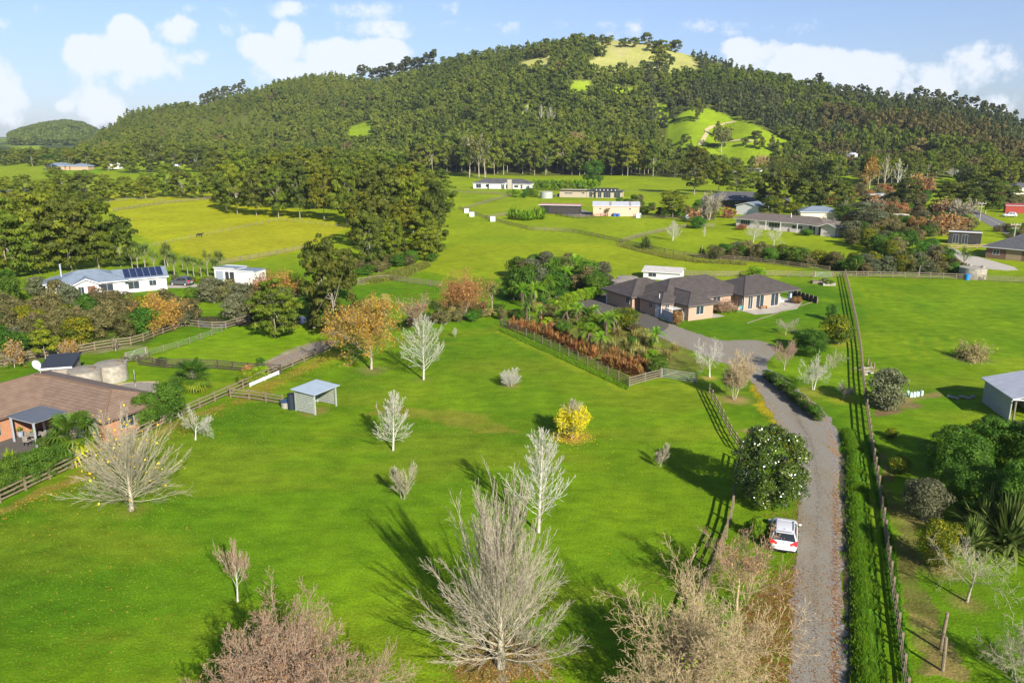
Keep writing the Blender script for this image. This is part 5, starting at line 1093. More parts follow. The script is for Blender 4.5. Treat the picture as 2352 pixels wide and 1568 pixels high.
# ------------------------------------------------------------------ near bare trees
D = deciduous
D('bare_tree', 'huge pale bare tree with many spreading limbs, nearest the camera', 1150, 1532, 1085, 350, 'fan', 'palebark', 3, twig='greybark', r=.24, kids=[96, 13, 7], wig=[.03, .075, .11, .15], shape=[lambda t: 1.8 - .45 * t, .38, .5], rk=[.20, .45, .65])
D('bare_tree', 'tall white leafless tree just behind the huge pale bare tree', 1237, 1222, 980, 140, 'leader', 'whitebark', 4)
D('bare_tree', 'tan leafless tree filling the bottom edge beside the driveway', 1590, 1660, 1330, 430, 'round', 'tanbark', 5, stems=3, leafm='lime', nleaf=300, leaf=.1, r=.11, kids=[19, 13, 8, 4], rmin=.008)
D('bare_tree', 'reddish twiggy bare tree behind the parked white car', 1692, 1400, 1195, 235, 'spread', 'tanbark', 6, twig='redbark', leafm='rust', nleaf=1500, leaf=.07, r=.1, kids=[15, 14, 9], rmin=.009)
D('bare_tree', 'reddish brown twiggy tree at the bottom edge with a few red leaves', 655, 1690, 1365, 430, 'round', 'greybark', 7, stems=4, twig='redbark', leafm='rust', nleaf=2600, leaf=.07, r=.10, kids=[19, 13, 8, 4], rmin=.008)
D('bare_tree', 'young white-stemmed tree alone on the open lawn with russet twig tips', 546, 1381, 1238, 85, 'vase', 'whitebark', 8, twig='redbark', r=.07)
D('bare_tree', 'wide fan shaped pale bare tree beside the boundary fence', 303, 1172, 925, 262, 'fan', 'palebark', 9, kids=[80, 11, 6], start=[.26, .18, .15], wig=[.03, .07, .11, .15], shape=[lambda t: 1.75 - .3 * t, .38, .5], rk=[.22, .45, .65], r=.19, leafm='yellow', nleaf=160, leaf=.13)
D('bare_tree', 'small leaning white bare tree between the fence and the lawn', 449, 1010, 925, 92, 'spread', 'whitebark', 10, r=.09)
D('bare_tree', 'lichen white bare tree in the middle of the paddock', 903, 1034, 895, 95, 'leader', 'whitebark', 11, r=.10)
D('bare_tree', 'small bare shrub on the open lawn', 925, 1146, 1062, 66, 'young', 'palebark', 12, stems=4, r=.03)
D('bare_tree', 'little vase shaped bare sapling next to the large round shadow', 1514, 1071, 1015, 36, 'young', 'palebark', 13, stems=3, r=.03)
D('yellow_tree', 'small tree with bright yellow leaves in the paddock', 1313, 1006, 915, 92, 'leader', 'palebark', 14, r=.07, leafm='yellow', nleaf=4200, leaf=.10, leafz=.72)
D('bare_tree', 'low spiky bare bush alone in the paddock', 1172, 887, 846, 52, 'young', 'whitebark', 15, stems=7, r=.03)
D('bare_tree', 'slender white bare tree with upswept branches beside the orange oak', 973, 872, 718, 105, 'leader', 'whitebark', 16, r=.12)
D('orange_tree', 'big tree with orange autumn leaves at the top of the paddock', 853, 848, 676, 186, 'round', 'palebark', 17, leafm='orange', nleaf=9500, leaf=.13, r=.17)
D('bare_tree', 'tall thin brownish tree with sparse leaves behind the orange oak', 962, 768, 674, 80, 'vase', 'greybark', 18, leafm='rust', nleaf=900, leaf=.13)
D('bare_tree', 'tiny staked sapling near the top of the mown paddock', 1045, 775, 752, 12, 'young', 'whitebark', 19, r=.02)
D('bare_tree', 'flat topped white bare tree beside the open metal gate', 1630, 866, 778, 125, 'spread', 'whitebark', 20, r=.10)
D('bare_tree', 'many stemmed pale bare shrub next to the gate beside the driveway', 1686, 917, 804, 72, 'vase', 'palebark', 21, stems=7, r=.05, twig='tanbark')
D('bare_tree', 'small wide bare tree on the front lawn of the tan brick house', 1804, 769, 728, 68, 'spread', 'greybark', 22, r=.06)
D('bare_tree', 'reddish round bare tree at the driveway turning place', 1801, 850, 772, 66, 'round', 'greybark', 23, r=.06, twig='redbark')
D('bare_tree', 'crooked lichen covered bare tree near the clipped box hedge', 1868, 895, 802, 78, 'spread', 'whitebark', 24, stems=2, r=.07)
D('bare_tree', 'small grey bare tree leaning over towards the straight fence', 1912, 846, 800, 48, 'spread', 'palebark', 25, r=.05)
D('bare_tree', 'small round bare bush with pale twigs close to the straight fence', 1936, 918, 876, 46, 'round', 'greybark', 26, r=.04)
D('bare_tree', 'lichen green bare tree on the right behind the lone post', 2221, 1381, 1240, 215, 'spread', 'palebark', 27, r=.10, twig='palebark')
D('bare_tree', 'lichen covered bare shrub in the bottom right corner', 2345, 1575, 1425, 190, 'spread', 'palebark', 28, stems=3, r=.07)
D('bare_tree', 'white bare tree on the far lawn left of the long house', 1545, 553, 506, 36, 'leader', 'whitebark', 29, r=.12)
D('bare_tree', 'tiny bare sapling on the lawn beside the dark bush', 1617, 544, 520, 12, 'young', 'whitebark', 30, r=.06)
D('bare_tree', 'white bare tree in front of the long house wall', 1730, 557, 506, 42, 'leader', 'whitebark', 31, r=.12)
D('bare_tree', 'second white bare tree in front of the long house, nearer the porch', 1775, 572, 515, 44, 'spread', 'whitebark', 32, r=.12)
D('bare_tree', 'big round pale bare tree left of the long house', 1628, 506, 436, 64, 'round', 'palebark', 33, stems=2, r=.25, rmin=.035)
D('willow_tree', 'large brown-orange leafless willow by the garden stream', 1066, 722, 612, 126, 'round', 'greybark', 34, stems=5, r=.13, leafm='rust', nleaf=3200, leaf=.16, twig='orangebark')
D('willow_tree', 'orange willow in front of the white house with solar panels', 362, 762, 648, 120, 'round', 'tanbark', 35, stems=5, r=.12, leafm='orange', nleaf=3800, leaf=.14, twig='orangebark')
D('willow_tree', 'rusty willow beside the white flat roofed shed', 612, 700, 618, 86, 'round', 'redbark', 36, stems=4, r=.10, leafm='rust', nleaf=2200, leaf=.18, twig='orangebark')
D('willow_tree', 'orange-brown willow beside the tall dark evergreens', 660, 706, 610, 88, 'round', 'redbark', 37, stems=4, r=.10, leafm='orange', nleaf=1900, leaf=.18, twig='orangebark')
D('young_tree', 'small orange leaved tree on the mown bank near the scrub', 160, 832, 778, 38, 'round', 'greybark', 38, r=.05, leafm='orange', nleaf=900, leaf=.13)
D('young_tree', 'small rusty leaved tree on the lawn at the far left', 34, 844, 782, 52, 'round', 'greybark', 39, r=.05, leafm='rust', nleaf=1100, leaf=.14)
D('young_tree', 'thin young tree in a wire guard on the mown bank', 266, 806, 775, 22, 'young', 'greybark', 40, r=.04, leafm='manuka', nleaf=120, leaf=.12)
D('drooping_bush', 'rounded drooping straw coloured bush at the terrace', 1656, 719, 686, 56, 'round', 'tanbark', 41, stems=3, r=.06, leafm='pinkt', nleaf=2600, leaf=.13, cat='bush')
D('stick_pile', 'rounded heap of dry cut branches in the right paddock', 2229, 824, 781, 76, 'heap', 'greybark', 42, r=.10, cat='stick pile', twig='tanbark', leafm='tuss', nleaf=900, leaf=.16)
for i, (x, yb, yt, w, st, bk, lm, nl, lab) in enumerate([
    (1995, 440, 362, 52, 'leader', 'palebark', 'orange', 1500, 'tall bare poplar with a haze of golden leaves behind the dark round tree'),
    (2030, 436, 356, 30, 'leader', 'greybark', None, 0, 'tall thin grey poplar between the golden one and the pale one'),
    (2060, 434, 364, 46, 'leader', 'whitebark', None, 0, 'tall pale bare poplar right of the golden one'),
    (2102, 462, 396, 34, 'round', 'redbark', 'orange', 1500, 'orange leaved tree behind the dark round tree'), (2122, 464, 404, 34, 'round', 'redbark', 'rust', 2200, 'red autumn tree beside the dark round tree'),
    (2162, 508, 456, 46, 'round', 'tanbark', 'rust', 900, 'orange-brown leafless tree near the road bend'), (2200, 512, 454, 62, 'round', 'palebark', None, 0, 'wide pale bare tree beside the road pole'),
    (2168, 540, 492, 80, 'round', 'tanbark', 'rust', 1800, 'spreading brown willow left of the small dark cabin'), (2208, 424, 386, 58, 'vase', 'whitebark', None, 0, 'wide whitish bare thicket above the pale slope'),
    (2232, 406, 362, 54, 'round', 'redbark', 'pinkt', 1600, 'pinkish bare tree on the slope above the whitish thicket'), (2272, 410, 362, 50, 'round', 'redbark', 'pinkt', 1500, 'second pinkish bare tree on the slope, the one nearer the frame edge'),
    (2290, 462, 420, 40, 'round', 'redbark', 'rust', 1000, 'small rusty tree behind the dark trees on the right'), (2005, 500, 456, 44, 'round', 'redbark', 'pinkt', 900, 'pink twigged shrub under the dark round tree'),
    (1745, 394, 352, 34, 'round', 'tanbark', 'orange', 900, 'orange-tan bare tree by the black gabled house'), (1210, 282, 240, 22, 'leader', 'whitebark', None, 0, 'white bare poplar stand left one on the forested hillside'),
    (1243, 290, 240, 22, 'leader', 'whitebark', None, 0, 'white bare poplar stand middle one on the forested hillside'), (1265, 285, 244, 22, 'leader', 'whitebark', None, 0, 'white bare poplar stand right one on the forested hillside'),
    (1670, 500, 480, 22, 'round', 'redbark', 'rust', 500, 'small red bush left of the white gable shed'), (1592, 511, 480, 24, 'round', 'redbark', 'rust', 500, 'small red autumn bush left of the bare round tree')]):
    D('autumn_tree' if lm else 'bare_tree', lab, x, yb, yt, w, st, bk, 60 + i, leafm=lm, nleaf=nl, leaf=.42, rmin=.05, r=.28, stems=2 if st == 'round' else 1, kids=[14, 6, 3] if st == 'leader' else BARE[st]['kids'])

# ------------------------------------------------------------------ evergreens, nearer ones built one by one
def E1(key, leafm, shape, **kw):
    return proto(key, lambda: evergreen_meshes(hash_(key), 1.0, kw.pop('w', 1.0), leafm, shape, **kw))
def hash_(s): return sum(ord(c) * (i + 3) * 17 for i, c in enumerate(s)) % 9973
def LOW(k):
    return E1('low%d' % (k % 4), ['ever', 'ever2', 'ever3', 'ever'][k % 4], ['egg', 'round', 'egg', 'round'][k % 4], z0=.03, nb=90, nl=9500, leaf=.026, r=.016, flat=.5, br=(.07, .14), lump=.6)
def BIG(k):   # unit-size crowns: height 1, width 1
    ms = ['ever', 'ever2', 'ever3']
    lm = ms[k % 3]; sh = ['egg', 'egg', 'round', 'column', 'egg', 'cone'][k % 6]
    return E1('big%d' % k, lm, sh, z0=.14 + .03 * (k % 3), nb=64 + 6 * (k % 4), nl=7000, leaf=.030, r=.016, flat=.5, br=(.08, .16), lump=.5)
def T(name, label, x, yb, yt, w, k, group=None, meshes=None, cat='tree'):
    p = at(x, yb); h = hgt(p, yt); wd = w * mppc(p, h); m = meshes or BIG(k)
    return place_tree(name, label, m, p, wd, h, (x * 7.13) % 6.28, cat, group)
T('evergreen_tree', 'round layered evergreen standing alone on the mown bank', 633, 775, 640, 118, 0, None, LOW(0))
T('evergreen_tree', 'tall dark evergreen at the top corner of the paddock', 768, 770, 566, 128, 7, None, LOW(1))
T('evergreen_tree', 'tall dark evergreen behind the one at the paddock corner', 742, 722, 538, 104, 4, None, LOW(1))
T('evergreen_tree', 'slim evergreen rising right of the paddock corner tree', 800, 690, 570, 62, 1)
T('evergreen_tree', 'dark cone shaped evergreen in the scrub on the left', 105, 824, 732, 78, 5)
T('evergreen_tree', 'dark columnar evergreen beside the parked grey car', 468, 690, 640, 26, 3)
grp = 'tall evergreens in the grove at the middle of the valley'
rnd = random.Random(5)
gv = [(560, 452, 352, 60), (600, 450, 345, 62), (650, 446, 342, 64), (700, 444, 338, 66), (750, 442, 340, 66), (800, 445, 342, 64), (850, 450, 345, 64), (905, 452, 350, 62), (955, 455, 372, 62), (1000, 460, 385, 60),
      (530, 470, 368, 58), (575, 474, 365, 62), (625, 476, 362, 62), (675, 478, 360, 62), (725, 480, 362, 62), (778, 482, 362, 62), (830, 480, 368, 60), (880, 484, 372, 62), (930, 488, 378, 62), (985, 492, 392, 60), (1020, 500, 412, 46),
      (520, 484, 392, 46), (545, 492, 388, 46), (590, 496, 392, 50), (640, 500, 388, 52), (690, 503, 386, 52), (745, 506, 384, 52), (795, 512, 380, 54), (850, 530, 396, 60), (900, 538, 402, 62), (950, 540, 404, 62), (1000, 545, 418, 56),
      (830, 565, 440, 58), (880, 580, 452, 62), (930, 588, 462, 60), (978, 598, 486, 62), (1005, 590, 500, 40), (850, 612, 480, 58), (905, 605, 500, 50)]
gl = ['evergreen of the dense grove, %s' % s for s in ('back row', 'middle row', 'front row with bare trunks', 'near right corner by the green paddock')]
for i, (x, yb, yt, w) in enumerate(gv):
    z = 0 if i < 10 else 1 if i < 21 else 2 if i < 32 else 3; j = [10, 11, 11, 7][z]
    T('evergreen_tree', '%s evergreen in the %s of the valley grove, counted from the left' % (['first', 'second', 'third', 'fourth', 'fifth', 'sixth', 'seventh', 'eighth', 'ninth', 'tenth', 'eleventh'][i - [0, 10, 21, 32][z]], ['back row', 'middle row', 'front row', 'nearest group'][z]), x, yb, yt - 2, w * 1.35, i % 8 if i % 8 != 5 else 4, grp, LOW(i) if z in (0, 1, 3) else None)
grp = 'big evergreens on the left above the white house'
for i, (x, yb, yt, w) in enumerate([(-40, 640, 470, 120), (20, 640, 452, 120), (90, 628, 440, 130), (165, 622, 448, 120), (228, 616, 458, 104), (278, 612, 492, 78), (-20, 690, 520, 90), (45, 590, 440, 100), (130, 575, 430, 100), (200, 570, 440, 90)]):
    T('evergreen_tree', ['yellow-green', 'wide', 'tall', 'dark', 'broad dark', 'lower dark', 'cut off', 'hidden', 'high topped', 'far'][i] + ' evergreen in the left grove above the white house, %s' % ['at the very edge', 'near the palm', 'in the centre', 'right of centre', 'beside the lawn', 'at the right end', 'lowest one', 'back row left', 'back row centre', 'back row right'][i], x, yb, yt, w * 1.1, 0, grp, LOW([2, 0, 3, 1, 3, 1, 2, 0, 3, 1][i]))
# second-distance belt on the left between paddocks
grp = 'trees of the left middle distance belt'; n_ = 0
for (x, yb, yt, w, k) in [(20, 470, 405, 60, 6), (60, 465, 400, 50, 3), (100, 462, 412, 50, 2), (150, 455, 395, 60, 4), (200, 458, 390, 66, 1), (245, 462, 400, 50, 0), (290, 455, 404, 56, 7), (335, 456, 404, 54, 4), (385, 452, 375, 56, 3), (420, 455, 385, 50, 1), (460, 456, 398, 52, 0), (500, 458, 392, 50, 4),
        (130, 422, 382, 46, 2), (300, 398, 330, 56, 4), (350, 396, 322, 60, 1), (250, 392, 335, 50, 0), (200, 386, 330, 46, 4), (400, 392, 326, 56, 7), (450, 396, 330, 56, 1), (500, 405, 335, 56, 4), (550, 410, 330, 56, 0), (150, 372, 335, 40, 1), (60, 372, 345, 30, 2), (180, 440, 400, 44, 2), (480, 430, 380, 46, 2), (340, 430, 396, 40, 3)]:
    T('evergreen_tree', 'rounded evergreen in the belt between the far left paddocks', x, yb, yt, w, k, grp, LOW(k))
rt = 'right of the long house'
for i, x in enumerate(range(-10, 240, 17)): T('evergreen_tree', 'small far evergreen in the line beyond the blue-grey roofs', x, 374 + (i * 7) % 9, 344 - (i * 5) % 9, 34, i, 'far line of trees on the left', LOW(i))
for (x, yb, yt, w, k, lab) in [(1758, 484, 398, 62, 1, 'dark evergreen behind the yellow-green round tree'), (1800, 488, 386, 74, 4, 'tallest dark evergreen behind the long house roof'), (1850, 492, 390, 74, 7, 'dark evergreen behind the middle of the long house'), (1898, 494, 400, 74, 1, 'dark evergreen behind the porch end of the long house'), (1938, 494, 420, 56, 4, 'lower dark evergreen at the right end of that clump'),
        (2082, 476, 410, 78, 1, 'dark domed evergreen in front of the tall bare poplars'), (2178, 486, 418, 92, 4, 'broad dark evergreen above the road bend'), (2262, 492, 406, 96, 1, 'broad dark evergreen over the far end of the road'), (2222, 480, 415, 60, 7, 'dark evergreen between the two broad ones by the road'), (2322, 470, 425, 50, 4, 'dark evergreen above the red shed'),
        (1595, 448, 336, 76, 4, 'tall dark evergreen at the right end of the forest edge'), (1650, 444, 366, 56, 2, 'brownish open crowned tree with a pale trunk beside the flat white house'), (1690, 446, 380, 66, 6, 'brown-green round tree below the flat white house'), (1640, 420, 360, 40, 1, 'small dark tree at the foot of the green clearing'), (1730, 440, 395, 40, 0, 'round tree beside the flat white house lawn'),
        (1545, 500, 436, 66, 2, 'light green tree with pale trunks right of the peach shed'), (1640, 500, 462, 34, 6, 'green tree just left of the white gable shed'), (1990, 532, 464, 92, 8, 'windswept grey-green tree right of the long house'), (1868, 820, 757, 70, 9, 'rounded glossy green tree at the driveway turning place'), (1908, 736, 698, 32, 9, 'small dark dense tree beside the straight fence'),
        (1842, 365, 320, 30, 3, 'dark tree beside the three storey house'), (1965, 404, 362, 36, 1, 'dark tree right of the three storey house'), (1365, 432, 366, 52, 9, 'single bluish green tree in front of the forest edge'),
        (1196, 615, 550, 30, 3, 'spare') ]:
    if lab == 'spare': continue
    mm = {8: lambda: E1('wind', 'olive', 'umb', z0=.2, nb=60, nl=6000, leaf=.028, flat=.4), 9: lambda: E1('glossy', 'green', 'round', z0=.04, nb=50, nl=6000, leaf=.03, flat=.8)}.get(k)
    T('evergreen_tree', lab, x, yb, yt, w, k if k < 8 else 0, None, mm() if mm else None)
T('yellow_green_tree', 'yellow-green round tree behind the long house', 1773, 498, 452, 62, 0, None, E1('yg', 'citrus', 'round', z0=.08, nb=40, nl=4500, leaf=.035))
T('yellow_green_tree', 'smaller yellow-green tree with a pale trunk behind the long house', 1822, 500, 464, 36, 0, None, E1('yg', 'citrus', 'round'))
# magnolia
pm = at(1765, 1165); hm = hgt(pm, 985); wm = 182 * mppc(pm, hm)
mg = place_tree('magnolia_tree', 'large glossy dark green tree with white flowers beside the driveway', proto('mag', lambda: evergreen_meshes(77, 1, 1, 'gloss', 'round', z0=.02, nb=110, nl=26000, leaf=.018, r=.02, flat=.9, br=(.10, .17), lump=.2)), pm, wm, hm, .4)
Rm = np.random.RandomState(3); dd = rdir(Rm, 34); dd[:, 2] = np.abs(dd[:, 2]) * .9 - .1
mb = MB()
for d in dd:
    c = (d[0] * .47, d[1] * .47, .5 + d[2] * .45); s_ = .0045
    mb.add([(c[0] - s_, c[1], c[2]), (c[0], c[1] - s_, c[2]), (c[0] + s_, c[1], c[2]), (c[0], c[1] + s_, c[2]), (c[0], c[1], c[2] + s_), (c[0], c[1], c[2] - s_)], [(0, 1, 4), (1, 2, 4), (2, 3, 4), (3, 0, 4), (1, 0, 5), (2, 1, 5), (3, 2, 5), (0, 3, 5)])
part('flowers', mb, emptycol('white_petals', (.85, .82, .72)), mg)
# ------------------------------------------------------------------ shrubs
def SH(k):
    ks = [('green', 'round'), ('manuka', 'round'), ('olive', 'round'), ('citrus', 'round'), ('lime', 'round'), ('gloss', 'round'), ('manuka', 'egg'), ('green', 'column'), ('rust', 'round'), ('tuss', 'round')][k]
    return proto('sh%d' % k, lambda: shrub_mesh(40 + k, ks[0], 1, 1, ks[1], nb=36, nl=4200, leaf=.042, lump=.4))
def S(name, label, x, yb, yt, w, k, cat='shrub', group=None, meshes=None):
    p = at(x, yb); return place_tree(name, label, meshes or SH(k), p, w * mppc(p, hgt(p, yt)), hgt(p, yt), (x * 3.7 + yb) % 6.28, cat, group)
S('shrub', 'big round grey-green shrub beside the straight fence', 2036, 940, 850, 92, 2)
S('shrub', 'round grey-green shrub right of the long fence in the garden', 2122, 1195, 1103, 106, 2, meshes=proto('ol', lambda: shrub_mesh(90, 'olive', 1, 1, 'round', nb=44, nl=9000, leaf=.028)))
S('lemon_tree', 'lemon tree with yellow fruit beside the round grey-green shrub', 2152, 1300, 1196, 100, 3, 'fruit tree', meshes=proto('lem', lambda: shrub_mesh(91, 'citrus', 1, 1, 'round', nb=40, nl=7000, leaf=.03)))
S('lemon_tree', 'low lemon bush with yellow fruit by the long fence in the garden', 2066, 1084, 1050, 54, 3, 'fruit tree')
S('lemon_tree', 'tiny lemon bush beside the garden edge below the paddock', 2046, 1004, 983, 32, 3, 'fruit tree')
S('lemon_tree', 'yellow-green fruit tree leaning over the straight fence', 1922, 788, 728, 80, 3, 'fruit tree')
S('lemon_tree', 'citrus tree loaded with yellow fruit in front of the apron', 1436, 755, 706, 66, 3, 'fruit tree', meshes=proto('lem', None))
S('shrub', 'yellow-green leafy shrub beside the parked white car', 1736, 1238, 1188, 44, 4)
S('shrub', 'red leaved shrub at the end of the grey panel fence', 1556, 746, 712, 24, 8)
S('shrub', 'low bush with pink and green leaves at the terrace corner', 1830, 697, 680, 26, 8)
S('shrub', 'dense dark green shrub below the box hedge bend', 1850, 800, 757, 60, 0)
S('shrub', 'yellowish round bush behind the dark tiled roof', 1735, 640, 612, 46, 4)
S('shrub', 'round clipped green bush on the far lawn', 1603, 525, 498, 40, 0)
S('shrub', 'clipped bush at the porch of the long house', 1852, 541, 526, 32, 0)
S('shrub', 'pink flowering bush along the left end of the long house wall', 1702, 528, 514, 26, 8)
S('shrub', 'round blue-green bush near the parked grey car', 440, 691, 659, 32, 0)
S('shrub', 'round dark bush between the column evergreen and the white shed', 494, 680, 652, 30, 0)
S('shrub', 'yellow-green shrub in front of the white flat roofed shed', 535, 684, 650, 40, 4)
S('shrub', 'grey-green tree at the left end of the white house', 86, 678, 636, 52, 2)
S('shrub', 'small round bush on the lawn behind the blue-grey roof', 284, 645, 624, 28, 0)
S('shrub', 'small leafy tree in front of the white house deck', 172, 700, 664, 32, 0)
S('shrub', 'bright green shrub at the crop corner by the pale fence', 1512, 862, 822, 44, 7)
S('shrub', 'round bright green bush inside the russet crop', 1296, 770, 738, 36, 0)
S('shrub', 'laurel hedge bush beside the boundary boards', 570, 880, 852, 56, 4)
S('shrub', 'second laurel hedge bush beside the boundary boards', 600, 868, 842, 50, 4)
S('shrub', 'purple-brown bush at the end of the curved dark fence', 574, 862, 838, 36, 8)
S('shrub', 'small dark shrub beside the stony bank', 598, 845, 822, 22, 7)
S('shrub', 'green shrub growing over the start of the curved dark fence', 372, 838, 820, 28, 0)
S('shrub', 'dark green evergreen shrub just right of the brown roof end', 390, 968, 878, 90, 0, meshes=proto('bsh', lambda: shrub_mesh(92, 'green', 1, 1, 'round', nb=50, nl=9000, leaf=.03)))
S('shrub', 'dark green shrub between the brown roof and the fan shaped bare tree', 340, 985, 905, 70, 0, meshes=proto('bsh', None))
S('shrub', 'bushy green shrub below the patio palm', 128, 1066, 1000, 90, 0, meshes=proto('bsh', None))
for i, (x, yb, yt, w) in enumerate([(105, 1098, 1028, 66), (72, 1112, 1040, 60), (38, 1124, 1050, 62), (6, 1135, 1062, 60), (-30, 1150, 1075, 60), (150, 1075, 1015, 50)]):
    S('hedge_bush', '%s bush of the thick green hedge inside the boundary fence, from the frame edge' % ['fourth', 'third', 'second', 'first whole', 'cut off', 'last'][i], x, yb, yt, w, 0, 'hedge', 'bushes of the thick hedge', proto('bsh', None))
grp = 'clipped bushes of the low hedge by the driveway'
for i in range(13):
    t = i / 12; x = 1762 + (1882 - 1762) * t + math.sin(t * 6) * 3; y = 868 + (962 - 868) * t ** 1.0
    S('hedge_bush', 'low clipped dark bush of the hedge bordering the driveway', x, y + 4, y - 18 - 3 * (i % 3), 28 + (i % 4) * 2, 0 if i % 2 else 5, 'hedge', grp)
grp = 'sections of the bright green hedge'
for i, (x, yb, yt) in enumerate([(1290, 710, 680), (1303, 706, 674), (1318, 700, 670), (1332, 694, 664), (1346, 690, 661), (1360, 687, 659)]):
    S('hedge_bush', 'light green clipped hedge bush around the curve of the asphalt apron', x, yb, yt, 26, 4, 'hedge', grp)
for i in range(14):
    x = 1230 + i * 10.5
    S('hedge_bush', 'tall yellow-green hedge bush behind the beige flat roofed house', x, 436 + i * .4, 412 + (i % 3), 17, 4, 'hedge', 'tall yellow-green hedge')
# dark shrubbery in the lower right
dk = proto('dks', lambda: evergreen_meshes(93, 1, 1, 'green', 'round', z0=.02, nb=90, nl=22000, leaf=.020, r=.02, flat=.8, br=(.10, .18)))
for i, (x, yb, yt, w, l) in enumerate([(2190, 1110, 985, 150, 'left end of the big shrubbery'), (2280, 1090, 960, 150, 'middle of the big shrubbery behind the flax'), (2370, 1120, 970, 150, 'shrubbery at the frame edge below the pole shed'), (2240, 1190, 1070, 150, 'front middle of the big shrubbery'), (2345, 1230, 1060, 160, 'lowest bush of the big shrubbery at the frame edge')]):
    place_tree('large_shrub', 'large dense dark green shrub, ' + l, dk, at(x, yb), w * mpp(at(x, yb)), hgt(at(x, yb), yt), i * 1.3, 'shrub', 'big shrubbery in the lower right')
def clump(name, label, x, yb, yt, k=0, cat='plant', group=None, sx=None):
    p = at(x, yb); h = hgt(p, yt)
    fn = [lambda: clump_mesh(21, 1.15, 260, .075, 'blade', .35, (25, 88), .6), lambda: clump_mesh(22, 1.0, 300, .03, 'tuss', .3, (20, 85), .8), lambda: clump_mesh(23, 1.05, 120, .06, 'lime', .2, (20, 85), .4)][k]
    o = ob(name, proto('cl%d' % k, fn), None, p, x % 6, label=label, category=cat, group=group); s = h / .95; o.scale = (sx or s, sx or s, s); return o
clump('flax_bush', 'large strappy green flax clump in front of the shrubbery', 2262, 1225, 1130, 0); clump('flax_bush', 'large strappy flax clump touching the right frame edge', 2325, 1262, 1150, 0)
clump('flax_bush', 'flax plant poking out of the shrubbery below the round grey bush', 2235, 1262, 1195, 0); clump('flax_bush', 'flax clump on the fence line of the long house lawn', 1482, 571, 544, 0); clump('flax_bush', 'second flax clump on that fence line, under the bare tree', 1612, 591, 568, 0)
clump('flax_bush', 'flax clump behind the far end of the right paddock fence', 1968, 628, 590, 0); clump('flax_bush', 'spiky yellow-green plant on the brick house drive', 22, 1058, 1030, 2)
for i, (x, yb, yt) in enumerate([(1380, 812, 780), (1408, 805, 775), (1435, 800, 768), (1462, 806, 778), (1450, 830, 800), (1480, 826, 794), (1508, 815, 786), (1530, 822, 796), (1550, 806, 782), (1420, 770, 744), (1455, 778, 752), (1475, 790, 766), (1495, 798, 772), (1345, 745, 722)]):
    clump('tussock', 'straw coloured tussock grass in the fern garden', x, yb, yt, 1, 'tussock', 'tussocks of the fern garden')
# russet crop
cm = [proto('can%d' % k, lambda k=k: clump_mesh(31 + k, 1.0, 150, .11, 'canna', .42, (30, 88), .55, 'leaves')) for k in range(3)]
grp = 'russet leafy crop plants along the paddock fence'
cr = []
for (a, b, n, w) in (((1172, 752), (1295, 778), 13, 2), ((1235, 762), (1330, 806), 10, 3), ((1332, 812), (1372, 822), 7, 3), ((1390, 832), (1475, 866), 16, 4)):
    for i in range(n):
        for r_ in range(w):
            t = (i + .5 + rnd.uniform(-.3, .3)) / n; x = a[0] + (b[0] - a[0]) * t + r_ * 5 - 4; y = a[1] + (b[1] - a[1]) * t - r_ * 7.5; cr.append((x, y, n))
for i, (x, y, n_) in enumerate(cr):
    if rnd.random() < .22: continue
    p = at(x, y); o = ob('crop_plant', cm[i % 3], None, p, rnd.uniform(0, 6), label='russet leaved crop plant in the ' + {13: 'farthest strip', 10: 'second strip from the far end', 7: 'short middle patch', 16: 'strip nearest the metal gate'}[n_], category='crop plant', group=grp); s = rnd.uniform(.95, 1.6); o.scale = (s * .75, s * .75, s)
# tree ferns, cabbage trees, palms
def multi(name, label, x, yb, yt, key, fn, cat='tree', group=None, hu=1.0):
    ms = proto(key, fn); p = at(x, yb); s = hgt(p, yt) / hu; t = thing(name, label, cat, p, (x * 1.7) % 6.28, group); t.scale = (s, s, s)
    for m in ms: ob(m.name.split('.')[0], m, t)
    return t
grp = 'tree ferns of the garden beside the apron'
for i, (x, yb, yt) in enumerate([(1300, 750, 698), (1325, 742, 694), (1330, 790, 738), (1352, 800, 745), (1392, 770, 716), (1380, 812, 762), (1410, 760, 712), (1300, 660, 610), (1260, 690, 630), (1228, 700, 648), (1200, 705, 650), (1345, 660, 600), (1320, 645, 585), (1365, 735, 700), (1210, 735, 690), (1505, 800, 752), (1280, 730, 690), (1240, 740, 700), (1180, 690, 650), (1290, 640, 595)]):
    k = i % 3; multi('tree_fern', 'bright green tree fern in the planted garden between paddock and apron' if i not in (7, 11, 12, 19) else 'bright green tree fern near the top of the garden thicket', x, yb, yt, 'tf%d' % k, lambda k=k: tree_fern_mesh(k, 1.5 + .3 * k, 1.7), 'tree fern', grp, 2.2 + .3 * k)
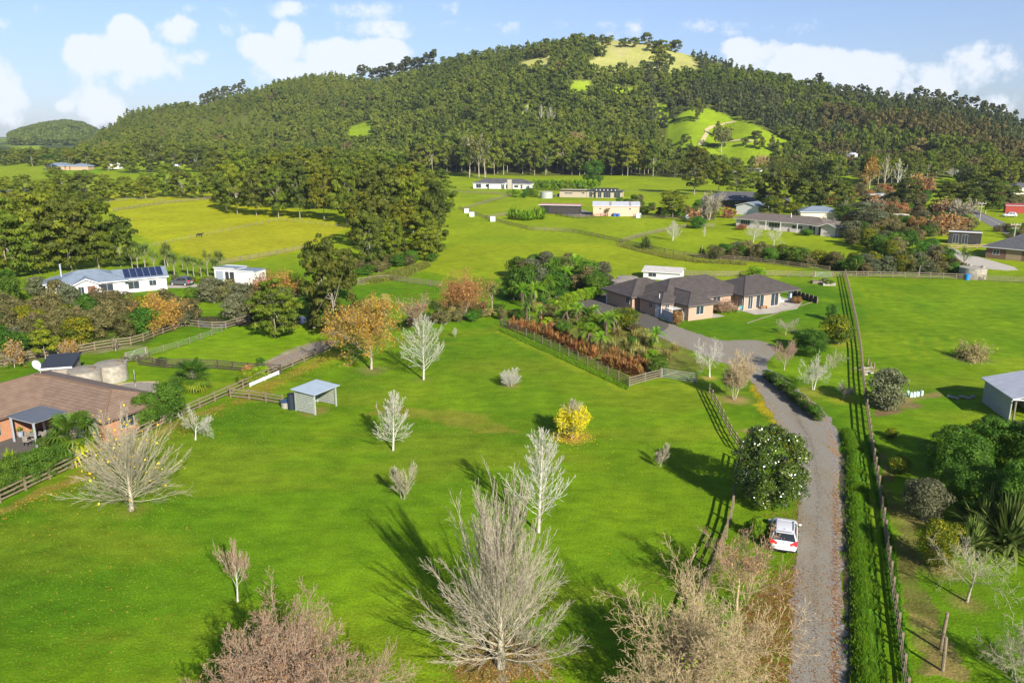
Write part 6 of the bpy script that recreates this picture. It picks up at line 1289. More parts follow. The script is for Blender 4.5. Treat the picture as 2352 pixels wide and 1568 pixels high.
for i, (x, yb, yt, l) in enumerate([(1216, 735, 676, 'cabbage tree in the middle of the fern garden'), (1345, 640, 596, 'cabbage tree at the top of the garden thicket'), (1300, 655, 588, 'many headed cabbage tree behind the tree ferns'), (1130, 720, 650, 'slim cabbage tree left of the garden thicket'), (1008, 740, 690, 'small cabbage tree near the brown willow'), (1310, 640, 592, 'broad yellowish cabbage tree beside the tallest fern'),
        (2210, 632, 568, 'cabbage tree with tall trunks behind the wide beige tank'), (2068, 630, 575, 'cabbage tree with a bare forked trunk behind the pale fence'), (2110, 636, 590, 'cabbage tree between the two taller ones behind the pale fence'), (1930, 618, 580, 'yellowish cabbage tree in the belt near the wire gate'), (2020, 612, 582, 'short cabbage tree on the far side of the paddock fence'), (2140, 560, 525, 'cabbage tree beside the roadside lawn'), (2180, 530, 505, 'small cabbage tree in the shrubs by the road'),
        (1900, 512, 470, 'pale trunked cabbage tree by the road shrubs'), (1395, 497, 478, 'thin cabbage tree against the peach shed'), (2262, 588, 575, 'tiny palm on the dark brick house corner')]):
    k = i % 3
    if i == 13: continue
    multi('cabbage_tree', l, x, yb, yt, 'cb%d' % k, lambda k=k: cabbage_mesh(k + 5, 4.5, 3 + 2 * k, 1.3), 'cabbage tree', None, 5.0)
grp = 'cabbage trees along the bank behind the parked grey car'
for i, (x, yb, yt) in enumerate([(305, 620, 572), (318, 624, 566), (333, 622, 558), (356, 632, 574), (380, 616, 568), (402, 640, 578), (420, 618, 590), (432, 634, 584), (446, 636, 588), (478, 634, 576), (506, 632, 572), (386, 612, 556), (463, 640, 596), (495, 640, 590)]):
    k = i % 3; multi('cabbage_tree', 'cabbage tree on the bank behind the white house, trunk bare', x, yb, yt, 'cb%d' % k, lambda k=k: cabbage_mesh(k + 5, 4.5, 3 + 2 * k, 1.3), 'cabbage tree', grp, 5.0)
multi('fan_palm', 'palm with yellowing lower fronds beside the boundary shrubs', 446, 900, 832, 'fp1', lambda: fan_palm_mesh(3, 3.2, 3.0), 'palm', None, 4.6)
multi('fan_palm', 'palm with yellow skirt on the brick house patio edge', 178, 1055, 955, 'fp2', lambda: fan_palm_mesh(5, 3.4, 2.7), 'palm', None, 4.6)
multi('fan_palm', 'small palm at the garage wall beside the panel fence', 1449, 696, 662, 'fp3', lambda: fan_palm_mesh(7, 3.0, 1.1), 'palm', None, 3.7)
multi('fan_palm', 'tall grey trunked palm at the left end of the white house lawn', 20, 700, 612, 'fp4', lambda: fan_palm_mesh(9, 7.0, 2.2), 'palm', None, 7.8)
for i, x in enumerate((106, 112, 120)): multi('palm', 'tall thin palm beside the far blue-grey roofs', x, 392 + i, 352, 'fp5', lambda: fan_palm_mesh(11, 8, 2.6), 'palm', 'thin palms by the far house', 9)
multi('palm', 'bright palm frond head behind the yellow-green round tree', 1757 + 25, 470, 434, 'fp5', None, 'palm', None, 9)
# banana clump
grp = 'banana plants of the clump in the far paddock'
bn = proto('ban', lambda: clump_mesh(61, 1.0, 24, .24, 'lime', .12, (30, 85), .5)); 
for i in range(26):
    x = 1172 + (i % 13) * 6.2 + rnd.uniform(-2, 2); y = 507 - (i // 13) * 9 + abs((i % 13) - 6) * -.6; p = at(x, y); t = ob('banana_plant', bn, None, p, rnd.uniform(0, 6), label='leafy yellow-green banana plant in the clump left of the black barn', category='banana plant', group=grp); s = rnd.uniform(2.6, 3.6); t.scale = (s, s, s)
# scattered shrubs by region -----------------------------------------
def scatter(poly, n, kinds, hp, wp, name, label, group, seed, cat='shrub', mn=9):
    r_ = random.Random(seed); P = np.array(poly, float); out = []; tries = 0; x0, y0 = P.min(0); x1, y1 = P.max(0)
    while len(out) < n and tries < n * 60:
        tries += 1; x = r_.uniform(x0, x1); y = r_.uniform(y0, y1)
        if not inside(P, np.array([x]), np.array([y]))[0]: continue
        if any(abs(x - a) < mn and abs(y - b) < mn * .45 for a, b in out): continue
        out.append((x, y))
    for x, y in out:
        k = r_.choice(kinds); h = r_.uniform(*hp); w = r_.uniform(*wp)
        if k in (1, 6): lab = label.format('brown-green')
        elif k == 2: lab = label.format('grey-green')
        elif k in (3, 4): lab = label.format('yellow-green')
        elif k == 8: lab = label.format('rusty')
        elif k == 9: lab = label.format('straw coloured')
        else: lab = label.format('green')
        S(name, lab, x, y, y - h, w, k, cat, group + ', ' + lab.split()[0])
scatter([(-20, 700), (120, 705), (240, 705), (440, 735), (440, 750), (330, 780), (240, 792), (60, 812), (-20, 830)], 46, [1, 6, 0, 6, 2, 1, 3], (42, 70), (52, 78), 'scrub_bush', '{} scrub bush in the thicket below the white house', 'scrub thicket bushes', 1, mn=20)
scatter([(480, 690), (600, 690), (660, 720), (570, 742), (500, 735)], 9, [1, 6, 2, 1], (44, 62), (58, 80), 'scrub_bush', '{} scrub bush on the stream bank by the lone evergreen', 'stream bank bushes', 2, mn=20)
scatter([(1160, 640), (1260, 620), (1390, 640), (1385, 672), (1290, 690), (1180, 705)], 22, [0, 7, 6, 0, 2], (40, 62), (40, 62), 'shrub', '{} leafy shrub in the garden thicket left of the apron', 'garden thicket shrubs', 3, mn=15)
S('shrub', 'rounded dark green tree-like shrub at the top left of the garden thicket', 1198, 690, 612, 66, 0); S('shrub', 'domed green shrub where the apron meets the thicket', 1368, 680, 630, 62, 0); S('shrub', 'feathery brown topped shrub above the garden thicket', 1290, 640, 590, 36, 6)
scatter([(1180, 700), (1300, 700), (1440, 745), (1500, 790), (1540, 815), (1500, 850), (1420, 820), (1330, 790), (1240, 760), (1170, 735)], 34, [0, 9, 9, 1, 0, 4], (14, 26), (26, 40), 'shrub', '{} low shrub under the tree ferns', 'low fern garden shrubs', 4, mn=13)
scatter([(1640, 592), (1700, 588), (1830, 600), (1920, 612), (1915, 622), (1800, 606), (1700, 597), (1640, 600)], 22, [1, 3, 2, 0, 6, 0, 3], (26, 42), (34, 52), 'shrub', '{} shrub in the belt along the long house lawn fence', 'lawn fence belt shrubs', 5, mn=12)
scatter([(1930, 615), (2180, 620), (2215, 632), (2190, 634), (1990, 632), (1935, 628)], 24, [1, 2, 6, 0, 3], (26, 48), (30, 50), 'shrub', '{} shrub behind the pale paddock fence', 'paddock fence shrubs', 6, mn=12)
scatter([(1930, 545), (2010, 530), (2120, 560), (2180, 590), (2200, 615), (2060, 612), (2020, 585), (1950, 560)], 34, [1, 2, 6, 0, 3, 0], (24, 46), (30, 50), 'shrub', '{} shrub in the wide belt right of the long house', 'wide garden belt shrubs', 7, mn=12)
scatter([(1930, 500), (2130, 495), (2230, 520), (2230, 535), (2130, 545), (2020, 535), (1930, 525)], 34, [1, 6, 0, 8, 2, 6], (22, 38), (28, 46), 'bush', '{} shrub among the roadside trees right of the long house', 'roadside belt shrubs', 8, mn=11)
scatter([(1610, 480), (1700, 492), (1690, 505), (1610, 505), (1480, 500), (1460, 490), (1540, 488)], 18, [0, 7, 6, 1], (16, 28), (20, 34), 'bush', '{} bush between the peach shed and the long house', 'mid lawn bushes', 9, mn=9)
scatter([(1840, 460), (1960, 440), (2080, 440), (2140, 470), (2120, 500), (1960, 500), (1900, 480)], 30, [6, 0, 1, 8, 1], (18, 30), (24, 38), 'bush', '{} bush beneath the tall bare poplars', 'poplar foot bushes', 10, mn=10)
scatter([(2250, 440), (2352, 440), (2352, 480), (2290, 490), (2250, 470)], 16, [6, 0, 1, 2], (16, 30), (24, 40), 'bush', '{} bush on the right edge around the red shed', 'red shed bushes', 11, mn=10)
scatter([(1410, 460), (1500, 462), (1500, 485), (1430, 478)], 8, [0, 6, 7], (10, 20), (14, 26), 'bush', '{} bush right of the beige flat roofed house', 'beige house bushes', 12, mn=9)
scatter([(1170, 448), (1240, 448), (1240, 454), (1170, 456)], 7, [0, 7, 4], (10, 18), (14, 24), 'bush', '{} bush between the two far houses', 'far house bushes', 13, mn=8)
scatter([(300, 635), (520, 640), (560, 650), (430, 650), (300, 645)], 16, [9, 0, 4, 2], (8, 16), (14, 28), 'shrub', '{} low plant on the bank behind the parked grey car', 'bank plants', 14, mn=9)
scatter([(2270, 530), (2352, 525), (2352, 548), (2270, 545)], 10, [0, 6, 3], (10, 20), (18, 30), 'bush', '{} bush between the road and the dark brick house', 'roadside bushes', 15, mn=9)
scatter([(-20, 500), (30, 480), (60, 470), (100, 470), (60, 520), (-20, 540)], 8, [0, 4, 6], (40, 60), (50, 70), 'shrub', '{} crown in front of the left edge houses', 'left edge trees', 16, mn=16)
scatter([(820, 640), (900, 622), (980, 605), (1010, 600), (870, 600), (820, 610)], 12, [6, 0, 1], (16, 30), (26, 40), 'bush', '{} undergrowth bush at the grove corner', 'grove corner bushes', 17, mn=12)
scatter([(700, 740), (780, 700), (830, 690), (900, 700), (820, 740), (760, 780)], 12, [6, 0, 1, 9], (16, 34), (26, 44), 'bush', '{} stream side bush behind the orange oak', 'stream side bushes', 18, mn=14)
scatter([(930, 735), (1160, 700), (1170, 735), (1000, 750), (940, 760)], 18, [6, 9, 0, 1], (14, 30), (24, 40), 'bush', '{} bush along the stream under the brown willow', 'stream bushes', 19, mn=13)
# ------------------------------------------------------------------ water, road, small things
sheet('stream', smooth_poly([(440, 740), (458, 730), (480, 725), (500, 728), (520, 738), (560, 735), (600, 728), (690, 722), (710, 735), (690, 748), (600, 742), (560, 748), (500, 752), (450, 752)], 2), emptycol('pond_water', (.05, .045, .02), rough=.06, spec=.6), .015)
sheet('road', smooth_poly([(2218, 478), (2236, 478), (2262, 492), (2300, 508), (2345, 528), (2420, 560), (2420, 600), (2352, 562), (2320, 545), (2280, 522), (2240, 500)], 1), M_['road'], .03)
wl = MB(); pp = [at(x, y) for x, y in ((2229, 481), (2252, 493), (2285, 510), (2330, 533), (2390, 562))]
rl = []
for a, b in zip(pp, pp[1:]):
    for k in range(6): rl.append((a.lerp(b, k / 6 + .02), a.lerp(b, k / 6 + .1)))
for a, b in rl:
    d = (b - a).normalized(); n = Vector((-d.y, d.x, 0)) * .12; wl.add([a - n + Vector((0, 0, .05)), b - n + Vector((0, 0, .05)), b + n + Vector((0, 0, .05)), a + n + Vector((0, 0, .05))], [(0, 1, 2, 3)])
ob('road_marking', wl.mesh('road_marking', M_['white']), kind='structure')
sheet('house_driveway', smooth_poly([(2172, 566), (2190, 570), (2215, 582), (2262, 594), (2352, 620), (2300, 622), (2230, 612), (2200, 600), (2190, 585), (2165, 572)], 1), M_['patio'], .02)
sheet('stony_bank', smooth_poly([(605, 838), (640, 822), (700, 800), (750, 785), (770, 780), (772, 792), (700, 822), (645, 846), (610, 850)], 1), M_['stones'], .02)
def lofted(st, n=20, ex=4.0):
    """st: (y, halfwidth, z0, z1) -> closed rounded body"""
    V = []; F = []
    for (y, w, z0, z1) in st:
        for k in range(n):
            a = 2 * math.pi * k / n; c, s = math.cos(a), math.sin(a)
            V.append((w * math.copysign(abs(c) ** (2 / ex), c), y, (z0 + z1) / 2 + (z1 - z0) / 2 * math.copysign(abs(s) ** (2 / ex), s)))
    for i in range(len(st) - 1):
        for k in range(n): F.append((i * n + k, i * n + (k + 1) % n, (i + 1) * n + (k + 1) % n, (i + 1) * n + k))
    F.append(tuple(range(n))); F.append(tuple((len(st) - 1) * n + k for k in range(n))[::-1])
    m = MB(); m.add(V, F); return m
def smooth(o):
    o.data.polygons.foreach_set('use_smooth', [len(p.vertices) < 5 for p in o.data.polygons]); return o
def car(name, label, p, rz, paint, tall=1.0, rails=True):
    t = thing(name, label, 'car', p, rz)   # +y is forward
    st = [(-2.12, .55, .42, .66), (-2.10, .74, .34, .86), (-1.98, .84, .26, 1.0), (-1.6, .89, .22, 1.06), (-.9, .90, .2, 1.0), (0, .90, .2, .98), (.9, .90, .2, .97), (1.35, .89, .22, .94), (1.75, .86, .24, .86), (2.0, .76, .28, .74), (2.10, .58, .34, .64)]
    smooth(part('body', lofted(st), paint, t))
    # cabin shell: lower ring, upper ring
    lo = [(-.80, -1.93, 1.0), (.80, -1.93, 1.0), (.80, .98, .93), (-.80, .98, .93)]; hi = [(-.60, -1.45, 1.47 * tall), (.60, -1.45, 1.47 * tall), (.60, .18, 1.47 * tall), (-.60, .18, 1.47 * tall)]
    md = [tuple(a * .45 + b * .55 for a, b in zip(p_, q_)) for p_, q_ in zip(lo, hi)]; md = [(x * 1.035, y, z) for x, y, z in md]
    m = MB(); V = lo + md + hi; F = []
    for r in (0, 4):
        for k in range(4): F.append((r + k, r + (k + 1) % 4, r + 4 + (k + 1) % 4, r + 4 + k))
    m.add(V, F); part('pillars', m, paint, t)
    rs = [(-1.62, .52, 1.40 * tall, 1.47 * tall), (-1.45, .60, 1.41 * tall, 1.51 * tall), (-.6, .62, 1.42 * tall, 1.54 * tall), (.05, .60, 1.41 * tall, 1.51 * tall), (.22, .55, 1.40 * tall, 1.47 * tall)]
    smooth(part('roof', lofted(rs), paint, t))
    gl = glassmat('car_glass', (.02, .025, .03))
    def pane(i, j, a0, a1, b0, b1, nm, out):
        """quad on the cabin face between corners i (left) and j (right)"""
        m = MB(); L0, R0, L1, R1 = map(Vector, (lo[i], lo[j], hi[i], hi[j])); q = lambda a, b: (L0.lerp(R0, a)).lerp(L1.lerp(R1, a), b); nb = 6; V = []; F = []
        for k in range(nb + 1):
            b = b0 + (b1 - b0) * k / nb; bow = Vector(out) * (.02 + .10 * b * (1 - b) * (1 if abs(out[0]) > .5 else .25)); V += [q(a0, b) + bow, q(a1, b) + bow]
        for k in range(nb): F.append((2 * k, 2 * k + 1, 2 * k + 3, 2 * k + 2))
        m.add(V, F); part(nm, m, gl, t)
    pane(0, 1, .03, .97, .02, .99, 'rear_window', (0, -1, .6)); pane(2, 3, .05, .95, .06, .94, 'windscreen', (0, 1, .6))
    pane(1, 2, .12, .46, .1, .86, 'side_window', (1, 0, .2)); pane(1, 2, .50, .90, .1, .86, 'side_window', (1, 0, .2)); pane(3, 0, .10, .50, .1, .86, 'side_window', (-1, 0, .2)); pane(3, 0, .54, .88, .1, .86, 'side_window', (-1, 0, .2))
    red = emptycol('red_lamp', (.55, .02, .02), rough=.2, spec=.6)
    for s in (-1, 1):
        m = MB(); m.add([(s * .40, -2.09, .90), (s * .87, -2.03, .92), (s * .905, -1.66, 1.06), (s * .80, -1.96, 1.075), (s * .42, -2.135, .78), (s * .88, -2.07, .76)], [(0, 1, 3), (1, 2, 3), (4, 5, 1, 0)] if s > 0 else [(0, 3, 1), (1, 3, 2), (4, 0, 1, 5)]); part('taillight', m, red, t)
        m = MB(); m.add([(s * .55, 2.02, .68), (s * .84, 1.80, .70), (s * .84, 1.62, .80), (s * .56, 1.86, .80)], [(0, 1, 2, 3) if s < 0 else (3, 2, 1, 0)]); part('headlight', m, M_['alum'], t)
        m = lofted([(.62, .03, 1.0, 1.06), (.66, .11, .96, 1.12), (.74, .10, .97, 1.11), (.80, .04, 1.0, 1.08)], 12); m.v = [(x + s * 1.0, y, z) for x, y, z in m.v]; smooth(part('mirror', m, paint, t))
        if rails: m = MB(); m.tube([(s * .53, -1.35, 1.50 * tall), (s * .56, -1.1, 1.56 * tall), (s * .56, -.1, 1.57 * tall), (s * .53, .1, 1.51 * tall)], [.022] * 4, 6); part('roof_rail', m, emptycol('dark_rail', (.05, .06, .12), rough=.3), t)
        for y in (-1.32, 1.32):
            m = MB(); m.tube([(s * .70, y, .32), (s * .90, y, .32)], [.32, .32], 24); w = part('wheel', m, M_['black'], t); m = MB(); m.tube([(s * .895, y, .32), (s * .912, y, .32)], [.21, .19], 16); part('rim', m, M_['alum'], w)
    m = MB(); m.box(-.26, -2.145, .56, .26, -2.125, .69); pl = part('number_plate', m, emptycol('plate_white', (.72, .72, .68)), t)
    m = MB(); [m.box(-.21 + k * .075, -2.152, .59, -.16 + k * .075, -2.146, .66) for k in (0, 1, 2, 3, 4, 5)]; part('plate_characters', m, emptycol('plate_grey', (.28, .29, .30)), pl)
    m = MB(); m.tube([(0, -1.30, 1.53 * tall), (0, -1.40, 1.66 * tall)], [.02, .008], 6); part('antenna', m, M_['black'], t)
    m = MB(); m.tube([(0, -2.10, .90), (0, -2.05, .93)], [.055, .05], 12); part('badge', m, M_['metal'], t)
    m = MB(); m.box(.30, -2.115, .60, .62, -2.10, .655); part('model_badge', m, M_['metal'], t)
    m = MB(); m.box(-.70, -2.13, .32, .70, -2.0, .42); part('bumper_trim', m, M_['black'], t)
    m = MB(); m.box(-.55, -1.72, 1.44 * tall, .55, -1.46, 1.475 * tall); part('spoiler', m, paint, t)
    return t
pw = emptycol('white_car_paint', (.56, .57, .59), rough=.18, spec=.6); pg = emptycol('grey_car_paint', (.12, .13, .14), rough=.25, metal=.4)
a, b = at(1768, 1274), at(1826, 1277); c = (a + b) / 2
ca = car('parked_car', 'white hatchback parked on the verge beside the gravel driveway', Vector((c.x + .72, c.y + 2.02, .0)), -.34, pw)
c2 = at(413, 657); car('parked_car', 'dark grey wagon parked between the white house and the white shed', Vector((c2.x, c2.y + .9, 0)), 1.35, pg, 1.08)
for i, (x, y, l) in enumerate(((2318, 498, 'tiny pale parked car near the red shed'), (1325, 452, 'dark car parked left of the beige flat roofed house'))):
    c3 = at(x - (40 if i else 0), y); car('parked_car', l, c3, 1.3, pg if i else pw, 1.0, False)
# pale feed boxes in the far paddock
tq = emptycol('pale_mint_plastic', (.62, .80, .76), rough=.5)
for x, y, l in ((1072, 489, 'pale mint cube trough highest on the slope below the fence corner'), (1084, 497, 'pale mint cube trough middle one of the three near the fence corner'), (1132, 508, 'pale mint cube trough at the fence junction'), (1466, 500, 'pale mint cube trough on the lawn right of the peach shed')):
    t = thing('water_trough', l, 'trough', at(x, y)); m = MB(); m.box(-.75, -.75, 0, .75, .75, 1.35); part('body', m, tq, t); m = MB(); m.box(-.8, -.8, 1.35, .8, .8, 1.45); part('rim', m, M_['white'], t)
t = thing('garden_dome', 'small mint and white dome on the lawn below the bare round tree', 'dome', at(1583, 505)); m = lofted([(-1.3, .2, 0, .4), (-1, 1.1, 0, 1.2), (0, 1.5, 0, 1.7), (1, 1.1, 0, 1.2), (1.3, .2, 0, .4)], 16, 2.4); smooth(part('shell', m, tq, t)); m = MB(); m.box(-.4, -1.36, 0, .4, -1.2, .8); part('opening', m, M_['concd'], t)
# raised beds
for i, (x, y, w_, l) in enumerate(((1884, 650, 3.3, 'long empty raised garden bed beside the wire gate'), (1902, 655, 2.3, 'raised garden bed full of leafy greens by the straight fence'))):
    t = thing('raised_bed', l, 'raised bed', at(x, y)); m = MB(); m.box(-w_ / 2, -.6, 0, w_ / 2, -.52, .5); m.box(-w_ / 2, .52, 0, w_ / 2, .6, .5); m.box(-w_ / 2, -.52, 0, -w_ / 2 + .08, .52, .5); m.box(w_ / 2 - .08, -.52, 0, w_ / 2, .52, .5); part('planter_frame', m, M_['woodb'] if i == 0 else M_['conc'], t)
    m = MB(); m.box(-w_ / 2 + .08, -.52, 0, w_ / 2 - .08, .52, .42); part('soil', m, M_['soil_shade'], t)
    if i: ob('greens', shrub_mesh(99, 'green', .5, 1.9, nb=14, nl=700, leaf=.16, stems=False), t, (0, 0, .35))
t = thing('garden_planter', 'short dark box between the two raised garden beds', 'planter', at(1893, 651)); m = MB(); m.box(-.35, -.3, 0, .35, .3, .95); part('box', m, M_['woodd'], t)
ob('blue_tub', MB().cyl(0, 0, 0, 1.1, .38, .5).mesh('blue_tub', emptycol('blue_plastic', (.03, .22, .62), rough=.4)), None, at(2221, 643), label='blue plastic tub behind the pale fence beside the wide tank', category='tub')
t = thing('blue_barrel', 'blue drum against the front of the peach shed', 'barrel', at(1411, 497)); m = MB(); m.cyl(0, 0, 0, 1.0, .6); m.cyl(1.3, 0, 0, .9, .55); part('body', m, emptycol('mid_blue_plastic', (.03, .10, .35)), t)
# plastic tree guards on stakes
for i, (x, y) in enumerate(((2084, 908), (2093, 912), (2100, 911), (2107, 910), (2116, 908))):
    t = thing('tree_guard', ['leftmost pale plastic tree guard on a stake in the right paddock', 'tall second plastic tree guard from the grey-green shrub', 'third plastic tree guard in the middle of the row', 'fourth plastic tree guard, second from the shed side', 'last plastic tree guard nearest the iron roofed shed'][i], 'tree guard', at(x, y), .3 * i, 'tree guards in the right paddock'); m = MB(); m.tube([(0, 0, .02), (0, 0, .55)], [.17, .15], 4, cap=False); part('sleeve', m, tq, t); m = MB(); m.box(-.02, -.02, 0, .02, .02, .95); part('stake', m, M_['wood'], t)
# stones and logs by the fence, scrap by the shed
rr = random.Random(8)
def rock(label, p, s, m, name='rock', cat='rock'):
    bm = MB(); n = 8; V = []; 
    for j in range(5):
        ph = math.pi * j / 4
        for k in range(n): q = s * rr.uniform(.8, 1.15); V.append((q * math.sin(ph) * math.cos(6.283 * k / n), q * math.sin(ph) * math.sin(6.283 * k / n) * .7, q * .55 * math.cos(ph) + s * .3))
    F = [(j * n + k, (j + 1) * n + k, (j + 1) * n + (k + 1) % n, j * n + (k + 1) % n) for j in range(4) for k in range(n)]
    bm.add(V, F); return ob(name, bm.mesh(name, m), None, p, rr.uniform(0, 6), label=label, category=cat, group='pale rocks in the paddock corner')
for i in range(12): rock('pale rock in the bare patch beside the straight fence', at(1978 + rr.uniform(0, 28), 838 + rr.uniform(0, 24)), rr.uniform(.18, .4), M_['conc'])
for i in range(7):
    p = at(2180 + i * 9, 912 + (i % 3) * 2); o = rock('pale broken stone in the shade beside the iron roofed shed', p, .3, M_['conc']); o['group'] = 'stones beside the iron roofed shed'
for i, (x, y) in enumerate(((1999, 842), (2007, 846), (1993, 836))):
    t = ob('stump', MB().cyl(0, 0, 0, .6 + .1 * i, .12, .1, 8).mesh('stump', M_['wood']), None, at(x, y), label='short cut stump standing above the pale rocks', category='stump', group='stumps above the rocks')
# animals -------------------------------------------------------------
def skin_animal(name, label, cat, loc, rz, chains, scale, m):
    bm_v = []; bm_e = []; rad = []
    for ch in chains:
        prev = None
        for (x, y, z, r, *ref) in ch:
            if ref: prev = ref[0]; 
            else:
                bm_v.append((x * scale, y * scale, z * scale)); rad.append(r * scale); i = len(bm_v) - 1
                if prev is not None: bm_e.append((prev, i))
                prev = i
    me = bpy.data.meshes.new(name); me.from_pydata(bm_v, bm_e, []); o = ob(name, me, None, loc, rz, label=label, category=cat)
    md = o.modifiers.new('skin', 'SKIN'); 
    for i, v in enumerate(me.skin_vertices[0].data): v.radius = (rad[i], rad[i]); v.use_root = (i == 0)
    o.modifiers.new('sub', 'SUBSURF').levels = 1; me.materials.append(m); return o
cowc = [[(0, 0, 1.0, .36), (.5, 0, 1.05, .34), (.95, 0, 1.15, .24), (1.25, 0, 1.35, .15), (1.5, 0, 1.45, .16), (1.8, 0, 1.3, .09)], [(0, 0, 0, 0, 0), (-.5, 0, 1.05, .36), (-.85, 0, 1.12, .28), (-1.0, 0, 1.0, .05), (-1.05, 0, .5, .03)]]
body = cowc + [[(0, 0, 0, 0, 2), (.85, s * .2, .7, .12), (.85, s * .2, .38, .07), (.87, s * .2, .05, .06)] for s in (-1, 1)] + [[(0, 0, 0, 0, 7), (-.75, s * .22, .75, .15), (-.9, s * .2, .42, .07), (-.82, s * .2, .05, .06)] for s in (-1, 1)]
skin_animal('cow', 'black cow standing in the yellow-green field', 'cow', at(458, 545), .2, body, .75, emptycol('black_hide', (.015, .014, .015)))
skin_animal('duck', 'white duck standing at the edge of the stream', 'duck', at(421, 744), .5, [[(0, 0, .28, .17), (.2, 0, .32, .13), (.34, 0, .5, .06), (.38, 0, .66, .08), (.5, 0, .64, .03)], [(0, 0, 0, 0, 0), (-.25, 0, .32, .1), (-.42, 0, .38, .03)], [(0, 0, 0, 0, 0), (.02, .06, .1, .03), (.05, .06, .01, .03)], [(0, 0, 0, 0, 0), (.02, -.06, .1, .03), (.05, -.06, .01, .03)]], 1.1, M_['white'])
# ------------------------------------------------------------------ ground cover
def scat_world(poly, n, seed, jit=0):
    R = np.random.RandomState(seed); P = world_poly(poly) if not isinstance(poly, np.ndarray) else poly; x0, y0 = P.min(0); x1, y1 = P.max(0); o = np.zeros((0, 2))
    while len(o) < n:
        q = R.uniform([x0, y0], [x1, y1], (n * 3, 2)); o = np.concatenate([o, q[inside(P, q[:, 0], q[:, 1])]])
    return o[:n] + (R.normal(0, 1, (n, 2)) * np.abs(R.normal(0, jit, (n, 1))) if jit else 0)
def leaf_litter(name, label, poly, n, leafm, size, seed, h=.03):
    R = np.random.RandomState(seed); n = int(n * .7); q = scat_world(poly, n, seed, .8 if 'driveway' not in label else .35)
    P = np.column_stack([q, H(q[:, 0], q[:, 1]) + h]); V, F = leaves(R, P, np.tile([0, 0, 1.], (n, 1)), size, 1.2, .4); ob(name, mesh_np(name, V, F, M_[leafm], tint=R.uniform(0, 1, n)), kind='stuff', label=label)
leaf_litter('fallen_leaves', 'orange leaves on the lawn', [(0, 1180), (160, 1110), (430, 990), (620, 1000), (420, 1250), (420, 1568), (0, 1568)], 1000, 'orange', .095, 1)
leaf_litter('fallen_leaves', 'orange leaves along the boundary fence', [(0, 1170), (160, 1095), (320, 1020), (500, 925), (560, 915), (640, 862), (772, 804), (800, 815), (650, 885), (540, 930), (320, 1050), (0, 1200)], 3200, 'orange', .09, 2)
leaf_litter('fallen_leaves', 'brown leaves beside the driveway', [(1910, 1640), (1930, 1640), (1928, 1500), (1924, 1300), (1922, 1120), (1914, 1120), (1912, 1300), (1908, 1500)], 2600, 'rust', .085, 3)
leaf_litter('fallen_leaves', 'rust leaves under the reddish tree', [(1700, 1400), (1780, 1320), (1835, 1290), (1825, 1400), (1810, 1568), (1680, 1568)], 6500, 'rust', .085, 4)
leaf_litter('fallen_leaves', 'dirt specks along the centre of the driveway', [(1866, 1640), (1878, 1640), (1876, 1275), (1886, 1139), (1870, 1020), (1820, 930), (1812, 932), (1862, 1022), (1878, 1139), (1868, 1275)], 3800, 'deadf', .06, 21, .03)
leaf_litter('fallen_leaves', 'leaves along the left driveway edge', [(1800, 1640), (1815, 1640), (1830, 1275), (1840, 1139), (1832, 1060), (1798, 985), (1790, 985), (1826, 1060), (1832, 1139), (1820, 1275)], 2200, 'rust', .07, 22, .03)
leaf_litter('fallen_leaves', 'leaves under the big bare tree', [(1030, 1568), (1050, 1490), (1130, 1440), (1240, 1480), (1290, 1568)], 3800, 'rust', .09, 5)
leaf_litter('fallen_leaves', 'yellow leaves under the yellow tree', [(1268, 1005), (1300, 985), (1350, 990), (1362, 1010), (1330, 1022), (1290, 1020)], 700, 'yellow', .08, 6)
leaf_litter('fallen_leaves', 'leaves between magnolia and car', [(1745, 1180), (1800, 1175), (1840, 1175), (1835, 1230), (1770, 1195)], 800, 'rust', .08, 7)
leaf_litter('fallen_leaves', 'yellow leaves across the paddock', [(820, 930), (1200, 960), (1560, 1050), (1500, 1300), (1300, 1250), (1000, 1050)], 450, 'yellow', .055, 8)
leaf_litter('fallen_leaves', 'orange leaves by the grey driveway edge', [(1720, 880), (1745, 880), (1800, 980), (1840, 1050), (1820, 1050), (1760, 970)], 1800, 'orange', .07, 9)
leaf_litter('fallen_leaves', 'leaves in the right paddock', [(1450, 1300), (1640, 1250), (1560, 1450), (1420, 1500), (1380, 1400)], 900, 'rust', .07, 10)
M_['grasst'] = foliage('tuft_blades', (.055, .130, .005), (.095, .185, .007), (.19, .26, .012), transl=.3)
def grass_field(name, label, poly, n, L, leafm, seed, w=.035):
    R = np.random.RandomState(seed); q = scat_world(poly, n, seed); az = R.uniform(0, 6.28, n); ln = L * R.uniform(.5, 1.3, n); ti = R.normal(0, .3, (n, 2))
    P = np.column_stack([q, H(q[:, 0], q[:, 1])]); sd = np.column_stack([np.cos(az), np.sin(az), np.zeros(n)]) * w
    tip = P + np.column_stack([ti * ln[:, None], ln]); V = np.stack([P - sd, P + sd, tip], 1).reshape(-1, 3); ob(name, mesh_np(name, V, np.arange(3 * n).reshape(n, 3), M_[leafm], tint=R.uniform(0, 1, n)), kind='stuff', label=label)
M_['grassb'] = foliage('grass_blades', (.06, .17, .004), (.10, .25, .006), (.20, .36, .012), transl=.5)
M_['grassy'] = foliage('dry_grass_blades', (.12, .16, .01), (.22, .24, .03), (.34, .32, .08))
0 and grass_field('long_grass', 'lush bank between driveway and long fence', [(1944, 1000), (1958, 1000), (1972, 1060), (1995, 1200), (2012, 1350), (2026, 1480), (2034, 1650), (1968, 1650), (1960, 1400), (1950, 1200)], 42000, .34, 'grassb', 11)
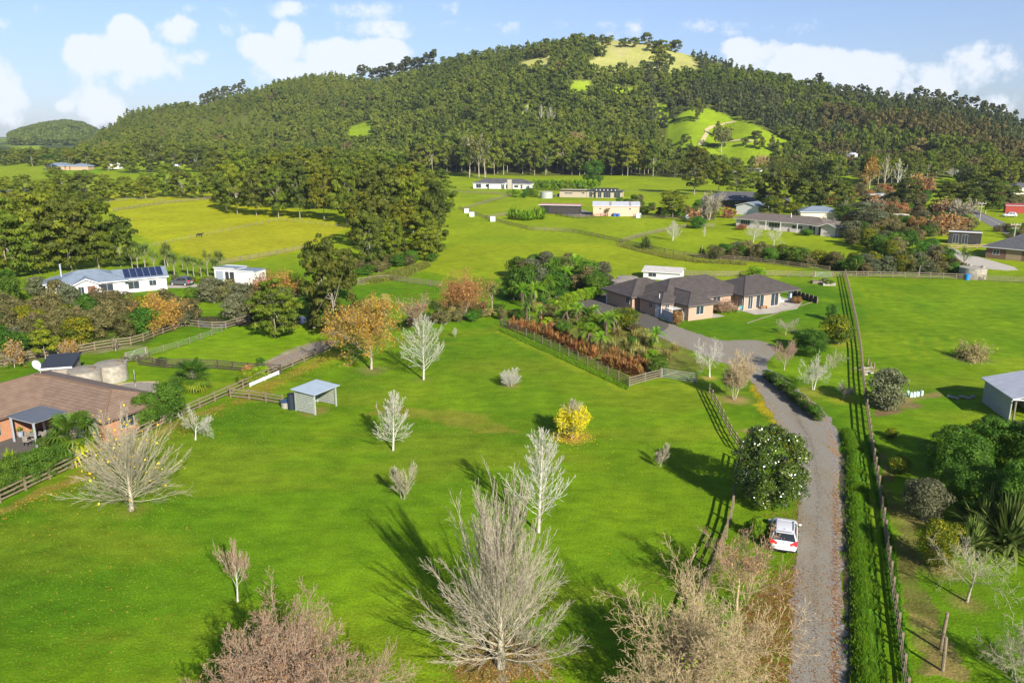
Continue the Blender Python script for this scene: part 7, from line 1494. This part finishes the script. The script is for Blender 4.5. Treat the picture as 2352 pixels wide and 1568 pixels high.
grass_field('long_grass', 'grass under the long fence', [(1990, 1000), (2010, 1000), (2030, 1120), (2060, 1300), (2095, 1568), (2070, 1568), (2040, 1350), (2020, 1200)], 14000, .18, 'grassb', 12)
grass_field('fence_grass', 'rough grass at the brushy fence', [(1418, 558), (1471, 571), (1538, 586), (1610, 598), (1714, 604), (1714, 610), (1600, 604), (1530, 594), (1418, 566)], 5000, .45, 'grassy', 13, .08)
grass_field('bank_grass', 'pale dry grass above the stream fence', [(822, 650), (900, 628), (980, 606), (990, 612), (930, 640), (860, 652)], 7000, .8, 'grassy', 14, .10)
grass_field('paddock_grass', 'uneven grass at the fence foot', [(1150, 752), (1300, 818), (1445, 890), (1440, 896), (1290, 826), (1140, 758)], 6000, .28, 'grassb', 15)
grass_field('lawn_tufts', 'short uneven tufts over the near paddock', [(-60, 1230), (300, 1040), (560, 925), (1150, 765), (1450, 905), (1690, 1040), (1650, 1300), (1560, 1640), (-60, 1640)], 60000, .055, 'grasst', 16, .045)
def bank():
    L_ = [at(x, y) for x, y in ((1944, 985), (1947, 1040), (1955, 1200), (1962, 1400), (1968, 1660))]; R_ = [at(x, y) for x, y in ((1958, 985), (1985, 1040), (2002, 1200), (2024, 1400), (2046, 1660))]
    V = []; n = 60; prof = [(0, -.02), (.08, .16), (.18, .30), (.30, .36), (.5, .30), (.72, .16), (1, -.02)]; P = []
    for i in range(n + 1):
        t = i / n * 4; k = min(int(t), 3); f = t - k; a = L_[k].lerp(L_[k + 1], f); b = R_[k].lerp(R_[k + 1], f)
        for u, z in prof: q = a.lerp(b, u); wv = .35 + 1.3 * float(fbm(np.array(q.x / 1.5), np.array(q.y / 1.5), 7, 2)); V.append((q.x, q.y, z * wv * min(1, i / 4 + .1)))
    m = len(prof); F = [(i * m + j, i * m + j + 1, (i + 1) * m + j + 1, (i + 1) * m + j) for i in range(n) for j in range(m - 1)]
    V = np.array(V); F = np.array(F)[:, ::-1]; ob('grass_bank', mesh_np('grass_bank', V, F, mat('bank_grass', (.05, .14, .004), (.09, .21, .005), scale=2.5, bump=.6, bscale=12), smooth=True), kind='structure')
    R = np.random.RandomState(4); N = 60000; k = R.randint(0, len(F), N); u = R.uniform(0, 1, (N, 1)); v = R.uniform(0, 1, (N, 1)); q = V[F[k]]; P = (q[:, 0] * (1 - u) + q[:, 1] * u) * (1 - v) + (q[:, 3] * (1 - u) + q[:, 2] * u) * v
    az = R.uniform(0, 6.28, N); cl = np.clip(fbm(P[:, 0] * 1.3, P[:, 1] * 1.3, 8, 2) * 1.8 - .3, .25, 1.4); ln = .24 * R.uniform(.4, 1.4, N) * cl; P[:, 0] -= R.exponential(.12, N) * (u[:, 0] < .5); ti = R.normal(0, .4, (N, 2)); sd = np.column_stack([np.cos(az), np.sin(az), np.zeros(N)]) * .03
    tip = P + np.column_stack([ti * ln[:, None], ln]); VV = np.stack([P - sd, P + sd, tip], 1).reshape(-1, 3); ob('long_grass', mesh_np('long_grass', VV, np.arange(3 * N).reshape(N, 3), M_['grassb'], tint=np.clip(R.uniform(0, 1, N) * .6 + cl * .3, 0, 1)), kind='stuff')
bank()
sheet('ditch_shade_strip', [(1928, 1040), (1946, 1040), (1952, 1200), (1962, 1400), (1970, 1650), (1943, 1650), (1943, 1500), (1935, 1300), (1929, 1150)], M_['soil_shade'], .008)  # flat dark sheet; the ditch's shadow is put into its soil colour
# ------------------------------------------------------------------ forest on the hills
M_['brownhill'] = foliage('brownish_bush_leaves', (.060, .070, .016), (.135, .135, .03), (.25, .225, .06))
def forest():
    R = np.random.RandomState(17); pts = []
    n = 34000; az = R.uniform(-.66, .66, n); u = R.uniform(0, 1, n); r = np.sqrt(400 ** 2 + u * (1260 ** 2 - 400 ** 2)); X = r * np.sin(az); Y = r * np.cos(az)
    d0 = np.interp(az, _az1, RT[:, 2]); d1 = np.interp(az, _az1, RT[:, 3]); k = (r > d0 - 6 + (fbm(X / 30, Y / 30, 77, 2) - .5) * 16) & (r < d1 + 30)
    zr = np.interp(az, _az1, _z1); k &= (zr > 8)
    for P in CLEARW: k &= ~inside(P, X, Y)
    X, Y = X[k], Y[k]; keep = []; grid = {}
    for i in range(len(X)):
        rr_ = 5.9; c = (int(X[i] // rr_), int(Y[i] // rr_)); ok = True
        for a in (-1, 0, 1):
            for b in (-1, 0, 1):
                for j in grid.get((c[0] + a, c[1] + b), ()):
                    if (X[i] - X[j]) ** 2 + (Y[i] - Y[j]) ** 2 < rr_ ** 2: ok = False
        if ok: grid.setdefault(c, []).append(i); keep.append(i)
    X, Y = X[keep], Y[keep]; Z = H(X, Y); rr2 = np.hypot(X, Y); az = np.arctan2(X, Y)
    s = (rr2 - np.interp(az, _az1, RT[:, 2])) / (np.interp(az, _az1, RT[:, 3]) - np.interp(az, _az1, RT[:, 2]))
    hh = np.where(s < .10, R.uniform(16, 24, len(X)), R.uniform(7, 12, len(X)) - 2.5 * sstep(.6, 1, s)); hh *= 1 - .25 * (az < -.28) * (s > .15); hh = np.where((s < .10) & ((az > .21) | (az < -.12)), R.uniform(11, 16, len(X)), hh); hh = np.where((az > .175) & (az < .36) & (s < .4), R.uniform(7, 10.5, len(X)), hh)
    dx = X / rr2
    # image column decides stand type: pines on the right shoulder
    pine = (az > .16) & (s > .45) & (fbm(X / 90, Y / 90, 81, 2) > .38); conif = fbm(X / 60, Y / 60, 83, 2) + R.uniform(-.12, .12, len(X)) > .56
    order = np.argsort(rr2 + 60 * s); near = set(order[:290].tolist())
    kinds = ['hill', 'ever', 'ever2', 'ever']
    near_m = [proto('fn%d' % q, lambda q=q: evergreen_meshes(200 + q, 1, 1, ['ever', 'ever2', 'ever', 'hill', 'ever3', 'ever2'][q], ['egg', 'round', 'egg', 'column', 'round', 'egg'][q], z0=.22, nb=44, nl=2600, leaf=.042, r=.014, flat=.5, br=(.09, .17), lump=.5, bark='palebark', one=False)) for q in range(6)]
    names = ['along the forest edge', 'in the forest behind the edge']
    for i in sorted(near):
        w = hh[i] * R.uniform(.55, .75); q = R.randint(0, 6); a = az[i]; side = next(v for u, v in ((-.42, 'above the far left paddocks'), (-.30, 'above the white hut'), (-.18, 'left of the valley grove top'), (-.06, 'behind the valley grove'), (.02, 'behind the stone chimney house'), (.08, 'behind the beige flat roofed house'), (.14, 'behind the peach shed'), (.20, 'below the green clearing'), (.27, 'behind the low white house'), (.34, 'around the three storey house'), (.42, 'behind the bare poplars'), (.50, 'above the road bend'), (9, 'above the red shed')) if a < u)
        if R.rand() < .1: q = 4
        place_tree('forest_tree', ['tall evergreen', 'dark rounded tree', 'layered evergreen', 'slim evergreen', 'yellow-green tree', 'dark spreading tree'][q] + ' on the forest edge ' + side, near_m[q], Vector((X[i], Y[i], Z[i])), w, hh[i], R.uniform(0, 6.28), 'tree', 'forest edge trees ' + side)
    # the rest of the wood as one mass
    protos = []
    for q in range(10):
        Rq = np.random.RandomState(500 + q); sh = ['round', 'egg', 'cone', 'round', 'egg', 'egg', 'round', 'column', 'egg', 'egg'][q]
        nl = 330; V, F, T, C = crown(Rq, 1, 1, .08, 20, nl, .115, sh, tri=True, flat=.7, br=(.13, .21), lump=.4, jit=.5); protos.append((V, T))
    rest = np.array([i for i in range(len(X)) if i not in near]); Vs = {0: [], 1: [], 2: []}; Ts = {0: [], 1: [], 2: []}; brn = ((az > .36) & (s < .7) & (fbm(X / 50, Y / 50, 95, 3) > .47)) | (R.uniform(0, 1, len(X)) < .02); q_ = R.randint(0, 10, len(X))
    big = fbm(X / 45, Y / 45, 85, 2)
    for i in rest:
        q = q_[i]
        if pine[i] or conif[i]: q = [2, 5, 9][q % 3]
        elif q in (2, 5, 9) : q = [0, 1, 3][q % 3]
        V, T = protos[q]; h = hh[i]; w = h * (R.uniform(.62, .75) if q in (2, 5, 9) else R.uniform(.85, 1.15)); a = R.uniform(0, 6.28); c, s_ = math.cos(a), math.sin(a)
        W_ = np.empty_like(V); W_[:, 0] = (V[:, 0] * c - V[:, 1] * s_) * w + X[i]; W_[:, 1] = (V[:, 0] * s_ + V[:, 1] * c) * w + Y[i]; W_[:, 2] = V[:, 2] * h + Z[i] - .3
        k = 2 if brn[i] else 1 if pine[i] else 0; Vs[k].append(W_.astype(np.float32)); tb = R.uniform(-.24, .32) + (big[i] - .5) * .7 + (.16 if az[i] < -.12 and s[i] > .25 else 0); Ts[k].append(np.clip(T * .75 + .1 + tb, 0, 1))  # left ridge tint raised: its paler haze is put into the leaf colour
    for k, nm, mm in ((0, 'forest', 'hill'), (1, 'pine_forest', 'hill2'), (2, 'scrub_forest', 'brownhill')):
        if not Vs[k]: continue
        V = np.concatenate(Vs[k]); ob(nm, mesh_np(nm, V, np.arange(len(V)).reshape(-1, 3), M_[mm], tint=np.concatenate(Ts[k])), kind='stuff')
    print('forest trees', len(X), 'near', len(near))
    # far hill wood
    n = 9000; az = R.uniform(-.80, -.40, n); r = R.uniform(1800, 2560, n); X = r * np.sin(az); Y = r * np.cos(az); z2 = np.interp(az, _az2, _z2); k = (z2 > 10)
    for P in CLEARW: k &= ~inside(P, X, Y)
    X, Y = X[k], Y[k]; Z = H(X, Y); Vv = []; Tt = []
    for i in range(len(X)):
        V, T = protos[R.randint(0, 10)]; sel = R.randint(0, len(T), 60); W_ = V.reshape(-1, 3, 3)[sel].reshape(-1, 3) * np.array([16, 16, 14]); W_[:, 0] += X[i]; W_[:, 1] += Y[i]; W_[:, 2] += Z[i]; cc = W_.reshape(-1, 3, 3).mean(1, keepdims=True); W_ = ((W_.reshape(-1, 3, 3) - cc) * 1.6 + cc).reshape(-1, 3); Vv.append(W_.astype(np.float32)); Tt.append(np.clip(T[sel] * .8 + R.uniform(-.1, .3), 0, 1))
    V = np.concatenate(Vv); ob('distant_forest', mesh_np('distant_forest', V, np.arange(len(V)).reshape(-1, 3), M_['hill'], tint=np.concatenate(Tt)), kind='stuff')
forest()
# trees that stand by themselves on the hills
z2p = lambda a, b: (778.2 + a * .3379, b * .3379); z3p = lambda a, b: (1564.7 + a * .3379, b * .3379)
grp = 'round trees dotted over the bare hilltop'
rt_ = [(1815, 332, 16), (1792, 290, 11), (1820, 262, 10), (1850, 290, 10), (1902, 274, 7), (1785, 390, 14), (1925, 325, 12), (1955, 322, 13), (2005, 326, 14), (2030, 298, 8), (2090, 308, 17), (2125, 352, 15), (2150, 322, 9), (2200, 380, 22), (2240, 335, 12), (2262, 345, 13), (2290, 362, 18), (2180, 352, 12), (1690, 388, 17), (1730, 360, 17), (1720, 312, 15), (1640, 300, 15), (1600, 300, 14), (1395, 396, 20), (1320, 400, 16), (2170, 460, 26), (2230, 468, 20)]
ht = proto('ht', lambda: evergreen_meshes(301, 1, 1, 'ever2', 'round', z0=.12, nb=26, nl=1500, leaf=.06, r=.03, flat=.75)); ht2 = proto('ht2', lambda: evergreen_meshes(302, 1, 1, 'hill', 'egg', z0=.1, nb=26, nl=1500, leaf=.06, r=.03, flat=.7))
for i, (a, b, w) in enumerate(rt_):
    x, y = z2p(a, b); p = at(x, y); W_ = w * 1.25 * mpp(p) * 1.35
    if p.length > 1300: continue
    place_tree('hilltop_tree', 'small round dark tree dotted on the straw coloured hilltop', [ht, ht2][i % 2], p, W_, W_ * .95, i, 'tree', grp)
for i, (a, b, w, h, l) in enumerate([(245, 930, 34, 34, 'dark conical tree in the middle of the bright green clearing'), (305, 965, 30, 24, 'round dark tree beside the conical one in the clearing'), (428, 992, 22, 18, 'small round tree low in the clearing'), (508, 950, 28, 20, 'spreading tree near the right end of the clearing'), (530, 1015, 28, 30, 'dark tree at the lower right corner of the clearing'), (612, 1020, 24, 34, 'pointed tree at the right edge of the clearing'), (650, 1040, 22, 30, 'tree next to the pointed one beside the clearing'), (30, 970, 26, 20, 'green bush tree at the left edge of the clearing'), (100, 830, 30, 50, 'tall dark tree at the upper left corner of the clearing'), (150, 1080, 16, 12, 'small bush at the foot of the clearing')]):
    x, y = z3p(a, b); p = at(x, y); place_tree('clearing_tree', l, [ht, ht2, ht][i % 3] if 'oni' not in l and 'pointed' not in l else proto('hc', lambda: evergreen_meshes(303, 1, 1, 'ever2', 'cone', z0=.06, nb=30, nl=1700, leaf=.06, r=.03)), p, w * mpp(p), h * mpp(p), i, 'tree')
hb = SH(0)
for i in range(12): x, y = z3p(150 + i * 13, 998); p = at(x, y); place_tree('hedge_bush', 'tiny bush in the row across the lower clearing', hb, p, 2.6, 2.4, i, 'hedge', 'row of bushes in the clearing')
# track across the clearing
tk = MB()
for line in ([(370, 828), (300, 840), (210, 862), (170, 885), (178, 905), (150, 950), (125, 990)], [(330, 962), (400, 955), (490, 965)]):
    P = [at(*z3p(a, b)) for a, b in line]; Q = []
    for a, b in zip(P, P[1:]): Q += [a.lerp(b, k / 6) for k in range(6)]
    Q.append(P[-1]); w_ = 1.6
    for a, b in zip(Q, Q[1:]):
        d = (b - a).normalized(); n = Vector((-d.y, d.x, 0)).normalized() * w_; f = lambda v: Vector((v.x, v.y, float(H(v.x, v.y)) + .35)); tk.add([f(a - n), f(b - n), f(b + n), f(a + n)], [(0, 1, 2, 3)])
ob('farm_track', tk.mesh('farm_track', emptycol('pale_soil', (.42, .36, .18))), kind='structure')
# skyline pines and gums
pn = [proto('pn%d' % k, lambda k=k: evergreen_meshes(310 + k, 1, .42, 'hill2', ['egg', 'column', 'umb'][k], z0=[.35, .2, .55][k], nb=22, nl=900, leaf=.06, r=.014, flat=.6, spread=(.2, .9))) for k in range(3)]
def sky(xs, y0, hp, name, label, group, kk=(0, 1), lift=0):
    for i, x in enumerate(xs):
        yb = y0(x); p = at(x, yb)
        for q in range(12):
            if math.hypot(p.x, p.y) < 1400: break
            yb += 3; p = at(x, yb)
        h = hp * rnd.uniform(.75, 1.1) * mpp(p); place_tree(name, label, pn[kk[i % len(kk)]], p, h, h, i, 'tree', group)
ridge = lambda x: float(np.interp(x, RT[:, 0], RT[:, 1])) + 3
sky([826, 832, 840, 850, 856, 862, 870, 876, 882, 888, 894, 900, 906, 912, 918, 924, 930, 936, 942, 948, 954, 960, 966, 972, 980, 990, 998], ridge, 40, 'pine_tree', 'tall dark pine on the saddle of the skyline', 'pines on the saddle', (0, 1, 2))
sky([464, 470, 476, 482, 488, 494, 500, 506, 512, 518, 524, 532, 542, 552, 560], ridge, 32, 'pine_tree', 'dark pine in the clump on the left ridge', 'pines on the left ridge', (0, 1))
sky([2100, 2110, 2124, 2138, 2150, 2165, 2178, 2190, 2204, 2214, 2228, 2240, 2256, 2262, 2275, 2290, 2300, 2330, 1878, 1886], ridge, 34, 'gum_tree', 'thin sparse tree standing above the right skyline', 'thin skyline trees', (2, 0))
for i, (x, yb, h, l) in enumerate(((1078, 408, 110, 'white limbed gum tree leaning at the forest edge'), (1100, 410, 104, 'straight white trunk beside the leaning gum'), (1114, 408, 100, 'third white trunk of the group at the forest edge'), (375, 372, 44, 'white limbed dead tree beside the white hut'), (1656, 350, 60, 'bare limbed tall tree above the green clearing'), (1895, 420, 60, 'grey bare limbed tree below the three storey house'))):
    D('gum_tree', l, x, yb, yb - h, 40, 'vase', 'palebark', 400 + i, leafm='ever', nleaf=700, leaf=1.0, rmin=.07, r=.4)
# ------------------------------------------------------------------ air
if HAZE:
    bx = MB(); bx.box(-3400, -60, -2.5, 3400, 4300, 420)
    hm = bpy.data.materials.new('haze'); hm.use_nodes = True; nt = hm.node_tree; nt.nodes.remove(nt.nodes['Principled BSDF']); pv = nt.nodes.new('ShaderNodeVolumePrincipled'); pv.inputs['Density'].default_value = HAZE; pv.inputs['Color'].default_value = (.72, .84, 1, 1); pv.inputs['Anisotropy'].default_value = .0
    nt.links.new(pv.outputs['Volume'], nt.nodes['Material Output'].inputs['Volume']); ob('haze', bx.mesh('haze', hm), kind='stuff')

# ------------------------------------------------------------------ labels: tell look-alikes apart by their place in the row
def number_labels():
    from collections import defaultdict
    d = defaultdict(list)
    for o in COL.objects:
        if o.get('category'): d[o['label']].append(o)
    def nth(n):
        s_ = {1: 'st', 2: 'nd', 3: 'rd'}.get(n % 10 if n % 100 not in (11, 12, 13) else 0, 'th'); return '%d%s' % (n, s_)
    for lab, l in d.items():
        if 1 < len(l) <= 60 and len(lab.split()) <= 12:
            l.sort(key=lambda o: o.location.x / max(o.location.y * CP + (CAM_H - o.location.z) * SP, 1))
            for i, o in enumerate(l): o['label'] = lab + ', ' + ('leftmost one' if i == 0 else 'rightmost one' if i == len(l) - 1 else nth(i + 1) + ' from the left')
number_labels()
